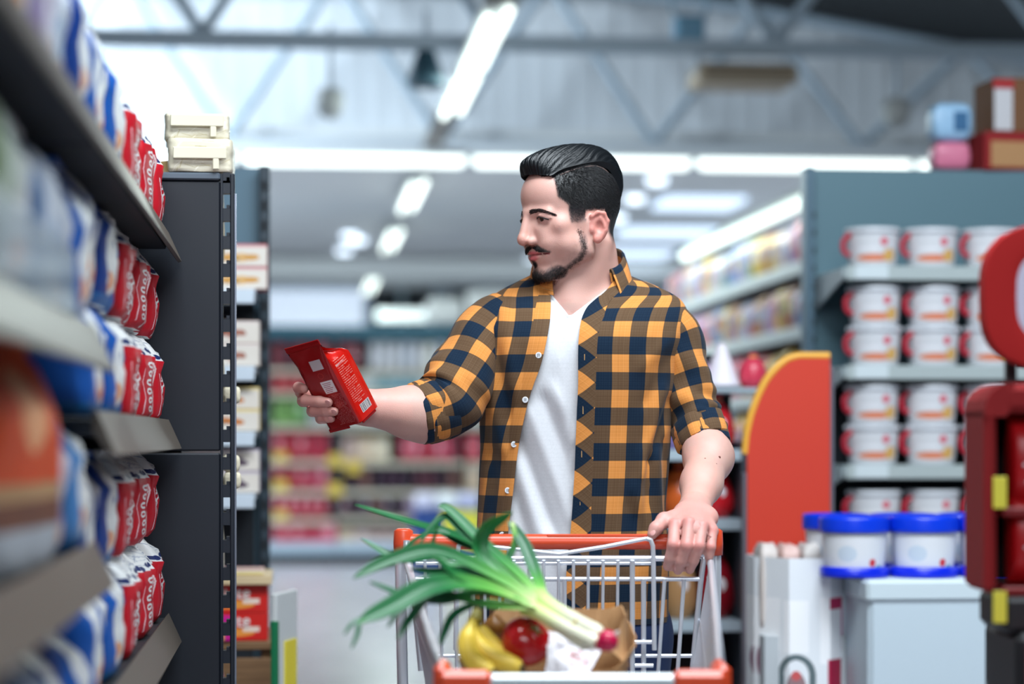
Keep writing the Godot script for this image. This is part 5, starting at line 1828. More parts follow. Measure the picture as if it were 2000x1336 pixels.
	for i in 25:
		var w := i / 24.0
		var line := PackedVector3Array()
		var uv := PackedVector2Array()
		for j in 25:
			var g := j / 24.0
			var p: Vector3 = c4[0].lerp(c4[1], g).lerp(c4[3].lerp(c4[2], g), w)
			p += Vector3(0.3, 0.6, 0.6) * pn.get_noise_3d(p.x, p.y, p.z) * 0.016
			line.append(p)
			uv.append(Vector2(g, w))
		pr.append(line)
		pu.append(uv)
	var pb := MB.new()
	cloth_grid(pb, pr, pu, 0.001, true)
	var pp := root_at("paper_wrapper", at, -YAW)
	part(pp, "crumpled_sheet", pb.mesh(), tmat(im, 0.4))
	tag(pp, "crumpled white paper with a faint red print below the spring onions", "paper")
	# radish at the root end
	var rd := root_at("radish", at + Basis(Vector3.UP, -YAW) * gp(1186, 1252, 3.10), -YAW)
	var rb := MB.new()
	rb.lathe([Vector2(0, -0.024), Vector2(0.002, -0.018), Vector2(0.009, -0.013), Vector2(0.0152, -0.002), Vector2(0.0148, 0.007), Vector2(0.009, 0.013), Vector2(0.003, 0.015), Vector2(0, 0.0155)], 24)
	part(rd, "root", rb.mesh(), mat(rgb(196, 20, 72), 0.25, 0.0, "radish skin"), Vector3.ZERO, Vector3(0.5, 0, -0.9))
	var rt2 := MB.new()
	rt2.tube([Vector3(0.010, 0.008, 0.004), Vector3(0.016, 0.014, 0.006)], [0.004, 0.0022], 8)
	part(rd, "leaf_stub", rt2.mesh(), mat(rgb(214, 196, 190), 0.5))
	tag(rd, "single pink red radish beside the white ends of the spring onions", "radish")
	build_leeks(at)

func kraft_mat() -> StandardMaterial3D:
	var n := FastNoiseLite.new()
	n.seed = 41
	n.frequency = 0.05
	var im := canvas(128, 128, Color.WHITE)
	for j in 128:
		for i in 128:
			var g := 0.5 + 0.5 * n.get_noise_2d(i * 3.0, j * 0.8) + 0.25 * n.get_noise_2d(i * 9.0, j * 9.0)
			im.set_pixel(i, j, rgb(160, 116, 74).lerp(rgb(190, 146, 100), clampf(g, 0, 1)))
	var m := tmat(im, 0.8, "kraft paper")
	m.uv1_triplanar = true
	m.uv1_scale = Vector3(8, 8, 8)
	return m

# one blade: pixels and distances along its middle line, half width, fold depth
func blade(pts: Array, wid: float, tone: float, root: bool) -> ArrayMesh:
	var keys := []
	for q in pts:
		keys.append(gp(q[0], q[1], q[2]))
	var path := smooth_path(keys, 7)
	var n := path.size()
	var nrm := Vector3(0, 0.75, 0.65)
	var rows := []
	var cols := []
	for i in n:
		var w := float(i) / (n - 1)
		var tg: Vector3 = (path[mini(i + 1, n - 1)] - path[maxi(i - 1, 0)]).normalized()
		nrm = (nrm - tg * nrm.dot(tg)).normalized()
		var side := tg.cross(nrm)
		var hw := wid * curve([Vector2(0, 0.45 if root else 0.8), Vector2(0.25, 0.8), Vector2(0.55, 1.0), Vector2(0.85, 0.7), Vector2(0.97, 0.25), Vector2(1.0, 0.05)], w)
		var ring := PackedVector3Array()
		var cl := []
		for j in 12:
			var a := TAU * j / 12.0
			var x := cos(a)
			var fold := 0.55 * hw * absf(x)                              # a shallow V across
			ring.append(path[i] + side * x * hw + nrm * (fold + sin(a) * (0.0011 + 0.12 * hw)))
			var c := rgb(206, 222, 150).lerp(rgb(96, 168, 66), smoothstep(0.0, 0.22, w)).lerp(rgb(22, 98, 52), smoothstep(0.15, 0.5, w))
			if tone < 0:
				c = rgb(40, 120, 66)
			c = c.lerp(rgb(16, 84, 54) if tone > 0.5 else rgb(72, 160, 74), 0.45 * absf(tone - 0.5) * 2.0 * smoothstep(0.1, 0.5, w))
			cl.append(c.srgb_to_linear())
		rows.append(ring)
		cols.append(cl)
	var b := MB.new()
	b.grid(rows, true, true, [], false, cols)
	b.col = Color(0.1, 0.3, 0.1)
	b.fan(rows[0], (path[0] - path[1]).normalized())
	b.fan(rows[-1], (path[-1] - path[-2]).normalized())
	return b.mesh()

func build_leeks(at: Vector3) -> void:
	var t := root_at("spring_onion_bunch", at, -YAW)
	tag(t, "bunch of spring onions with long green leaves spilling out of the trolley", "spring onions")
	var m := vmat(0.42, "leaf")
	m.backlight_enabled = true
	m.backlight = Color(0.12, 0.2, 0.06)
	# white and pale stems, root ends towards the camera on the right
	var stems := [
		[[1172, 1240, 3.12], [1120, 1210, 3.17], [1075, 1185, 3.21], [1052, 1168, 3.24], 0.0125],
		[[1166, 1256, 3.11], [1110, 1228, 3.16], [1060, 1200, 3.20], [1030, 1184, 3.23], 0.0115],
		[[1150, 1262, 3.13], [1095, 1226, 3.18], [1050, 1192, 3.23], [1035, 1172, 3.26], 0.011]]
	for q in stems:
		var path := []
		for k in 4:
			path.append(gp(q[k][0], q[k][1], q[k][2]))
		path = smooth_path(path, 6)
		var rows := []
		var cols := []
		var nrm := Vector3(0, 1, 0)
		for i in path.size():
			var w := float(i) / (path.size() - 1)
			var tg: Vector3 = (path[mini(i + 1, path.size() - 1)] - path[maxi(i - 1, 0)]).normalized()
			nrm = (nrm - tg * nrm.dot(tg)).normalized()
			var bi := tg.cross(nrm)
			var ring := PackedVector3Array()
			var cl := []
			var r: float = q[4] * curve([Vector2(0, 0.5), Vector2(0.06, 0.95), Vector2(0.2, 0.86), Vector2(0.6, 0.9), Vector2(1, 1.25)], w)
			for j in 16:
				var a := TAU * j / 16.0
				ring.append(path[i] + (nrm * cos(a) + bi * sin(a)) * r * (1.0 + 0.03 * sin(a * 7.0)))
				cl.append(rgb(238, 232, 218).lerp(rgb(214, 226, 150), smoothstep(0.25, 0.7, w)).lerp(rgb(150, 200, 96), smoothstep(0.6, 1.0, w)).lerp(rgb(226, 238, 170), 0.25 + 0.25 * sin(a * 7.0)).srgb_to_linear())
			rows.append(ring)
			cols.append(cl)
		var b := MB.new()
		b.grid(rows, true, true, [], false, cols)
		b.col = rgb(220, 208, 186).srgb_to_linear()
		b.fan(rows[0], (path[0] - path[1]).normalized())
		var o := part(t, "stem", b.mesh(), m)
		var rt := MB.new()
		var rr := RandomNumberGenerator.new()
		rr.seed = int(q[0][0])
		for k in 14:
			var e: Vector3 = path[0] + Vector3(rr.randf_range(-0.004, 0.004), rr.randf_range(-0.004, 0.004), 0)
			rt.tube([e, e + Vector3(rr.randf_range(0.001, 0.010), rr.randf_range(-0.008, 0.003), rr.randf_range(0.0, 0.01))], [0.0006, 0.0003], 4, false)
		part(o, "root_hairs", rt.mesh(), mat(rgb(190, 172, 140), 0.8))
	# leaves: sight lines and distances from the stem to the tip
	var lv := [
		[[[1060, 1172, 3.23], [1010, 1120, 3.28], [940, 1060, 3.34], [880, 1000, 3.38], [856, 990, 3.38]], 0.0095, 0.3],
		[[[1058, 1170, 3.24], [985, 1100, 3.32], [900, 1052, 3.40], [800, 1022, 3.46], [692, 986, 3.50]], 0.0085, 0.4],
		[[[1050, 1176, 3.22], [985, 1130, 3.24], [936, 1078, 3.26], [950, 1030, 3.26], [1000, 1000, 3.24]], 0.0125, 0.15],
		[[[1062, 1166, 3.25], [1045, 1120, 3.30], [1020, 1060, 3.34], [992, 1018, 3.36]], 0.0105, 0.75],
		[[[1052, 1178, 3.22], [960, 1124, 3.22], [850, 1078, 3.20], [760, 1096, 3.16], [690, 1130, 3.12]], 0.0115, 0.55],
		[[[1040, 1184, 3.21], [930, 1146, 3.16], [840, 1150, 3.10], [760, 1190, 3.05], [700, 1216, 3.02]], 0.0165, 0.45],
		[[[1036, 1184, 3.21], [940, 1160, 3.18], [860, 1176, 3.14], [790, 1166, 3.10], [722, 1137, 3.08]], 0.0085, 0.9],
		[[[1046, 1176, 3.23], [950, 1106, 3.28], [860, 1090, 3.32], [780, 1096, 3.34], [705, 1052, 3.36]], 0.0095, 0.6],
		[[[1050, 1174, 3.24], [960, 1090, 3.32], [905, 1040, 3.36], [866, 1012, 3.38], [820, 1062, 3.36]], 0.0085, 0.8],
		[[[1040, 1190, 3.20], [960, 1186, 3.17], [880, 1170, 3.14], [800, 1180, 3.10], [756, 1226, 3.06]], 0.0075, 0.95],
		[[[1030, 1190, 3.20], [930, 1178, 3.16], [850, 1160, 3.12], [800, 1210, 3.08], [776, 1250, 3.05]], 0.0070, 0.9],
		[[[760, 1190, 3.05], [712, 1208, 3.03], [690, 1218, 3.02], [672, 1240, 3.01]], 0.0035, 0.95],
		[[[730, 1200, 3.04], [704, 1216, 3.02], [698, 1240, 3.01], [686, 1268, 3.0]], 0.0035, 0.95],
		[[[1040, 1182, 3.22], [950, 1120, 3.26], [870, 1102, 3.28], [842, 1074, 3.28], [856, 1020, 3.27]], 0.0060, 0.1],
		[[[1050, 1180, 3.22], [980, 1150, 3.22], [920, 1120, 3.22], [850, 1120, 3.20], [800, 1112, 3.18]], 0.0085, 0.85],
		[[[1046, 1186, 3.20], [990, 1168, 3.19], [930, 1146, 3.17], [880, 1120, 3.14], [850, 1090, 3.12]], 0.0105, 0.35],
		[[[1036, 1188, 3.21], [950, 1178, 3.19], [890, 1200, 3.16], [868, 1236, 3.14], [860, 1262, 3.13]], 0.0060, 0.95],
		[[[1000, 1020, 3.35], [1006, 1060, 3.34], [990, 1100, 3.33], [1000, 1140, 3.31], [1040, 1170, 3.27]], 0.0060, 0.75],
		[[[1050, 1172, 3.24], [970, 1096, 3.34], [900, 1064, 3.40], [846, 1040, 3.42], [782, 1076, 3.42]], 0.0070, 0.7]]
	for q in lv:
		part(t, "leaf", blade(q[0], q[1], q[2], true), m)
	var bd := MB.new()
	bd.tube([gp(1118, 1222, 3.150), gp(1124, 1212, 3.148), gp(1132, 1204, 3.155), gp(1128, 1232, 3.148), gp(1118, 1222, 3.150)], 0.0018, 6)
	part(t, "rubber_band", bd.mesh(), mat(rgb(206, 186, 120), 0.6))

# ---------------------------------------------------------------- the shopper
const MAN_X := 0.1256
const MAN_D := 4.25
var head_o := Vector3.ZERO
var head_b := Basis.IDENTITY
var head_bi := Basis.IDENTITY
var bones: Array = []          # [a, b, radius a, radius b, group]
var fingers: Array = []        # [a, b, radius a, radius b]
var hand_boxes: Array[AABB] = []
var head_box: AABB
var skin_noise := FastNoiseLite.new()
var knuckles: Array[Vector3] = []

# a point of the man's own frame (x right, y up, z towards the camera) from a sight line and its z
func mp(x: float, y: float, z: float) -> Vector3:
	var d := MAN_D - z
	return Vector3((x - 1000.0) / F * d - MAN_X, EYE + (854.0 - y) / F * d, z)

func cap(p: Vector3, a: Vector3, b: Vector3, ra: float, rb: float) -> float:
	var ab := b - a
	var h := clampf((p - a).dot(ab) / ab.length_squared(), 0.0, 1.0)
	return (p - a - ab * h).length() - lerpf(ra, rb, h)

func ell(p: Vector3, r: Vector3) -> float:
	var k0 := (p / r).length()
	var k1 := (p / (r * r)).length()
	return k0 * (k0 - 1.0) / maxf(k1, 1e-6)

func smin(a: float, b: float, k: float) -> float:
	var h := maxf(k - absf(a - b), 0.0) / k
	return minf(a, b) - h * h * k * 0.25

func smax(a: float, b: float, k: float) -> float:
	return -smin(-a, -b, k)

# the head, in millimetres: x to his left, y up, z out of the face, from the middle between the ears
func head_sd(q: Vector3) -> float:
	var p := Vector3(absf(q.x), q.y, q.z)
	var d := ell(p - Vector3(0, 50, -7), Vector3(73, 83, 94))
	d = smin(d, ell(p - Vector3(0, 64, 36), Vector3(59, 52, 60)), 18.0)
	d = smin(d, ell(p - Vector3(0, 0, 36), Vector3(57, 84, 52)), 16.0)
	d = smin(d, (p - Vector3(46, 4, 54)).length() - 18.0, 16.0)
	d = smin(d, cap(p, Vector3(53, -44, 8), Vector3(14, -82, 66), 15.0, 14.0), 16.0)
	d = smin(d, cap(p, Vector3(54, -44, 8), Vector3(62, 2, 0), 15.0, 12.0), 14.0)
	d = smin(d, ell(p - Vector3(0, -80, 70), Vector3(21, 15, 17)), 12.0)
	d = smin(d, ell(p - Vector3(0, -46, 69.5), Vector3(36, 25, 21.5)), 11.0)
	d = smin(d, (p - Vector3(42, -30, 44)).length() - 22.0, 18.0)
	if p.z > 30.0:
		d = smin(d, cap(p, Vector3(21, 0, 78), Vector3(28, -24, 72), 13.0, 15.0), 18.0)   # the cheek beside the nose
		d = smin(d, cap(p, Vector3(9, 33, 88.5), Vector3(41, 28.5, 73.5), 9.5, 9.0), 9.0)
		d = smax(d, -((p - Vector3(34, 18, 102)).length() - 15.0), 9.0)
		d = smin(d, (p - Vector3(33.5, 18.4, 75.4)).length() - 12.7, 4.0)          # lids over the eyeball
		d = smin(d, cap(p, Vector3(0, 31, 93), Vector3(0, -12, 108), 7.5, 8.6), 9.0)  # bridge of the nose
		d = smin(d, cap(p, Vector3(7, 16, 84), Vector3(9, -12, 93), 6.5, 6.5), 8.0)
		d = smin(d, (p - Vector3(0, -18, 109)).length() - 10.0, 7.0)
		d = smin(d, ell(p - Vector3(13.5, -21, 97), Vector3(7.8, 7.4, 11.0)), 4.0)
		d = smax(d, -ell(p - Vector3(7.0, -28.5, 102), Vector3(3.6, 3.0, 5.5)), 2.0)   # nostrils
		d = smin(d, cap(p, Vector3(0, -41, 93.0), Vector3(34, -45.5, 75), 4.0, 2.4), 4.0)   # lips
		d = smin(d, cap(p, Vector3(0, -53, 90.8), Vector3(28, -49, 77), 5.2, 3.2), 4.0)
		d = smax(d, -cap(p, Vector3(0, -46.8, 97.5), Vector3(38, -45.6, 76), 1.3, 1.5), 2.0)
		# the opening between the lids
		var e := p - Vector3(33.5, 18.2, 92.0)
		e.y += e.x * 0.12
		d = smax(d, -ell(e, Vector3(15.5, 3.9, 9.5)), 1.2)
		d = smin(d, cap(p, Vector3(19, 23.0, 86.5), Vector3(33, 24.5, 88.0), 1.2, 1.6), 3.0)
		d = smin(d, cap(p, Vector3(33, 24.5, 88.0), Vector3(50, 18.5, 75.0), 1.6, 1.4), 3.0)
	if p.x > 55.0 and absf(p.z) < 60.0:
		p = (p - Vector3(75, -3, -13)) / 0.86 + Vector3(79, 9, -13)
		var ear := ell(Basis(Vector3(0, 1, 0), 0.30) * (p - Vector3(81, 9, -13)), Vector3(5.6, 31, 18))
		ear = smin(ear, cap(p, Vector3(74, 18, 3), Vector3(79, 32, 4), 3.4, 3.8), 4.0)
		ear = smin(ear, cap(p, Vector3(79, 32, 4), Vector3(84, 39, -8), 3.8, 4.2), 4.0)
		ear = smin(ear, cap(p, Vector3(84, 39, -8), Vector3(88, 36, -22), 4.2, 4.2), 4.0)
		ear = smin(ear, cap(p, Vector3(88, 36, -22), Vector3(90, 19, -29), 4.2, 4.0), 4.0)
		ear = smin(ear, cap(p, Vector3(90, 19, -29), Vector3(87, 0, -24), 4.0, 4.0), 4.0)
		ear = smin(ear, cap(p, Vector3(87, 0, -24), Vector3(81, -17, -10), 4.0, 6.0), 4.0)
		ear = smin(ear, ell(p - Vector3(80, -18, -6), Vector3(5.5, 10, 9.5)), 5.0)
		ear = smin(ear, cap(p, Vector3(85, 28, -14), Vector3(87, 8, -20), 3.2, 3.2), 5.0)
		ear = smax(ear, -ell(p - Vector3(87.5, 8, -8), Vector3(9, 13.5, 9.5)), 3.0)
		ear = smin(ear, ell(p - Vector3(77, 3, 5), Vector3(4.5, 8, 5.0)), 4.0)
		d = smin(d, ear * 0.86, 5.0)
	return d

var near_bones: Array = []
var head_near := false

# keep the limbs that matter within a distance of a point, and say how far the skin is
func focus(mid: Vector3, radius: float) -> float:
	var list := []
	var least := 1.0
	for group in [bones, fingers]:
		if group == fingers and not (hand_boxes[0].grow(radius).has_point(mid) or hand_boxes[1].grow(radius).has_point(mid)):
			continue
		for b in group:
			var d := cap(mid, b[0], b[1], b[2], b[3])
			least = minf(least, d)
			list.append([d, b])
	head_near = head_box.grow(radius).has_point(mid)
	if head_near:
		least = minf(least, head_sd(head_bi * (mid - head_o) * 1000.0) * 0.001)
	near_bones = []
	for q in list:
		if q[0] < maxf(least, 0.0) + 2.0 * radius + 0.04:
			near_bones.append(q[1])
	return body_sd(mid)

func body_sd(p: Vector3) -> float:
	var d := 1.0
	for b in near_bones:
		var a: Vector3 = b[0]
		var ab: Vector3 = b[1] - a
		var h := clampf((p - a).dot(ab) / ab.length_squared(), 0.0, 1.0)
		var c: float = (p - a - ab * h).length() - lerpf(b[2], b[3], h)
		var k: float = b[4]
		var w := maxf(k - absf(d - c), 0.0)
		d = minf(d, c) - w * w * 0.25 / k
	if head_near:
		d = smin(d, head_sd(head_bi * (p - head_o) * 1000.0) * 0.001, 0.016)
	return d

func soft(x: float, a: float, b: float) -> float:
	return smoothstep(a, b, x)

func near_line(p: Vector3, pts: Array) -> float:
	var d := 1e9
	for i in pts.size() - 1:
		d = minf(d, cap(p, pts[i], pts[i + 1], 0.0, 0.0))
	return d

# the colour of skin, lips, stubble and cropped hair at a point
func skin_at(p: Vector3) -> Color:
	var c := rgb(216, 168, 154)
	var nz := skin_noise.get_noise_3d(p.x * 1000, p.y * 1000, p.z * 1000)
	if not head_box.has_point(p):
		c = c.lerp(rgb(206, 152, 140), clampf(0.25 + nz * 0.5, 0, 1))
		for w in [mp(1350, 1050, 0.36), on_pouch(630, 790, -0.04)]:
			c = c.lerp(rgb(212, 142, 136), 0.45 * (1.0 - smoothstep(0.05, 0.14, p.distance_to(w))))
		for j in knuckles:
			c = c.lerp(rgb(206, 118, 112), 0.4 * clampf(1.25 - p.distance_to(j) / 0.013, 0, 1))
		return c.srgb_to_linear()
	var q := head_bi * (p - head_o) * 1000.0
	var s := Vector3(absf(q.x), q.y, q.z)
	var fine := skin_noise.get_noise_3d(q.x * 9.0, q.y * 9.0, q.z * 9.0)
	c = c.lerp(rgb(170, 118, 110), 0.5 * clampf(1.3 - (s - Vector3(34, 20, 86)).length() / 16.0, 0, 1))  # shade between brow and eye, painted into the skin colour
	c = c.lerp(rgb(208, 140, 128), 0.3 * clampf(1.0 - (s - Vector3(48, -6, 62)).length() / 32.0, 0, 1))
	c = c.lerp(rgb(206, 128, 112), 0.5 * clampf(1.0 - (s - Vector3(0, -18, 110)).length() / 22.0, 0, 1))
	if s.x > 73.0 and s.z < 12.0 and absf(s.y + 2) < 34.0:
		c = c.lerp(rgb(208, 108, 98), 0.45)
	var dark := rgb(34, 28, 28)
	# lips
	var lip := minf(cap(s, Vector3(0, -41.5, 94), Vector3(34, -45.8, 76), 5.0, 2.6), cap(s, Vector3(0, -53, 91), Vector3(29, -49, 77), 6.0, 3.6))
	var is_lip := (1.0 - soft(lip, -0.6, 1.2)) * soft(s.z, 68.0, 74.0) * (1.0 - soft(q.y, -40.5, -38.0))
	c = c.lerp(rgb(196, 92, 96), is_lip * 0.85)
	c = c.lerp(rgb(110, 44, 46), 0.8 * (1.0 - soft(cap(s, Vector3(0, -46.8, 96), Vector3(37, -45.8, 76), 0, 0), 0.8, 2.8)) * soft(s.z, 66, 74))
	# moustache, soul patch, goatee and a narrow strap along the jaw
	var m := 0.0
	var mo := near_line(s, [Vector3(4, -33, 99), Vector3(18, -34, 91), Vector3(34, -41, 74)])
	m = maxf(m, 0.95 * (1.0 - soft(mo, 4.2, 7.4)) * soft(s.z, 60, 68) * soft(q.y, -43.0 - s.x * 0.12, -39.5 - s.x * 0.1))
	m = maxf(m, 0.85 * (1.0 - soft((s - Vector3(0, -63, 90)).length(), 6.0, 10.5)))
	var go := near_line(s, [Vector3(0, -84, 77), Vector3(16, -86, 67), Vector3(30, -82, 53)])
	m = maxf(m, 0.96 * (1.0 - soft(go, 11.0, 20.0)) * (1.0 - soft(q.y, -70.0, -62.0)))
	var st := near_line(s, [Vector3(69, -4, 25), Vector3(68, -24, 20), Vector3(65, -42, 17), Vector3(57, -60, 24), Vector3(46, -75, 42), Vector3(30, -85, 60)])
	m = maxf(m, 0.62 * (1.0 - soft(st, 2.0, 11.0)))
	m = maxf(m, 0.16 * (1.0 - soft(st, 8.0, 26.0)) * soft(-q.y, 20.0, 40.0))
	m *= clampf(0.86 + 0.7 * fine, 0.0, 1.0)
	c = c.lerp(dark, clampf(m, 0, 1))
	# cropped sides fading downwards
	var hair := 0.0
	var front := lerpf(42.0, 61.0, smoothstep(38.0, 60.0, q.y))
	var edge := 1.0 - soft(s.z, front - 5.0, front + 3.0)
	if s.z > 10.0:
		hair = edge * soft(q.y, -14.0, 46.0) * soft(q.y, 2.0, 12.0)
	else:
		hair = soft(q.y, -38.0 + maxf(0, s.z + 62.0) * 0.5, 34.0)
		hair = maxf(hair, soft(q.y, -40.0, -10.0) * soft(-s.z, 40.0, 62.0))
		if s.z > -34.0:
			hair *= soft(q.y, 25.0, 33.0) if s.x > 60.0 else soft(q.y, -8.0, 8.0)
	if s.y > 96.0:
		hair = 1.0 if s.z < 76.0 else hair
	if s.x > 76.5 and q.y < 34.0:
		hair = 0.0
	hair = clampf(hair * (1.12 + 0.35 * fine), 0.0, 0.97)
	c = c.lerp(rgb(24, 24, 28), hair)
	return c.srgb_to_linear()

# surface nets over a box; «skip» holds boxes that another grid covers
func nets(mb: MB, f: Callable, colour: Callable, box: AABB, cell: float, skip: Array, aim: Callable) -> void:
	var n := Vector3i((box.size / cell).ceil()) + Vector3i.ONE
	var field := PackedFloat32Array()
	field.resize(n.x * n.y * n.z)
	field.fill(1e9)
	var bs := 5
	var reach := cell * bs * 0.87 * 1.25 + cell
	var live := []
	for bz in range(0, n.z - 1, bs):
		for by in range(0, n.y - 1, bs):
			for bx in range(0, n.x - 1, bs):
				var mid := box.position + Vector3(bx + bs * 0.5, by + bs * 0.5, bz + bs * 0.5) * cell
				var out := false
				for s in skip:
					if s.grow(-cell * (bs * 0.5 + 1.0)).has_point(mid):
						out = true
				if out or absf(aim.call(mid, cell * bs * 0.87)) > reach:
					continue
				live.append(Vector3i(bx, by, bz))
				for k in range(bz, mini(bz + bs + 1, n.z)):
					for j in range(by, mini(by + bs + 1, n.y)):
						for i in range(bx, mini(bx + bs + 1, n.x)):
							var at := (k * n.y + j) * n.x + i
							if field[at] > 1e8:
								field[at] = f.call(box.position + Vector3(i, j, k) * cell)
	var index := {}
	var sx := 1
	var sy := n.x
	var sz := n.x * n.y
	var offs := [0, sx, sy, sx + sy, sz, sz + sx, sz + sy, sz + sx + sy]
	var edges := [[0, 1], [2, 3], [4, 5], [6, 7], [0, 2], [1, 3], [4, 6], [5, 7], [0, 4], [1, 5], [2, 6], [3, 7]]
	var corner: Array[Vector3] = [Vector3(0, 0, 0), Vector3(1, 0, 0), Vector3(0, 1, 0), Vector3(1, 1, 0), Vector3(0, 0, 1), Vector3(1, 0, 1), Vector3(0, 1, 1), Vector3(1, 1, 1)]
	var base := mb.v.size()
	var cells := []
	for b in live:
		for k in range(b.z, mini(b.z + bs, n.z - 1)):
			for j in range(b.y, mini(b.y + bs, n.y - 1)):
				for i in range(b.x, mini(b.x + bs, n.x - 1)):
					var at := (k * n.y + j) * n.x + i
					var inside := 0
					var g := PackedFloat32Array()
					g.resize(8)
					for c in 8:
						var w: float = field[at + offs[c]]
						g[c] = w
						if w < 0.0:
							inside += 1
					if inside == 0 or inside == 8:
						continue
					var sum := Vector3.ZERO
					var m := 0
					for e in edges:
						var a: float = g[e[0]]
						var d: float = g[e[1]]
						if (a < 0.0) != (d < 0.0):
							sum += corner[e[0]].lerp(corner[e[1]], a / (a - d))
							m += 1
					var p := box.position + (Vector3(i, j, k) + sum / m) * cell
					index[at] = mb.v.size()
					mb.col = colour.call(p)
					mb.vert(p, Vector3.UP)
					cells.append([i, j, k, at])
	var acc := PackedVector3Array()
	acc.resize(mb.v.size() - base)
	for q in cells:
		var at: int = q[3]
		var here: bool = field[at] < 0.0
		for axis in 3:
			var step: int = [sx, sy, sz][axis]
			if (field[at + step] < 0.0) == here:
				continue
			var u: int = [sy, sz, sx][axis]
			var w: int = [sz, sx, sy][axis]
			if q[[1, 2, 0][axis]] == 0 or q[[2, 0, 1][axis]] == 0:
				continue
			if not (index.has(at - u) and index.has(at - w) and index.has(at - u - w)):
				continue
			var a: int = index[at]
			var b: int = index[at - u]
			var c: int = index[at - u - w]
			var d: int = index[at - w]
			if not here:
				var t := b
				b = d
				d = t
			# a, b, c, d run clockwise seen from outside
			mb.ix.append_array(PackedInt32Array([a, d, c, a, c, b]))
			var nn := (mb.v[b] - mb.v[d]).cross(mb.v[c] - mb.v[a])
			for x in [a, b, c, d]:
				acc[x - base] += nn
	for i in acc.size():
		mb.n[base + i] = acc[i].normalized() if acc[i].length() > 1e-14 else Vector3.UP
	mb.col = Color.WHITE

# pouch held in the hand: its own axes in the man's frame
var pouch_m := Vector3.ZERO     # foot of the edge nearest the camera
var pouch_l := Vector3.ZERO     # down its length
var pouch_w := Vector3.ZERO     # across the front, towards that edge
var pouch_s := Vector3.ZERO     # across the side, away from it

func plan_pouch() -> void:
	var l := Vector3(0.443, -0.897, 0)
	var p := Vector3(0.897, 0.443, 0)
	var st := -0.3
	var ct := sqrt(1 - st * st)
	var ph := 0.672
	var zz := Vector3(0, 0, ct) - l * st
	pouch_l = l * ct + Vector3(0, 0, st)
	pouch_w = p * cos(ph) + zz * sin(ph)
	pouch_s = p * sin(ph) - zz * cos(ph)
	pouch_m = mp(704, 826, 0.27)

# the point above the pouch's front by h on the sight line through a pixel
func on_pouch(x: float, y: float, h: float) -> Vector3:
	var nn := pouch_w.cross(pouch_l).normalized()
	if nn.z < 0:
		nn = -nn
	var o := mp(x, y, 0.0)
	var q := mp(x, y, 0.5)
	var dir := q - o
	return o + dir * ((pouch_m + nn * h - o).dot(nn) / dir.dot(nn))

func limb(pts: Array, k: float, to: Array) -> void:
	for i in pts.size() - 1:
		to.append([pts[i][0], pts[i + 1][0], pts[i][1], pts[i + 1][1], k])

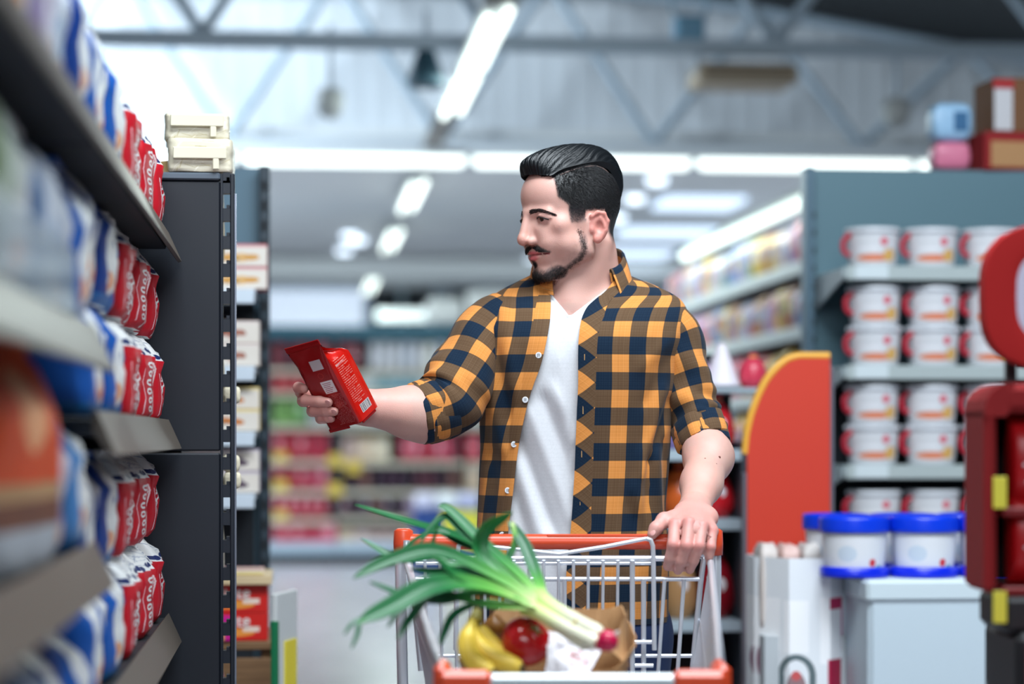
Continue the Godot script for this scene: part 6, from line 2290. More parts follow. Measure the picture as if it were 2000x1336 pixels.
func plan_body() -> void:
	skin_noise.frequency = 0.02
	skin_noise.seed = 4
	head_o = mp(1117, 446, 0.02)
	head_b = Basis(Vector3.UP, deg_to_rad(-60.0)) * Basis(Vector3.RIGHT, deg_to_rad(5.0))
	head_bi = head_b.inverse()
	head_box = AABB(head_o + Vector3(-0.15, -0.135, -0.15), Vector3(0.30, 0.32, 0.30))
	# torso and legs, under the clothes
	limb([[mp(1060, 1235, -0.02), 0.115], [mp(1175, 1235, -0.02), 0.115]], 0.05, bones)
	limb([[mp(1075, 1050, -0.01), 0.105], [mp(1165, 1050, -0.01), 0.105]], 0.06, bones)
	limb([[mp(1065, 730, -0.01), 0.105], [mp(1185, 730, -0.01), 0.105]], 0.06, bones)
	limb([[mp(1050, 630, -0.02), 0.07], [mp(1225, 630, -0.02), 0.07]], 0.05, bones)
	limb([[mp(1010, 614, -0.03), 0.036], [mp(1122, 566, -0.03), 0.042]], 0.04, bones)
	limb([[mp(1280, 614, -0.03), 0.036], [mp(1152, 566, -0.03), 0.042]], 0.04, bones)
	limb([[mp(1065, 1260, -0.02), 0.095], [mp(1050, 1640, 0.0), 0.06], [mp(1045, 2040, -0.03), 0.045]], 0.05, bones)
	limb([[mp(1195, 1260, -0.02), 0.095], [mp(1215, 1640, 0.0), 0.06], [mp(1220, 2040, -0.03), 0.045]], 0.05, bones)
	# neck
	limb([[mp(1140, 600, -0.02), 0.066], [mp(1139, 510, -0.012), 0.0575], [mp(1138, 440, -0.002), 0.0555]], 0.03, bones)
	limb([[mp(1178, 472, 0.036), 0.012], [mp(1122, 588, 0.036), 0.012]], 0.03, bones)
	limb([[mp(1060, 650, -0.004), 0.055], [mp(1185, 650, -0.004), 0.055]], 0.05, bones)
	limb([[mp(1105, 540, 0.036), 0.016], [mp(1110, 590, 0.034), 0.016]], 0.03, bones)
	# his right arm, to the pouch (left in the photograph)
	limb([[mp(975, 630, -0.01), 0.044], [mp(878, 786, 0.09), 0.042], [mp(828, 810, 0.118), 0.0475], [mp(790, 804, 0.14), 0.0415], [mp(742, 798, 0.168), 0.0295], [mp(718, 796, 0.18), 0.027]], 0.025, bones)
	# his left arm, to the trolley handle
	limb([[mp(1305, 634, -0.01), 0.042], [mp(1342, 752, 0.008), 0.039], [mp(1368, 842, 0.032), 0.040], [mp(1384, 893, 0.09), 0.0425], [mp(1370, 945, 0.17), 0.034], [mp(1357, 992, 0.25), 0.0275]], 0.025, bones)
	# left hand over the handle: palm, four fingers down the front, thumb to the side
	var wr := mp(1357, 996, 0.265)
	for q in [[1318, 1024, 0.372], [1346, 1022, 0.385], [1371, 1028, 0.384], [1391, 1037, 0.37]]:
		limb([[wr, 0.021], [mp(q[0], q[1], q[2] - 0.004), 0.0115]], 0.016, fingers)
	limb([[mp(1335, 1003, 0.30), 0.016], [mp(1385, 1010, 0.31), 0.015]], 0.02, fingers)
	var f4 := [
		[[1318, 1024, 0.374, 0.0108], [1315, 1064, 0.402, 0.0105], [1309, 1090, 0.394, 0.0094], [1304, 1106, 0.384, 0.0085]],
		[[1346, 1022, 0.387, 0.011], [1341, 1066, 0.410, 0.0107], [1331, 1096, 0.400, 0.0096], [1324, 1113, 0.388, 0.0086]],
		[[1371, 1028, 0.385, 0.0106], [1365, 1066, 0.406, 0.0103], [1354, 1095, 0.397, 0.0093], [1347, 1112, 0.386, 0.0083]],
		[[1391, 1037, 0.371, 0.0095], [1388, 1068, 0.386, 0.009], [1385, 1083, 0.382, 0.0082], [1383, 1096, 0.374, 0.0074]],
	]
	for fg in f4:
		var pts := []
		for q in fg:
			pts.append([mp(q[0], q[1], q[2]), q[3]])
		limb(pts, 0.0035, fingers)
		knuckles.append(pts[0][0] + Vector3(0, 0.004, 0.008))
		knuckles.append(pts[1][0] + Vector3(0, 0.002, 0.009))
	limb([[mp(1332, 1008, 0.315), 0.0165], [mp(1297, 1016, 0.355), 0.0125], [mp(1281, 1032, 0.372), 0.0105], [mp(1274, 1044, 0.376), 0.0088]], 0.008, fingers)
	# right hand: palm behind the pouch, fingers round its edge onto the front
	var wl := mp(716, 796, 0.18)
	var back := pouch_s * 0.072
	var kn := [[612, 768], [622, 785], [636, 802], [650, 815]]
	for i in 4:
		var k := on_pouch(kn[i][0] + 8, kn[i][1], -0.086)
		limb([[wl, 0.022], [k, 0.0135]], 0.018, fingers)
	var lf := [
		[[612, 768, -0.086], [588, 766, -0.052, 0.0105], [583, 757, -0.016, 0.0098], [594, 759, -0.003, 0.0085]],
		[[622, 785, -0.086], [592, 783, -0.05, 0.0105], [597, 782, 0.0065, 0.0098], [624, 784, 0.0094, 0.0093], [641, 786, 0.0088, 0.0083]],
		[[636, 802, -0.086], [610, 803, -0.05, 0.0102], [614, 802, 0.0065, 0.0093], [636, 803, 0.009, 0.0088], [653, 804, 0.008, 0.0078]],
		[[650, 815, -0.086], [626, 818, -0.048, 0.009], [628, 816, 0.004, 0.0078], [640, 817, 0.0075, 0.0074], [647, 818, 0.007, 0.0068]],
	]
	for fg in lf:
		var pts := []
		for i in fg.size():
			var q: Array = fg[i]
			pts.append([on_pouch(q[0], q[1], q[2]), 0.0125 if i == 0 else q[3]])
		limb(pts, 0.0035, fingers)
	limb([[mp(706, 790, 0.172), 0.016], [on_pouch(690, 765, -0.085), 0.0125], [on_pouch(668, 738, -0.086), 0.0105], [on_pouch(655, 722, -0.084), 0.009]], 0.008, fingers)
	hand_boxes = [AABB(), AABB()]
	hand_boxes[0] = AABB(mp(1330, 1055, 0.33) - Vector3(0.08, 0.085, 0.10), Vector3(0.17, 0.185, 0.20)).expand(mp(1440, 858, -0.02)).expand(mp(1320, 858, 0.12))
	hand_boxes[1] = AABB(mp(650, 780, 0.19) - Vector3(0.09, 0.075, 0.12), Vector3(0.195, 0.15, 0.24)).expand(mp(858, 880, 0.04)).expand(mp(858, 750, 0.19))

func build_man() -> void:
	plan_pouch()
	plan_body()
	var man := root_at("person", cam3(MAN_X, 0, MAN_D), -YAW)
	tag(man, "dark haired bearded man in an orange and navy checked shirt pushing a trolley", "person")
	var body := MB.new()
	var hb := head_box
	hb.position.y = head_o.y - 0.175
	hb.size.y = 0.36
	hb = hb.expand(mp(1100, 640, 0.13)).expand(mp(1230, 560, 0.0))
	var hs := [hb, hand_boxes[0], hand_boxes[1]]
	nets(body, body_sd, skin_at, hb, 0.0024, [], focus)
	nets(body, body_sd, skin_at, hand_boxes[0], 0.0025, [], focus)
	nets(body, body_sd, skin_at, hand_boxes[1], 0.0025, [], focus)
	nets(body, body_sd, skin_at, AABB(Vector3(-0.42, -0.02, -0.22), Vector3(0.8, 1.56, 0.62)), 0.011, hs, focus)
	var skin := vmat(0.46, "skin").duplicate()
	skin.subsurf_scatter_enabled = true
	skin.subsurf_scatter_strength = 0.12
	skin.roughness = 0.5
	var pores := FastNoiseLite.new()
	pores.seed = 5
	pores.frequency = 0.12
	var pt := NoiseTexture2D.new()
	pt.width = 256
	pt.height = 256
	pt.seamless = true
	pt.noise = pores
	skin.heightmap_enabled = true
	skin.heightmap_texture = pt
	skin.heightmap_scale = 0.022
	skin.uv1_triplanar = true
	skin.uv1_scale = Vector3(16, 16, 16)
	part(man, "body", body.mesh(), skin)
	build_nails(man)
	build_face(man)
	build_hair(man)
	build_clothes(man)

func head_part(man: Node3D, called: String, m: Mesh, material: Material) -> MeshInstance3D:
	var o := part(man, called, m, material, head_o)
	o.basis = head_b
	return o

func mm(a: Array) -> Vector3:
	return Vector3(a[0], a[1], a[2]) * 0.001

func build_nails(man: Node3D) -> void:
	var dome := MB.new()
	dome.lathe([Vector2(0, -0.0012), Vector2(0.0046, -0.0008), Vector2(0.0050, 0.0), Vector2(0.0044, 0.0006), Vector2(0.0026, 0.0010), Vector2(0, 0.0011)], 20)
	var m := dome.mesh()
	var pink := mat(rgb(222, 164, 158), 0.28, 0.0, "nail")
	var nn := pouch_w.cross(pouch_l).normalized()
	if nn.z < 0:
		nn = -nn
	for q in [[640, 785.5, 0.0168], [652, 803.5, 0.0156], [646, 817.5, 0.0134]]:
		var o := part(man, "fingernail", m, pink, on_pouch(q[0], q[1], q[2]))
		var along := (on_pouch(q[0] + 10, q[1] + 1, q[2]) - o.position).normalized()
		o.basis = Basis(along, nn, along.cross(nn)).scaled_local(Vector3(1.15, 0.9, 0.9))
	for q in [[1303, 1104, 0.392], [1322, 1111, 0.3965], [1346, 1110, 0.394], [1382, 1094, 0.3805], [1275, 1041, 0.3845]]:
		var o := part(man, "fingernail", m, pink, mp(q[0], q[1], q[2]))
		var dirv := Vector3(-0.12, -0.93, -0.36).normalized() if q[0] > 1280 else Vector3(-0.45, -0.8, 0.1).normalized()
		var out := Vector3(-0.05, -0.30, 0.95) if q[0] > 1280 else Vector3(-0.3, 0.2, 0.9)
		out = (out - dirv * out.dot(dirv)).normalized()
		o.basis = Basis(dirv, out, dirv.cross(out)).scaled_local(Vector3(1.15, 0.9, 0.9))
	for q in [[1403, 893, 0.127, 0.0017], [1374, 896, 0.134, 0.0013], [1396, 906, 0.139, 0.0010], [1362, 975, 0.257, 0.0011]]:
		var sp := MB.new()
		sp.lathe([Vector2(0, -0.4), Vector2(0.8, -0.3), Vector2(1.0, 0), Vector2(0.7, 0.3), Vector2(0, 0.42)], 10)
		var p := mp(q[0], q[1], q[2])
		# settle it on the skin along the line of sight
		focus(p, 0.06)
		for k in 6:
			p.z -= clampf(body_sd(p), -0.01, 0.01)
		var o := part(man, "mole", sp.mesh(), mat(rgb(112, 62, 50), 0.6), p, Vector3(PI * 0.5, 0, 0))
		o.scale = Vector3.ONE * q[3] * 1.5

func build_face(man: Node3D) -> void:
	for s in [1.0, -1.0]:
		# eyeball with iris and pupil, looking at the pouch
		var e := MB.new()
		var gaze := Vector3(0.10, -0.16, 1.0).normalized()
		var gb := Basis(Quaternion(Vector3.UP, gaze))
		var rows := []
		var cols := []
		for i in 25:
			var a := PI * i / 24.0
			var ring := PackedVector3Array()
			var cr := []
			for j in 24:
				var w := TAU * j / 24.0
				var r := 0.0117 + 0.0004 * maxf(0.0, cos(a) - 0.85) / 0.15
				ring.append(gb * (Vector3(sin(a) * cos(w), cos(a), sin(a) * sin(w)) * r))
				cr.append((rgb(8, 6, 6) if a < 0.17 else rgb(62, 36, 22) if a < 0.46 else rgb(40, 26, 20) if a < 0.53 else rgb(216, 202, 198)).srgb_to_linear())
			rows.append(ring)
			cols.append(cr)
		e.grid(rows, true, true, [], false, cols)
		var o := head_part(man, "eyeball", e.mesh(), vmat(0.06, "eye"))
		o.position = head_o + head_b * Vector3(0.0335 * s, 0.0184, 0.0757)
		var lash := MB.new()
		lash.tube(smooth_path([mm([21 * s, 19.6, 87.0]), mm([27 * s, 21.6, 89.6]), mm([34 * s, 21.6, 89.8]), mm([42 * s, 19.2, 85.4]), mm([48.5 * s, 15.4, 78.6])], 4), 0.0012, 6)
		head_part(man, "upper_lashes", lash.mesh(), mat(rgb(26, 18, 18), 0.7))
		# eyebrow: many short hairs
		var brow := MB.new()
		var r := RandomNumberGenerator.new()
		r.seed = 8
		var bp := smooth_path([mm([12 * s, 32.0, 97.5]), mm([21 * s, 33.6, 95.5]), mm([32 * s, 33.8, 90]), mm([43 * s, 29.6, 80]), mm([51 * s, 23.5, 68])], 8)
		for k in 300:
			var w := r.randf()
			var i := mini(int(w * (bp.size() - 1)), bp.size() - 2)
			var c: Vector3 = bp[i].lerp(bp[i + 1], w * (bp.size() - 1) - i)
			var th := lerpf(0.0046, 0.0018, w)
			var p := c + Vector3(0, r.randf_range(-th, th), 0)
			var q := p + Vector3(0.0055 * s, 0.0016 - 0.003 * w, -0.0022 * w - 0.0006)
			var out := Vector3(p.x, 0, p.z * 0.8).normalized()
			p = surface_mm(p, out)
			q = surface_mm(q, out)
			brow.tube([p, q + out * 0.0006], [0.00034, 0.00016], 3, false)
		head_part(man, "eyebrow", brow.mesh(), mat(rgb(44, 33, 33), 0.8))
	# beard hairs standing proud of the skin on the chin, the lip and along the jaw
	var bd := MB.new()
	var r := RandomNumberGenerator.new()
	r.seed = 12
	var zones := [
		[[[0, -86, 80], [18, -88, 68], [32, -84, 52]], 12.0, 1500, 0.004],
		[[[3, -32, 104], [18, -34, 96], [34, -41, 80]], 4.3, 1500, 0.004],
		[[[0, -62, 96], [0, -65, 96]], 5.0, 200, 0.003],
		[[[70, -6, 25], [69, -24, 20], [66, -42, 17], [59, -60, 24], [48, -75, 42], [32, -86, 60]], 5.0, 1100, 0.0022],
	]
	for z in zones:
		var pts: Array = z[0]
		for k in z[2]:
			var w := r.randf() * (pts.size() - 1)
			var i := mini(int(w), pts.size() - 2)
			var c := Vector3(pts[i][0], pts[i][1], pts[i][2]).lerp(Vector3(pts[i + 1][0], pts[i + 1][1], pts[i + 1][2]), w - i)
			if r.randf() < 0.5:
				c.x = -c.x
			c += Vector3(r.randfn(), r.randfn(), r.randfn()) * z[1] * 0.5
			if z[1] == 4.3 and c.y < -38.5 - absf(c.x) * 0.1:
				continue
			var out := Vector3(c.x, -4.0 if z[1] > 6.0 else 0.0, maxf(c.z, 0.0) * 0.9).normalized()
			var p := surface_mm(c * 0.001, out)
			var q: Vector3 = p + out * 0.0012 + Vector3(0.0004 * signf(c.x), -z[3] * 0.8, 0.0)
			bd.tube([p - out * 0.0004, q], [0.00028, 0.00013], 3, false)
	head_part(man, "beard", bd.mesh(), mat(rgb(30, 23, 22), 0.6))

# slide a point of head space (metres) along a direction onto the skin
func surface_mm(p: Vector3, out: Vector3) -> Vector3:
	var q := p * 1000.0
	for k in 5:
		q -= out * clampf(head_sd(q), -6.0, 6.0)
	return q * 0.001

func build_hair(man: Node3D) -> void:
	var near := [[49, 95, 66], [51, 104, 48], [52, 110, 25], [48, 117, -22], [42, 118, -54], [34, 108, -82], [28, 74, -103], [22, 40, -104]]
	var crown := [[-8, 102, 89], [-8, 127, 89], [-4, 142, 62], [0, 149, 18], [0, 149, -26], [0, 139, -68], [0, 104, -104], [0, 46, -109]]
	var far := [[-52, 94, 60], [-60, 104, 46], [-64, 106, 22], [-64, 108, -22], [-58, 108, -52], [-44, 100, -80], [-30, 72, -99], [-22, 40, -101]]
	var ni := 61
	var nj := 150
	var rows := []
	var uvs := []
	for i in ni:
		var s := float(i) / (ni - 1) * 7.0
		var p: Array[Vector3] = []
		for c in [near, crown, far]:
			var k := mini(int(s), 6)
			var g := s - k
			p.append(mm(c[k]).cubic_interpolate(mm(c[k + 1]), mm(c[maxi(0, k - 1)]), mm(c[mini(7, k + 2)]), g))
		var ring := PackedVector3Array()
		var uv := PackedVector2Array()
		for j in nj:
			var t := float(j) / (nj - 1)
			# arc from the parting over the crown to the far side
			var a := p[0]
			var b := p[1]
			var c2 := p[2]
			var ctl := b * 2.0 - (a + c2) * 0.5
			var q := a * (1 - t) * (1 - t) + ctl * 2.0 * t * (1 - t) + c2 * t * t
			var mid := Vector3(0, 0.05, -0.005)
			var out := (q - mid).normalized()
			var fr := float(i) / (ni - 1)
			# side swell above the parting, and grooves combed up and back
			q += out * 0.009 * sin(PI * clampf(t * 2.2, 0, 1)) * smoothstep(0.0, 0.12, fr) * (1.0 - smoothstep(0.7, 1.0, fr))
			var ph := 19.0 * t - 7.0 * fr + 1.2 * sin(fr * 5.0 + t * 3.0)
			var g2 := 0.6 * absf(sin(PI * ph)) + 0.4 * absf(sin(PI * ph * 2.37 + 1.0)) + 0.25 * absf(sin(PI * ph * 5.1 + 0.4))
			var ed := smoothstep(0.0, 0.05, t) * smoothstep(0.0, 0.06, 1.0 - t)
			q += out * (g2 - 0.7) * 0.0030 * ed
			q += out * (0.0015 - 0.008 * smoothstep(0.8, 1.0, fr))
			ring.append(q)
			uv.append(Vector2(t, fr))
		rows.append(ring)
		uvs.append(uv)
	var hm := MB.new()
	hm.grid(rows, false, true, uvs)
	# tuck the edges down onto the head so that the hair has thickness
	for side in [0, nj - 1]:
		var skirt := []
		for w in 3:
			var line := PackedVector3Array()
			for i in ni:
				var q: Vector3 = rows[i][side]
				var out := (q - Vector3(0, 0.04, -0.005)).normalized()
				line.append(q - out * 0.006 * w)
			skirt.append(line)
		hm.grid(skirt, false, side != 0)
	var fl := []
	for w in 4:
		var line := PackedVector3Array()
		for j in nj:
			var q: Vector3 = rows[0][j]
			line.append(q + Vector3(0, 0.0006, -0.004) * w)
		fl.append(line)
	hm.grid(fl, false, false)
	var m := StandardMaterial3D.new()
	m.albedo_color = rgb(13, 17, 21)
	m.roughness = 0.38
	m.metallic_specular = 0.42
	m.resource_name = "hair"
	head_part(man, "hair", hm.mesh(), m)
	var pl := MB.new()
	var pp := []
	for q in near.slice(1, 6):
		pp.append(surface_mm(mm(q) + Vector3(0.003, -0.002, 0), Vector3(0.55, 0.83, 0)))
	pl.tube(smooth_path(pp, 5), 0.0011, 6)
	head_part(man, "parting", pl.mesh(), mat(rgb(128, 104, 98), 0.6))
	# cropped side and back hair: a bristly coat over the scalp
	var cr := MB.new()
	var r := RandomNumberGenerator.new()
	r.seed = 31
	for k in 20000:
		var az := r.randf_range(0.15, TAU - 0.15)
		var sel := r.randf_range(-0.55, 0.82)
		var dirv := Vector3(sin(az) * sqrt(1.0 - sel * sel), sel, cos(az) * sqrt(1.0 - sel * sel))
		var p := surface_mm(Vector3(0, 0.05, -0.007) + dirv * 0.09, dirv)
		var q := p * 1000.0
		var y := q.y
		if y < 4.0:
			continue
		var c := skin_at(head_o + head_b * p)
		if c.get_luminance() > 0.26 or absf(q.x) > 77.0 or q.z > 63.0 or (absf(q.x) < 42.0 and y > 100.0):
			continue
		var ln := lerpf(0.002, 0.0075, smoothstep(20, 95, y))
		var comb := Vector3(0, -0.7, -0.6)
		comb -= dirv * comb.dot(dirv)
		var tip := p + dirv * ln * 0.32 + comb * ln
		cr.tube([p - dirv * 0.0005, tip], [0.00036, 0.00015], 3, false)
	head_part(man, "cropped_hair", cr.mesh(), mat(rgb(24, 24, 27), 0.55))

# ---------------------------------------------------------------- his clothes
const CHECK := 0.065             # one orange and one navy stripe

func plaid() -> StandardMaterial3D:
	if tex.has("plaid"):
		return tex["plaid"]
	var n := 256
	var im := Image.create(n, n, false, Image.FORMAT_RGB8)
	var r := RandomNumberGenerator.new()
	r.seed = 77
	var orange := rgb(212, 138, 68)
	var navy := rgb(11, 32, 52)
	var wob := []
	for k in n:
		wob.append(r.randf_range(-0.05, 0.05))
	for j in n:
		for i in n:
			var a := i < n / 2
			var b := j < n / 2
			var over := ((i + j) / 2) % 2 == 0           # twill: the two threads show by turns
			var c := orange if (a if over else b) else navy
			var mix := orange if a and b else navy if not a and not b else rgb(90, 68, 48)
			c = mix.lerp(c, 0.10)
			c = c.lightened(maxf(0.0, wob[i] + wob[j])) if wob[i] + wob[j] > 0 else c.darkened(-(wob[i] + wob[j]))
			im.set_pixel(i, j, c)
	var m := tmat(im, 0.82, "checked cotton")
	m.metallic_specular = 0.25
	m.rim_enabled = true
	m.rim = 0.15
	tex["plaid"] = m
	return m

# torso rings from the hem to the neck: y, left and right silhouette (sight lines), centre z, half depth, drop of the front
const RING := [
	[1212.0, 928.0, 1304.0, 0.0, 0.118, 0.0], [1100.0, 930.0, 1304.0, 0.0, 0.122, 0.0], [1000.0, 935.0, 1301.0, 0.0, 0.120, 0.0],
	[900.0, 940.0, 1306.0, 0.0, 0.122, 0.0], [820.0, 936.0, 1312.0, 0.0, 0.126, 0.0], [740.0, 925.0, 1322.0, -0.002, 0.130, 0.0],
	[670.0, 916.0, 1336.0, -0.006, 0.128, 0.0], [622.0, 924.0, 1344.0, -0.014, 0.112, 0.004], [586.0, 952.0, 1328.0, -0.022, 0.094, 0.010],
	[562.0, 990.0, 1286.0, -0.026, 0.082, 0.014], [546.0, 1024.0, 1244.0, -0.024, 0.076, 0.018], [536.0, 1052.0, 1214.0, -0.020, 0.073, 0.022]]

func ring_at(t: float) -> PackedFloat32Array:
	var k := clampi(int(t), 0, RING.size() - 2)
	var g := t - k
	var out := PackedFloat32Array()
	for c in 6:
		var p0: float = RING[maxi(0, k - 1)][c]
		var p1: float = RING[k][c]
		var p2: float = RING[k + 1][c]
		var p3: float = RING[mini(RING.size() - 1, k + 2)][c]
		out.append(cubic_interpolate(p1, p2, p0, p3, g))
	return out

const EX := 0.86
func torso(a: float, t: float, off: float) -> Vector3:
	var r := ring_at(t)
	var l := mp(r[1], r[0], r[3]).x + off
	var e := mp(r[2], r[0], r[3]).x - off
	var d := r[4] - off
	var c := cos(a)
	var s := sin(a)
	return Vector3((l + e) * 0.5 + (e - l) * 0.5 * signf(c) * pow(absf(c), EX), mp(0, r[0], r[3]).y - r[5] * s, r[3] + d * signf(s) * pow(absf(s), EX))

func edge_angle(xp: float, t: float) -> float:       # where the front reaches a sight line
	var r := ring_at(t)
	var l := mp(r[1], r[0], 0).x
	var e := mp(r[2], r[0], 0).x
	var x := mp(xp, r[0], r[4] * 0.95).x
	var c := clampf((x - (l + e) * 0.5) / ((e - l) * 0.5), -0.999, 0.999)
	return acos(signf(c) * pow(absf(c), 1.0 / EX))

const EDGE_L := [Vector2(530, 1072), Vector2(560, 1074), Vector2(600, 1075), Vector2(648, 1071), Vector2(716, 1056), Vector2(756, 1041), Vector2(799, 1028), Vector2(870, 1013), Vector2(958, 1002), Vector2(1040, 992), Vector2(1212, 982)]
const EDGE_R := [Vector2(530, 1202), Vector2(560, 1182), Vector2(602, 1146), Vector2(664, 1132), Vector2(760, 1130), Vector2(869, 1125), Vector2(920, 1123), Vector2(1025, 1116), Vector2(1087, 1109), Vector2(1212, 1100)]

func drape(p: Vector3, lines: Array) -> float:        # folds: ridges (+) and valleys (-) along lines
	var q := Vector2(1000.0 + (p.x + MAN_X) * F / MAN_D, 854.0 - (p.y - EYE) * F / MAN_D)
	var s := 0.0
	for f in lines:
		var a := Vector2(f[0], f[1])
		var b := Vector2(f[2], f[3])
		var h := clampf((q - a).dot(b - a) / (b - a).length_squared(), 0.0, 1.0)
		var d: float = q.distance_to(a.lerp(b, h)) / f[4]
		s += f[5] * exp(-d * d) * (1.0 if h > 0.0 and h < 1.0 else 0.8)
	return s

const SHIRT_FOLDS := [
	[925, 700, 955, 900, 11.0, -0.010], [945, 690, 985, 880, 12.0, 0.008], [962, 660, 1000, 820, 10.0, -0.006], [985, 600, 1000, 760, 14.0, 0.005],
	[940, 760, 948, 1040, 13.0, 0.006], [968, 880, 960, 1060, 11.0, -0.005], [1000, 700, 1015, 800, 16.0, 0.004],
	[1305, 780, 1262, 900, 9.0, -0.011], [1290, 760, 1245, 930, 9.0, 0.008], [1262, 900, 1252, 1040, 9.0, -0.008], [1245, 880, 1236, 990, 10.0, 0.006],
	[1275, 880, 1285, 1040, 8.0, 0.009], [1292, 860, 1298, 1010, 6.0, -0.007], [1300, 700, 1255, 790, 13.0, -0.006], [1310, 660, 1245, 720, 14.0, 0.005],
	[1235, 950, 1290, 1120, 14.0, 0.006], [1200, 880, 1190, 1100, 20.0, 0.003], [1165, 640, 1170, 1000, 30.0, 0.003], [930, 610, 1010, 590, 16.0, 0.004], [1225, 980, 1205, 1200, 14.0, -0.005]]
const TEE_FOLDS := [
	[1030, 800, 1112, 1010, 14.0, 0.006], [1012, 850, 1085, 1050, 12.0, -0.007], [1008, 900, 1060, 1060, 14.0, 0.006], [1060, 780, 1118, 930, 12.0, -0.006], [1080, 760, 1120, 860, 12.0, 0.004],
	[1005, 960, 1040, 1090, 12.0, -0.005], [1090, 700, 1100, 800, 16.0, 0.003], [1070, 1040, 1110, 1120, 14.0, 0.006], [1098, 660, 1085, 760, 12.0, -0.003]]

func cloth_grid(mb: MB, rows: Array, uvs: Array, thick: float, flip: bool) -> void:   # outer face, inner face and the rim between
	mb.grid(rows, false, flip, uvs)
	var inner := []
	var base: int = mb.v.size() - rows.size() * rows[0].size()
	var w: int = rows[0].size()
	for i in rows.size():
		var line := PackedVector3Array()
		for j in w:
			line.append(rows[i][j] - mb.n[base + i * w + j] * thick)
		inner.append(line)
	mb.grid(inner, false, not flip, uvs)
	for side in [0, w - 1]:
		var a := PackedVector3Array()
		var b := PackedVector3Array()
		var ua := PackedVector2Array()
		for i in rows.size():
			a.append(rows[i][side])
			b.append(inner[i][side])
			ua.append(uvs[i][side])
		mb.grid([a, b], false, flip == (side == 0), [ua, ua])
	for side in [0, rows.size() - 1]:
		mb.grid([rows[side], inner[side]], false, flip != (side == 0), [uvs[side], uvs[side]])

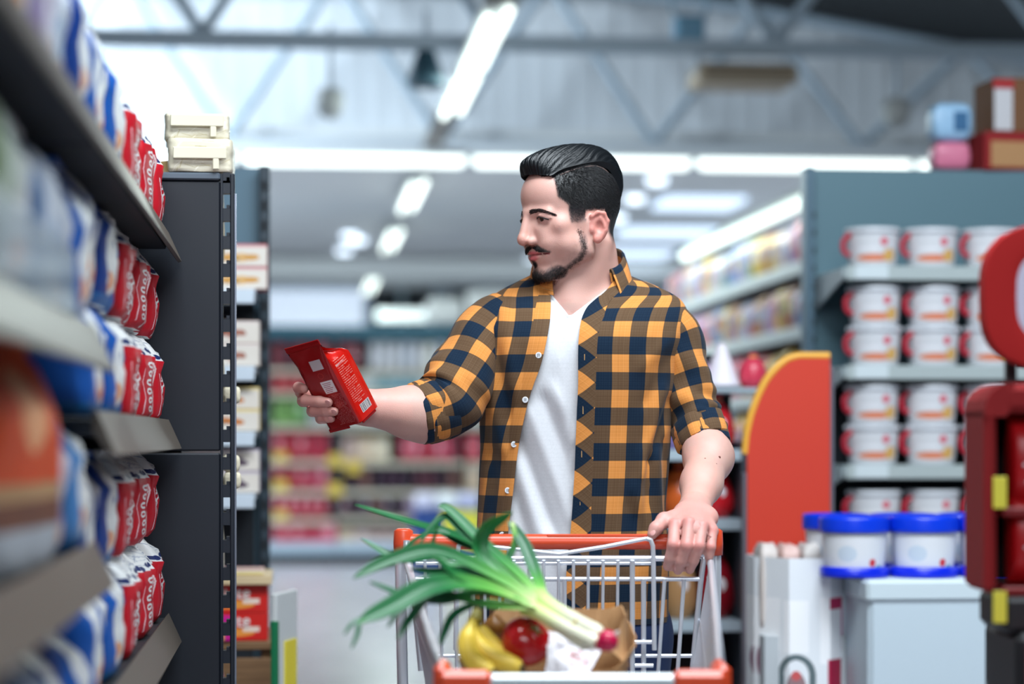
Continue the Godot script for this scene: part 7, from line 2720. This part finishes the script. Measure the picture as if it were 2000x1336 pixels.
func build_clothes(man: Node3D) -> void:
	var cloth := plaid()
	var nt := 96
	var na := 72
	# the open shirt: two halves, each measured from its front edge to the middle of the back
	for half in 2:
		var rows := []
		var uvs := []
		var grid_p := []
		for i in nt:
			var t := 11.0 * i / (nt - 1)
			var y: float = ring_at(t)[0]
			var a0 := edge_angle(curve(EDGE_L if half == 0 else EDGE_R, y), t)
			var line := PackedVector3Array()
			for j in na:
				var w := pow(float(j) / (na - 1), 1.0)
				var a := lerpf(a0, PI * 1.5, w) if half == 0 else lerpf(a0, -PI * 0.5, w)
				var p := torso(a, t, 0.0)
				if sin(a) > -0.3:
					var e := drape(p, SHIRT_FOLDS) * smoothstep(0.0, 0.06, w) * smoothstep(11.0, 8.0, t)
					p += Vector3(cos(a) * 0.5, 0, maxf(0.15, sin(a))) * e
				line.append(p)
			grid_p.append(line)
		var vcol := PackedFloat32Array()
		vcol.resize(na)
		var mid_i := 0
		for i in nt:
			if 11.0 * i / (nt - 1) <= 6.4:
				mid_i = i
		for i in nt:
			var uv := PackedVector2Array()
			var u := 0.0
			for j in na:
				if j > 0:
					u += grid_p[i][j].distance_to(grid_p[i][j - 1])
				var v: float = 1.4268 - grid_p[i][j].y
				if i > mid_i:
					v = 1.4268 - grid_p[mid_i][j].y
					for q in range(mid_i, i):
						v -= grid_p[q][j].distance_to(grid_p[q + 1][j])
				# half 0: an orange stripe begins at the edge; half 1: a navy one begins behind the band
				uv.append(Vector2((u if half == 0 else u - 0.0285 + CHECK * 0.5) / CHECK, (v + (CHECK * 0.5 if half == 0 else 0.0)) / CHECK))
			uvs.append(uv)
		var mb := MB.new()
		cloth_grid(mb, grid_p, uvs, 0.0012, half == 0)
		part(man, "shirt_front", mb.mesh(), cloth)
		# the front band, cut on the bias on the side with the buttonholes
		var band := []
		var buv := []
		for i in nt:
			var t := 11.0 * i / (nt - 1)
			if t > 8.6:
				continue
			var y: float = ring_at(t)[0]
			var a0 := edge_angle(curve(EDGE_L if half == 0 else EDGE_R, y), t)
			var line := PackedVector3Array()
			var uv := PackedVector2Array()
			for j in 7:
				var w := float(j) / 6.0
				var d := (w - 0.02) * 0.0285 / 0.19
				var a := a0 + d if half == 0 else a0 - d
				var p := torso(a, t, 0.0)
				var g := drape(p, SHIRT_FOLDS) * 0.0
				p += Vector3(0, 0, 0.0022 - 0.0014 * pow(absf(w * 2 - 1), 4.0) + g)
				line.append(p)
				var v: float = p.y
				if half == 0:
					uv.append(Vector2(w * 0.0285 / CHECK, (1.4268 - v + CHECK * 0.5) / CHECK))
				else:
					uv.append(Vector2((w * 0.0285 + v) * 0.7071 / CHECK, (v - w * 0.0285) * 0.7071 / CHECK))
			band.append(line)
			buv.append(uv)
		var bm := MB.new()
		cloth_grid(bm, band, buv, 0.0016, half == 0)
		part(man, "front_band", bm.mesh(), cloth)
		var stitch := MB.new()
		var sp := []
		for i in range(0, band.size(), 2):
			sp.append(band[i][5] + Vector3(0, 0, 0.0006))
		stitch.tube(sp, 0.0004, 4, false)
		part(man, "stitching", stitch.mesh(), mat(rgb(196, 160, 104), 0.8))
		if half == 1:
			for y in [705.0, 802.0, 884.0, 975.0]:
				var h := box_mesh(Vector3(0.0018, 0.016, 0.0008), 0.0003)
				part(man, "buttonhole", h, mat(rgb(170, 134, 88), 0.8), mp(1142 - (y - 705) * 0.03, y, 0.0) + Vector3(-0.0045, 0, front_z(1142, y) + 0.0035))
	var btn := MB.new()
	btn.lathe([Vector2(0, 0), Vector2(0.0056, 0.0), Vector2(0.0058, 0.0012), Vector2(0.0052, 0.0021), Vector2(0.0042, 0.0017), Vector2(0, 0.0015)], 20)
	var btm := btn.mesh()
	for q in [[1052, 694], [1026, 781], [1004, 868], [992, 958], [981, 1045], [973, 1130]]:
		var z := front_z(q[0], q[1]) + 0.0028
		var b := part(man, "button", btm, mat(rgb(226, 230, 234), 0.3), mp(q[0], q[1], z), Vector3(PI * 0.5, 0, 0.2))
		for k in 4:
			part(b, "thread_hole", box_mesh(Vector3(0.0013, 0.0005, 0.0013)), mat(rgb(18, 30, 60), 0.7), Vector3(0.0013 * (1 if k % 2 else -1), 0.0018, 0.0013 * (1 if k < 2 else -1)))
	build_tee(man)
	build_collar(man, cloth)
	# sleeves, rolled above the elbow
	sleeve(man, cloth, [mp(998, 640, -0.012), mp(955, 668, 0.01), mp(922, 708, 0.04), mp(892, 756, 0.075), mp(868, 792, 0.097), mp(820, 810, 0.12)], [0.080, 0.0735, 0.067, 0.066, 0.062, 0.0535], 0)
	sleeve(man, cloth, [mp(1272, 644, -0.012), mp(1304, 672, -0.01), mp(1326, 718, 0.0), mp(1345, 772, 0.012), mp(1361, 822, 0.03), mp(1376, 868, 0.058)], [0.076, 0.0700, 0.057, 0.0495, 0.0465, 0.0455], 1)
	# dark jeans and shoes, mostly hidden behind the trolley
	var jm := MB.new()
	var legs := [[mp(1070, 1255, -0.02), 0.112, mp(1050, 1640, 0.0), 0.085, mp(1045, 2020, -0.02), 0.075], [mp(1195, 1255, -0.02), 0.112, mp(1215, 1640, 0.0), 0.085, mp(1220, 2020, -0.02), 0.075]]
	var jf := func(p: Vector3) -> float:
		var d := cap(p, mp(1065, 1225, -0.012), mp(1180, 1225, -0.012), 0.118, 0.118)
		for l in legs:
			d = smin(d, cap(p, l[0], l[2], l[1], l[3]), 0.04)
			d = smin(d, cap(p, l[2], l[4], l[3], l[5]), 0.02)
		return maxf(maxf(d, p.y - 0.91), 0.05 - p.y)
	nets(jm, jf, func(_p): return Color.WHITE, AABB(Vector3(-0.3, 0.0, -0.24), Vector3(0.6, 0.97, 0.46)), 0.012, [], func(mid, _r): return jf.call(mid))
	var denim := canvas(64, 64, rgb(24, 44, 84))
	var r := RandomNumberGenerator.new()
	r.seed = 4
	for j in 64:
		for i in 64:
			denim.set_pixel(i, j, rgb(22, 42, 82).lerp(rgb(54, 78, 118), 0.5 * r.randf() * float((i + j) % 3 == 0)))
	var dm := tmat(denim, 0.85, "denim")
	dm.uv1_triplanar = true
	dm.uv1_scale = Vector3(14, 14, 14)
	part(man, "jeans", jm.mesh(), dm)
	for x in [-0.085, 0.085]:
		var sh := MB.new()
		var rows := []
		for i in 12:
			var w := i / 11.0
			var ring := PackedVector3Array()
			var hw := curve([Vector2(0, 0.012), Vector2(0.1, 0.034), Vector2(0.5, 0.042), Vector2(0.8, 0.044), Vector2(1, 0.012)], w)
			var hh := curve([Vector2(0, 0.03), Vector2(0.15, 0.05), Vector2(0.45, 0.046), Vector2(0.8, 0.03), Vector2(1, 0.012)], w)
			for j in 16:
				var a := TAU * j / 16.0
				ring.append(Vector3(x + cos(a) * hw, maxf(0.003, hh + sin(a) * hh), -0.12 + w * 0.29))
			rows.append(ring)
		sh.grid(rows, true, true)
		part(man, "shoe", sh.mesh(), mat(rgb(40, 34, 32), 0.5))

func front_z(x: float, y: float) -> float:
	var t := 0.0
	while t < 10.0 and ring_at(t)[0] > y:
		t += 0.02
	return torso(edge_angle(x, t), t, 0.0).z

func build_tee(man: Node3D) -> void:
	var rows := []
	var uvs := []
	var nt := 80
	var na := 150
	var tops := PackedFloat32Array()
	for j in na:
		var a := TAU * j / (na - 1) - PI * 0.5
		var t := 3.0
		while t < 10.6:
			var p := torso(a, t, 0.0105)
			var q := Vector2(1000.0 + (p.x + MAN_X) * F / (MAN_D - p.z), 854.0 - (p.y - EYE) * F / (MAN_D - p.z))
			var lim := 622.0 - (1112.0 - q.x) * 1.22 if q.x < 1112.0 else 622.0 - (q.x - 1112.0) * 0.74
			if sin(a) > 0.0 and q.y < lim:
				break
			t += 0.015
		tops.append(t)
	for i in nt:
		var line := PackedVector3Array()
		var uv := PackedVector2Array()
		for j in na:
			var a := TAU * j / (na - 1) - PI * 0.5
			var t := tops[j] * i / (nt - 1)
			var p := torso(a, t, 0.0105)
			if sin(a) > 0.0:
				p.z += drape(p, TEE_FOLDS) * smoothstep(0.0, 0.1, 1.0 - float(i) / (nt - 1)) - 0.001
			line.append(p)
			uv.append(Vector2(p.x, p.y) * 8.0)
		rows.append(line)
		uvs.append(uv)
	var mb := MB.new()
	cloth_grid(mb, rows, uvs, 0.0014, true)
	var m := mat(rgb(214, 216, 220), 0.9, 0.0, "white cotton").duplicate()
	var kn := canvas(64, 64, Color.WHITE)
	var r := RandomNumberGenerator.new()
	r.seed = 14
	for y in 64:
		for x in 64:
			var g := 0.965 + 0.035 * r.randf() - (0.012 if y % 4 == 0 else 0.0)
			kn.set_pixel(x, y, Color(g, g, g))
	m.albedo_texture = ImageTexture.create_from_image(kn)
	part(man, "tee_shirt", mb.mesh(), m)
	var rib := MB.new()
	var rp := []
	for j in range(0, na):
		var a := TAU * j / (na - 1) - PI * 0.5
		if sin(a) > -0.2:
			rp.append(torso(a, tops[j], 0.009) + Vector3(0, -0.002, 0.0002))
	rib.tube(rp, 0.0042, 8, true, false, 0.35, Vector3(0, 0, 1))
	part(man, "neck_rib", rib.mesh(), m)

func build_collar(man: Node3D, cloth: Material) -> void:
	# from the left front edge round the back of the neck to the right front edge
	var ns := 81
	var rows := []
	var uvs := []
	var a0 := edge_angle(1074.0, 10.4)
	var a1 := edge_angle(1194.0, 10.7) + TAU
	var prof := [[0.0, 0.0], [0.012, -0.001], [0.026, -0.003], [0.036, -0.003], [0.040, 0.001], [0.037, 0.006], [0.026, 0.0105], [0.012, 0.0150], [-0.002, 0.0185], [-0.012, 0.021]]
	for k in prof.size():
		var line := PackedVector3Array()
		var uv := PackedVector2Array()
		for i in ns:
			var s := float(i) / (ns - 1)
			var a := lerpf(a0, a1, s)
			var t := 10.7
			var p := torso(a, t, 0.0)
			var c := torso(a, 11.0, 0.0)
			var mid := Vector3((torso(0, t, 0).x + torso(PI, t, 0).x) * 0.5, p.y, -0.022)
			var out := (p - mid)
			out.y = 0
			out = out.normalized()
			var fr := maxf(0.0, maxf(smoothstep(0.22, 0.0, s), smoothstep(0.76, 1.0, s)))   # near the fronts
			var up: float = prof[k][0]
			var go: float = prof[k][1] * 0.6
			# the stand is higher behind; the points hang lower in front
			var hgt := up * lerpf(1.1, 0.62 if s > 0.5 else 0.78, fr)
			if k >= 6:
				var drop := (k - 5) / 4.0
				hgt -= drop * fr * (0.042 if s > 0.5 else 0.016)
				go += drop * fr * 0.004
			var q := p + out * go + Vector3(0, hgt, 0)
			q = q.lerp(Vector3(c.x, q.y, c.z) + out * go, 0.55 * clampf(up / 0.04, 0, 1))
			if k >= 6:
				var drop := (k - 5) / 4.0
				var side := 1.0 if s > 0.5 else -1.0
				q.x += side * drop * fr * (0.014 if s > 0.5 else -0.012)
				q.z += drop * fr * 0.010
			line.append(q)
			uv.append(Vector2((s * 0.46) / CHECK, (k * 0.0095 + 0.012) / CHECK))
		rows.append(line)
		uvs.append(uv)
	var mb := MB.new()
	cloth_grid(mb, rows, uvs, 0.0012, true)
	part(man, "collar", mb.mesh(), cloth)
	var ed := MB.new()
	var line := []
	for i in ns:
		line.append(rows[8][i].lerp(rows[9][i], 0.3) + Vector3(0, 0, 0.0006))
	ed.tube(line, 0.0005, 4, false)
	part(man, "stitching", ed.mesh(), mat(rgb(196, 160, 104), 0.8))

func sleeve(man: Node3D, cloth: Material, pts: Array, rad: Array, which: int) -> void:
	var path := smooth_path(pts, 12)
	var n := path.size()
	var rows := []
	var uvs := []
	var nrm := Vector3(0, 0, 1)
	var len := 0.0
	var ms := 64
	for i in n:
		var a: Vector3 = path[maxi(0, i - 1)]
		var b: Vector3 = path[mini(n - 1, i + 1)]
		var tg := (b - a).normalized()
		nrm = (nrm - tg * nrm.dot(tg)).normalized()
		var bi := tg.cross(nrm)
		var s := float(i) / (n - 1)
		if i > 0:
			len += path[i].distance_to(path[i - 1])
		var f := s * (rad.size() - 1)
		var k := mini(int(f), rad.size() - 2)
		var r0 := lerpf(rad[k], rad[k + 1], f - k)
		var ring := PackedVector3Array()
		var uv := PackedVector2Array()
		for j in ms + 1:
			var w := TAU * (j % ms) / ms
			var r := r0
			var el := smoothstep(0.35, 0.85, s)
			# creases that gather on the inside of the bend and towards the cuff
			var inner := 0.5 + 0.5 * cos(w - (2.2 if which == 0 else 3.9))
			r += el * inner * 0.006 * sin(s * 46.0 + 2.0 * sin(w * 2.0 + which))
			r += 0.0028 * sin(s * 17.0 + w * 3.0 + which * 2.0) * smoothstep(0.1, 0.4, s)
			r += 0.0022 * sin(s * 31.0 - w * 2.0 + 1.3) * el
			r -= 0.006 * smoothstep(0.12, 0.0, s)
			if j < ms:
				ring.append(path[i] + (nrm * cos(w) + bi * sin(w)) * r)
			uv.append(Vector2(float(j) / ms * 6.0 + 0.12, (len + (0.02 if which == 0 else 0.05)) / CHECK))
		rows.append(ring)
		uvs.append(uv)
	var mb := MB.new()
	mb.grid(rows, true, true, uvs)
	part(man, "sleeve", mb.mesh(), cloth)
	# the rolled cuff: a doubled band with a rounded lip
	var e: Vector3 = path[n - 1]
	var tg: Vector3 = (path[n - 1] - path[n - 4]).normalized()
	nrm = (nrm - tg * nrm.dot(tg)).normalized()
	var bi := tg.cross(nrm)
	for lay in 2:
		var cr := []
		var cu := []
		var prof := [[-0.048, 0.0005], [-0.046, 0.0035], [-0.03, 0.0040], [-0.012, 0.0040], [-0.001, 0.0030], [0.002, 0.0005], [0.001, -0.0025], [-0.012, -0.0045]]
		for q in prof.size():
			var ring := PackedVector3Array()
			var uv := PackedVector2Array()
			for j in ms + 1:
				var w := TAU * (j % ms) / ms
				var back := 0.009 * lay + 0.006 * sin(w * 1.0 + lay * 2.0 + which)
				var r: float = rad[-1] + prof[q][1] + 0.0022 * (1 - lay) + 0.0016 * sin(w * 5.0 + lay * 1.7) + 0.001 * sin(w * 9.0)
				if j < ms:
					ring.append(e + tg * (prof[q][0] + back - 0.004) + (nrm * cos(w) + bi * sin(w)) * r)
				uv.append(Vector2(float(j) / ms * 5.0 + 0.4 * lay + 0.2, (prof[q][0] + 0.02 * lay) / CHECK + 0.35))
			cr.append(ring)
			cu.append(uv)
		var cb := MB.new()
		cb.grid(cr, true, true, cu)
		part(man, "rolled_cuff", cb.mesh(), cloth)

# ---------------------------------------------------------------- the red packet in his hand
func build_held_pouch() -> void:
	var base := cam3(MAN_X, 0, MAN_D)
	var turn := Basis(Vector3.UP, -YAW)
	var o := root_at("coffee_pouch", Vector3.ZERO)
	# its own axes: x across the front, y up its length, z out of the front
	var up := -pouch_l
	var xx := pouch_w
	var zz := xx.cross(up).normalized()
	o.transform = Transform3D(turn * Basis(xx, up, zz), base + turn * (pouch_m - pouch_w * 0.078))
	var w := 0.078
	var d := 0.066
	var h := 0.158
	var r := RandomNumberGenerator.new()
	r.seed = 6
	# print with painted light and shade: front (left 45 %) and side (right 55 %)
	var im := canvas(512, 512, rgb(150, 6, 10))  # darker red painted in for the shaded front
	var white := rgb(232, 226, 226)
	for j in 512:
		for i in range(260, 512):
			im.set_pixel(i, j, rgb(206, 24, 14))  # same foil painted brighter for the lit side
	rect(im, 116, 78, 84, 62, rgb(206, 206, 208))
	for k in 28:
		var a := TAU * k / 28.0
		dab(im, 150 + cos(a) * 17, 178 + sin(a) * 17, 1.6, 1.6, rgb(196, 60, 50))
	rect(im, 124, 214, 90, 78, white)
	for k in 6:
		rect(im, 132 + 3 * (k % 2), 226 + k * 11, 62 - 7 * (k % 3), 4, rgb(170, 96, 110))
	for k in 24:
		scribble(im, 120 + 8 * sin(k), 306 + k * 8.0, 110, 5, rgb(216, 160, 158), r, 1.0)
	for k in 22:
		scribble(im, 300, 120 + k * 13.0, 120 if k % 5 else 70, 7, rgb(240, 190, 176), r, 1.2)
	scribble(im, 300, 150, 90, 10, white, r, 2.0)
	rect(im, 330, 426, 112, 52, white)
	var x := 336
	while x < 436:
		var l := r.randi_range(3, 8)
		rect(im, x, 428, l, 48, rgb(24, 24, 28))
		x += l + r.randi_range(4, 7)
	scribble(im, 336, 404, 40, 8, rgb(240, 200, 190), r, 1.5)
	var n := FastNoiseLite.new()
	n.seed = 9
	n.frequency = 22.0
	var m := tmat(im, 0.24, "red foil")
	m.metallic = 0.3
	m.clearcoat_enabled = true
	m.clearcoat = 0.25
	m.clearcoat_roughness = 0.12
	# body: a block whose top folds over into a flat seal
	var rows := []
	var uvs := []
	var lev := [0.0, 0.01, 0.06, 0.15, 0.25, 0.35, 0.45, 0.55, 0.65, 0.74, 0.80, 0.86, 0.92, 0.97, 1.0]
	for i in lev.size():
		var t: float = lev[i]
		var ring := PackedVector3Array()
		var uv := PackedVector2Array()
		var squeeze := smoothstep(0.72, 1.0, t)
		var dk := lerpf(1.0, 0.03, squeeze)
		for s in 4:
			for q in 12:
				var g := q / 12.0
				var a: Vector2 = [Vector2(0, 0), Vector2(1, 0), Vector2(1, -1), Vector2(0, -1)][s]
				var b: Vector2 = [Vector2(1, 0), Vector2(1, -1), Vector2(0, -1), Vector2(0, 0)][s]
				var e := a.lerp(b, g)
				# gusset folds inwards on the sides as the top closes
				var inx := 0.0
				if s == 1 or s == 3:
					inx = sin(PI * g) * squeeze * 0.02 * (-1.0 if s == 1 else 1.0)
				var rr := 0.004                                      # soft edges
				var p := Vector3(e.x * w + inx, t * h, e.y * d * dk)
				if q == 0:
					p += Vector3((0.5 - e.x), 0, (-0.5 - e.y)) * 2.0 * rr * (1.0 - squeeze)
				var bulge := sin(PI * g) * sin(PI * clampf(t * 1.1, 0, 1)) * 0.0025
				p += [Vector3(0, 0, 1), Vector3(1, 0, 0), Vector3(0, 0, -1), Vector3(-1, 0, 0)][s] * bulge
				p += Vector3(1, 0, 1) * n.get_noise_3d(p.x, p.y, p.z) * 0.0022 * smoothstep(0.0, 0.1, t)
				p.z = minf(p.z, 0.0012)
				ring.append(p)
				uv.append(Vector2((g * 0.5 if s == 0 else 0.51 + g * 0.48 if s == 1 else 0.02 + 0.2 * g), 1.0 - t))
		uv.append(Vector2(0.02, 1.0 - t))
		rows.append(ring)
		uvs.append(uv)
	var b := MB.new()
	b.grid(rows, true, false, uvs)
	b.fan(rows[0], Vector3.DOWN)
	b.fan(rows[-1], Vector3.UP)
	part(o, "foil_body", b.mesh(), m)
	var red := mat(rgb(150, 8, 14), 0.25, 0.12, "red foil")
	var seal := MB.new()                                             # ribbed top seal
	for k in 4:
		seal.box(Vector3(w * 0.5 - 0.001, h + 0.0015 + k * 0.0028, -0.0012 + 0.0006 * (k % 2)), Vector3(w + 0.003, 0.003, 0.0022), 0.0006)
	part(o, "top_seal", seal.mesh(), red)
	var foot := MB.new()                                             # folded flaps at the foot
	foot.box(Vector3(w * 0.3, -0.003, -0.004), Vector3(w * 0.62, 0.007, 0.003), 0.001)
	foot.box(Vector3(w * 0.5, -0.001, -d * 0.5), Vector3(w * 0.9, 0.003, d * 0.86), 0.001)
	foot.box(Vector3(w - 0.004, -0.002, -d * 0.5), Vector3(0.004, 0.008, d * 0.7), 0.0015)
	part(o, "bottom_fold", foot.mesh(), red)
	tag(o, "shiny red foil pouch with a white sticker and barcode in the man's hand", "pouch")
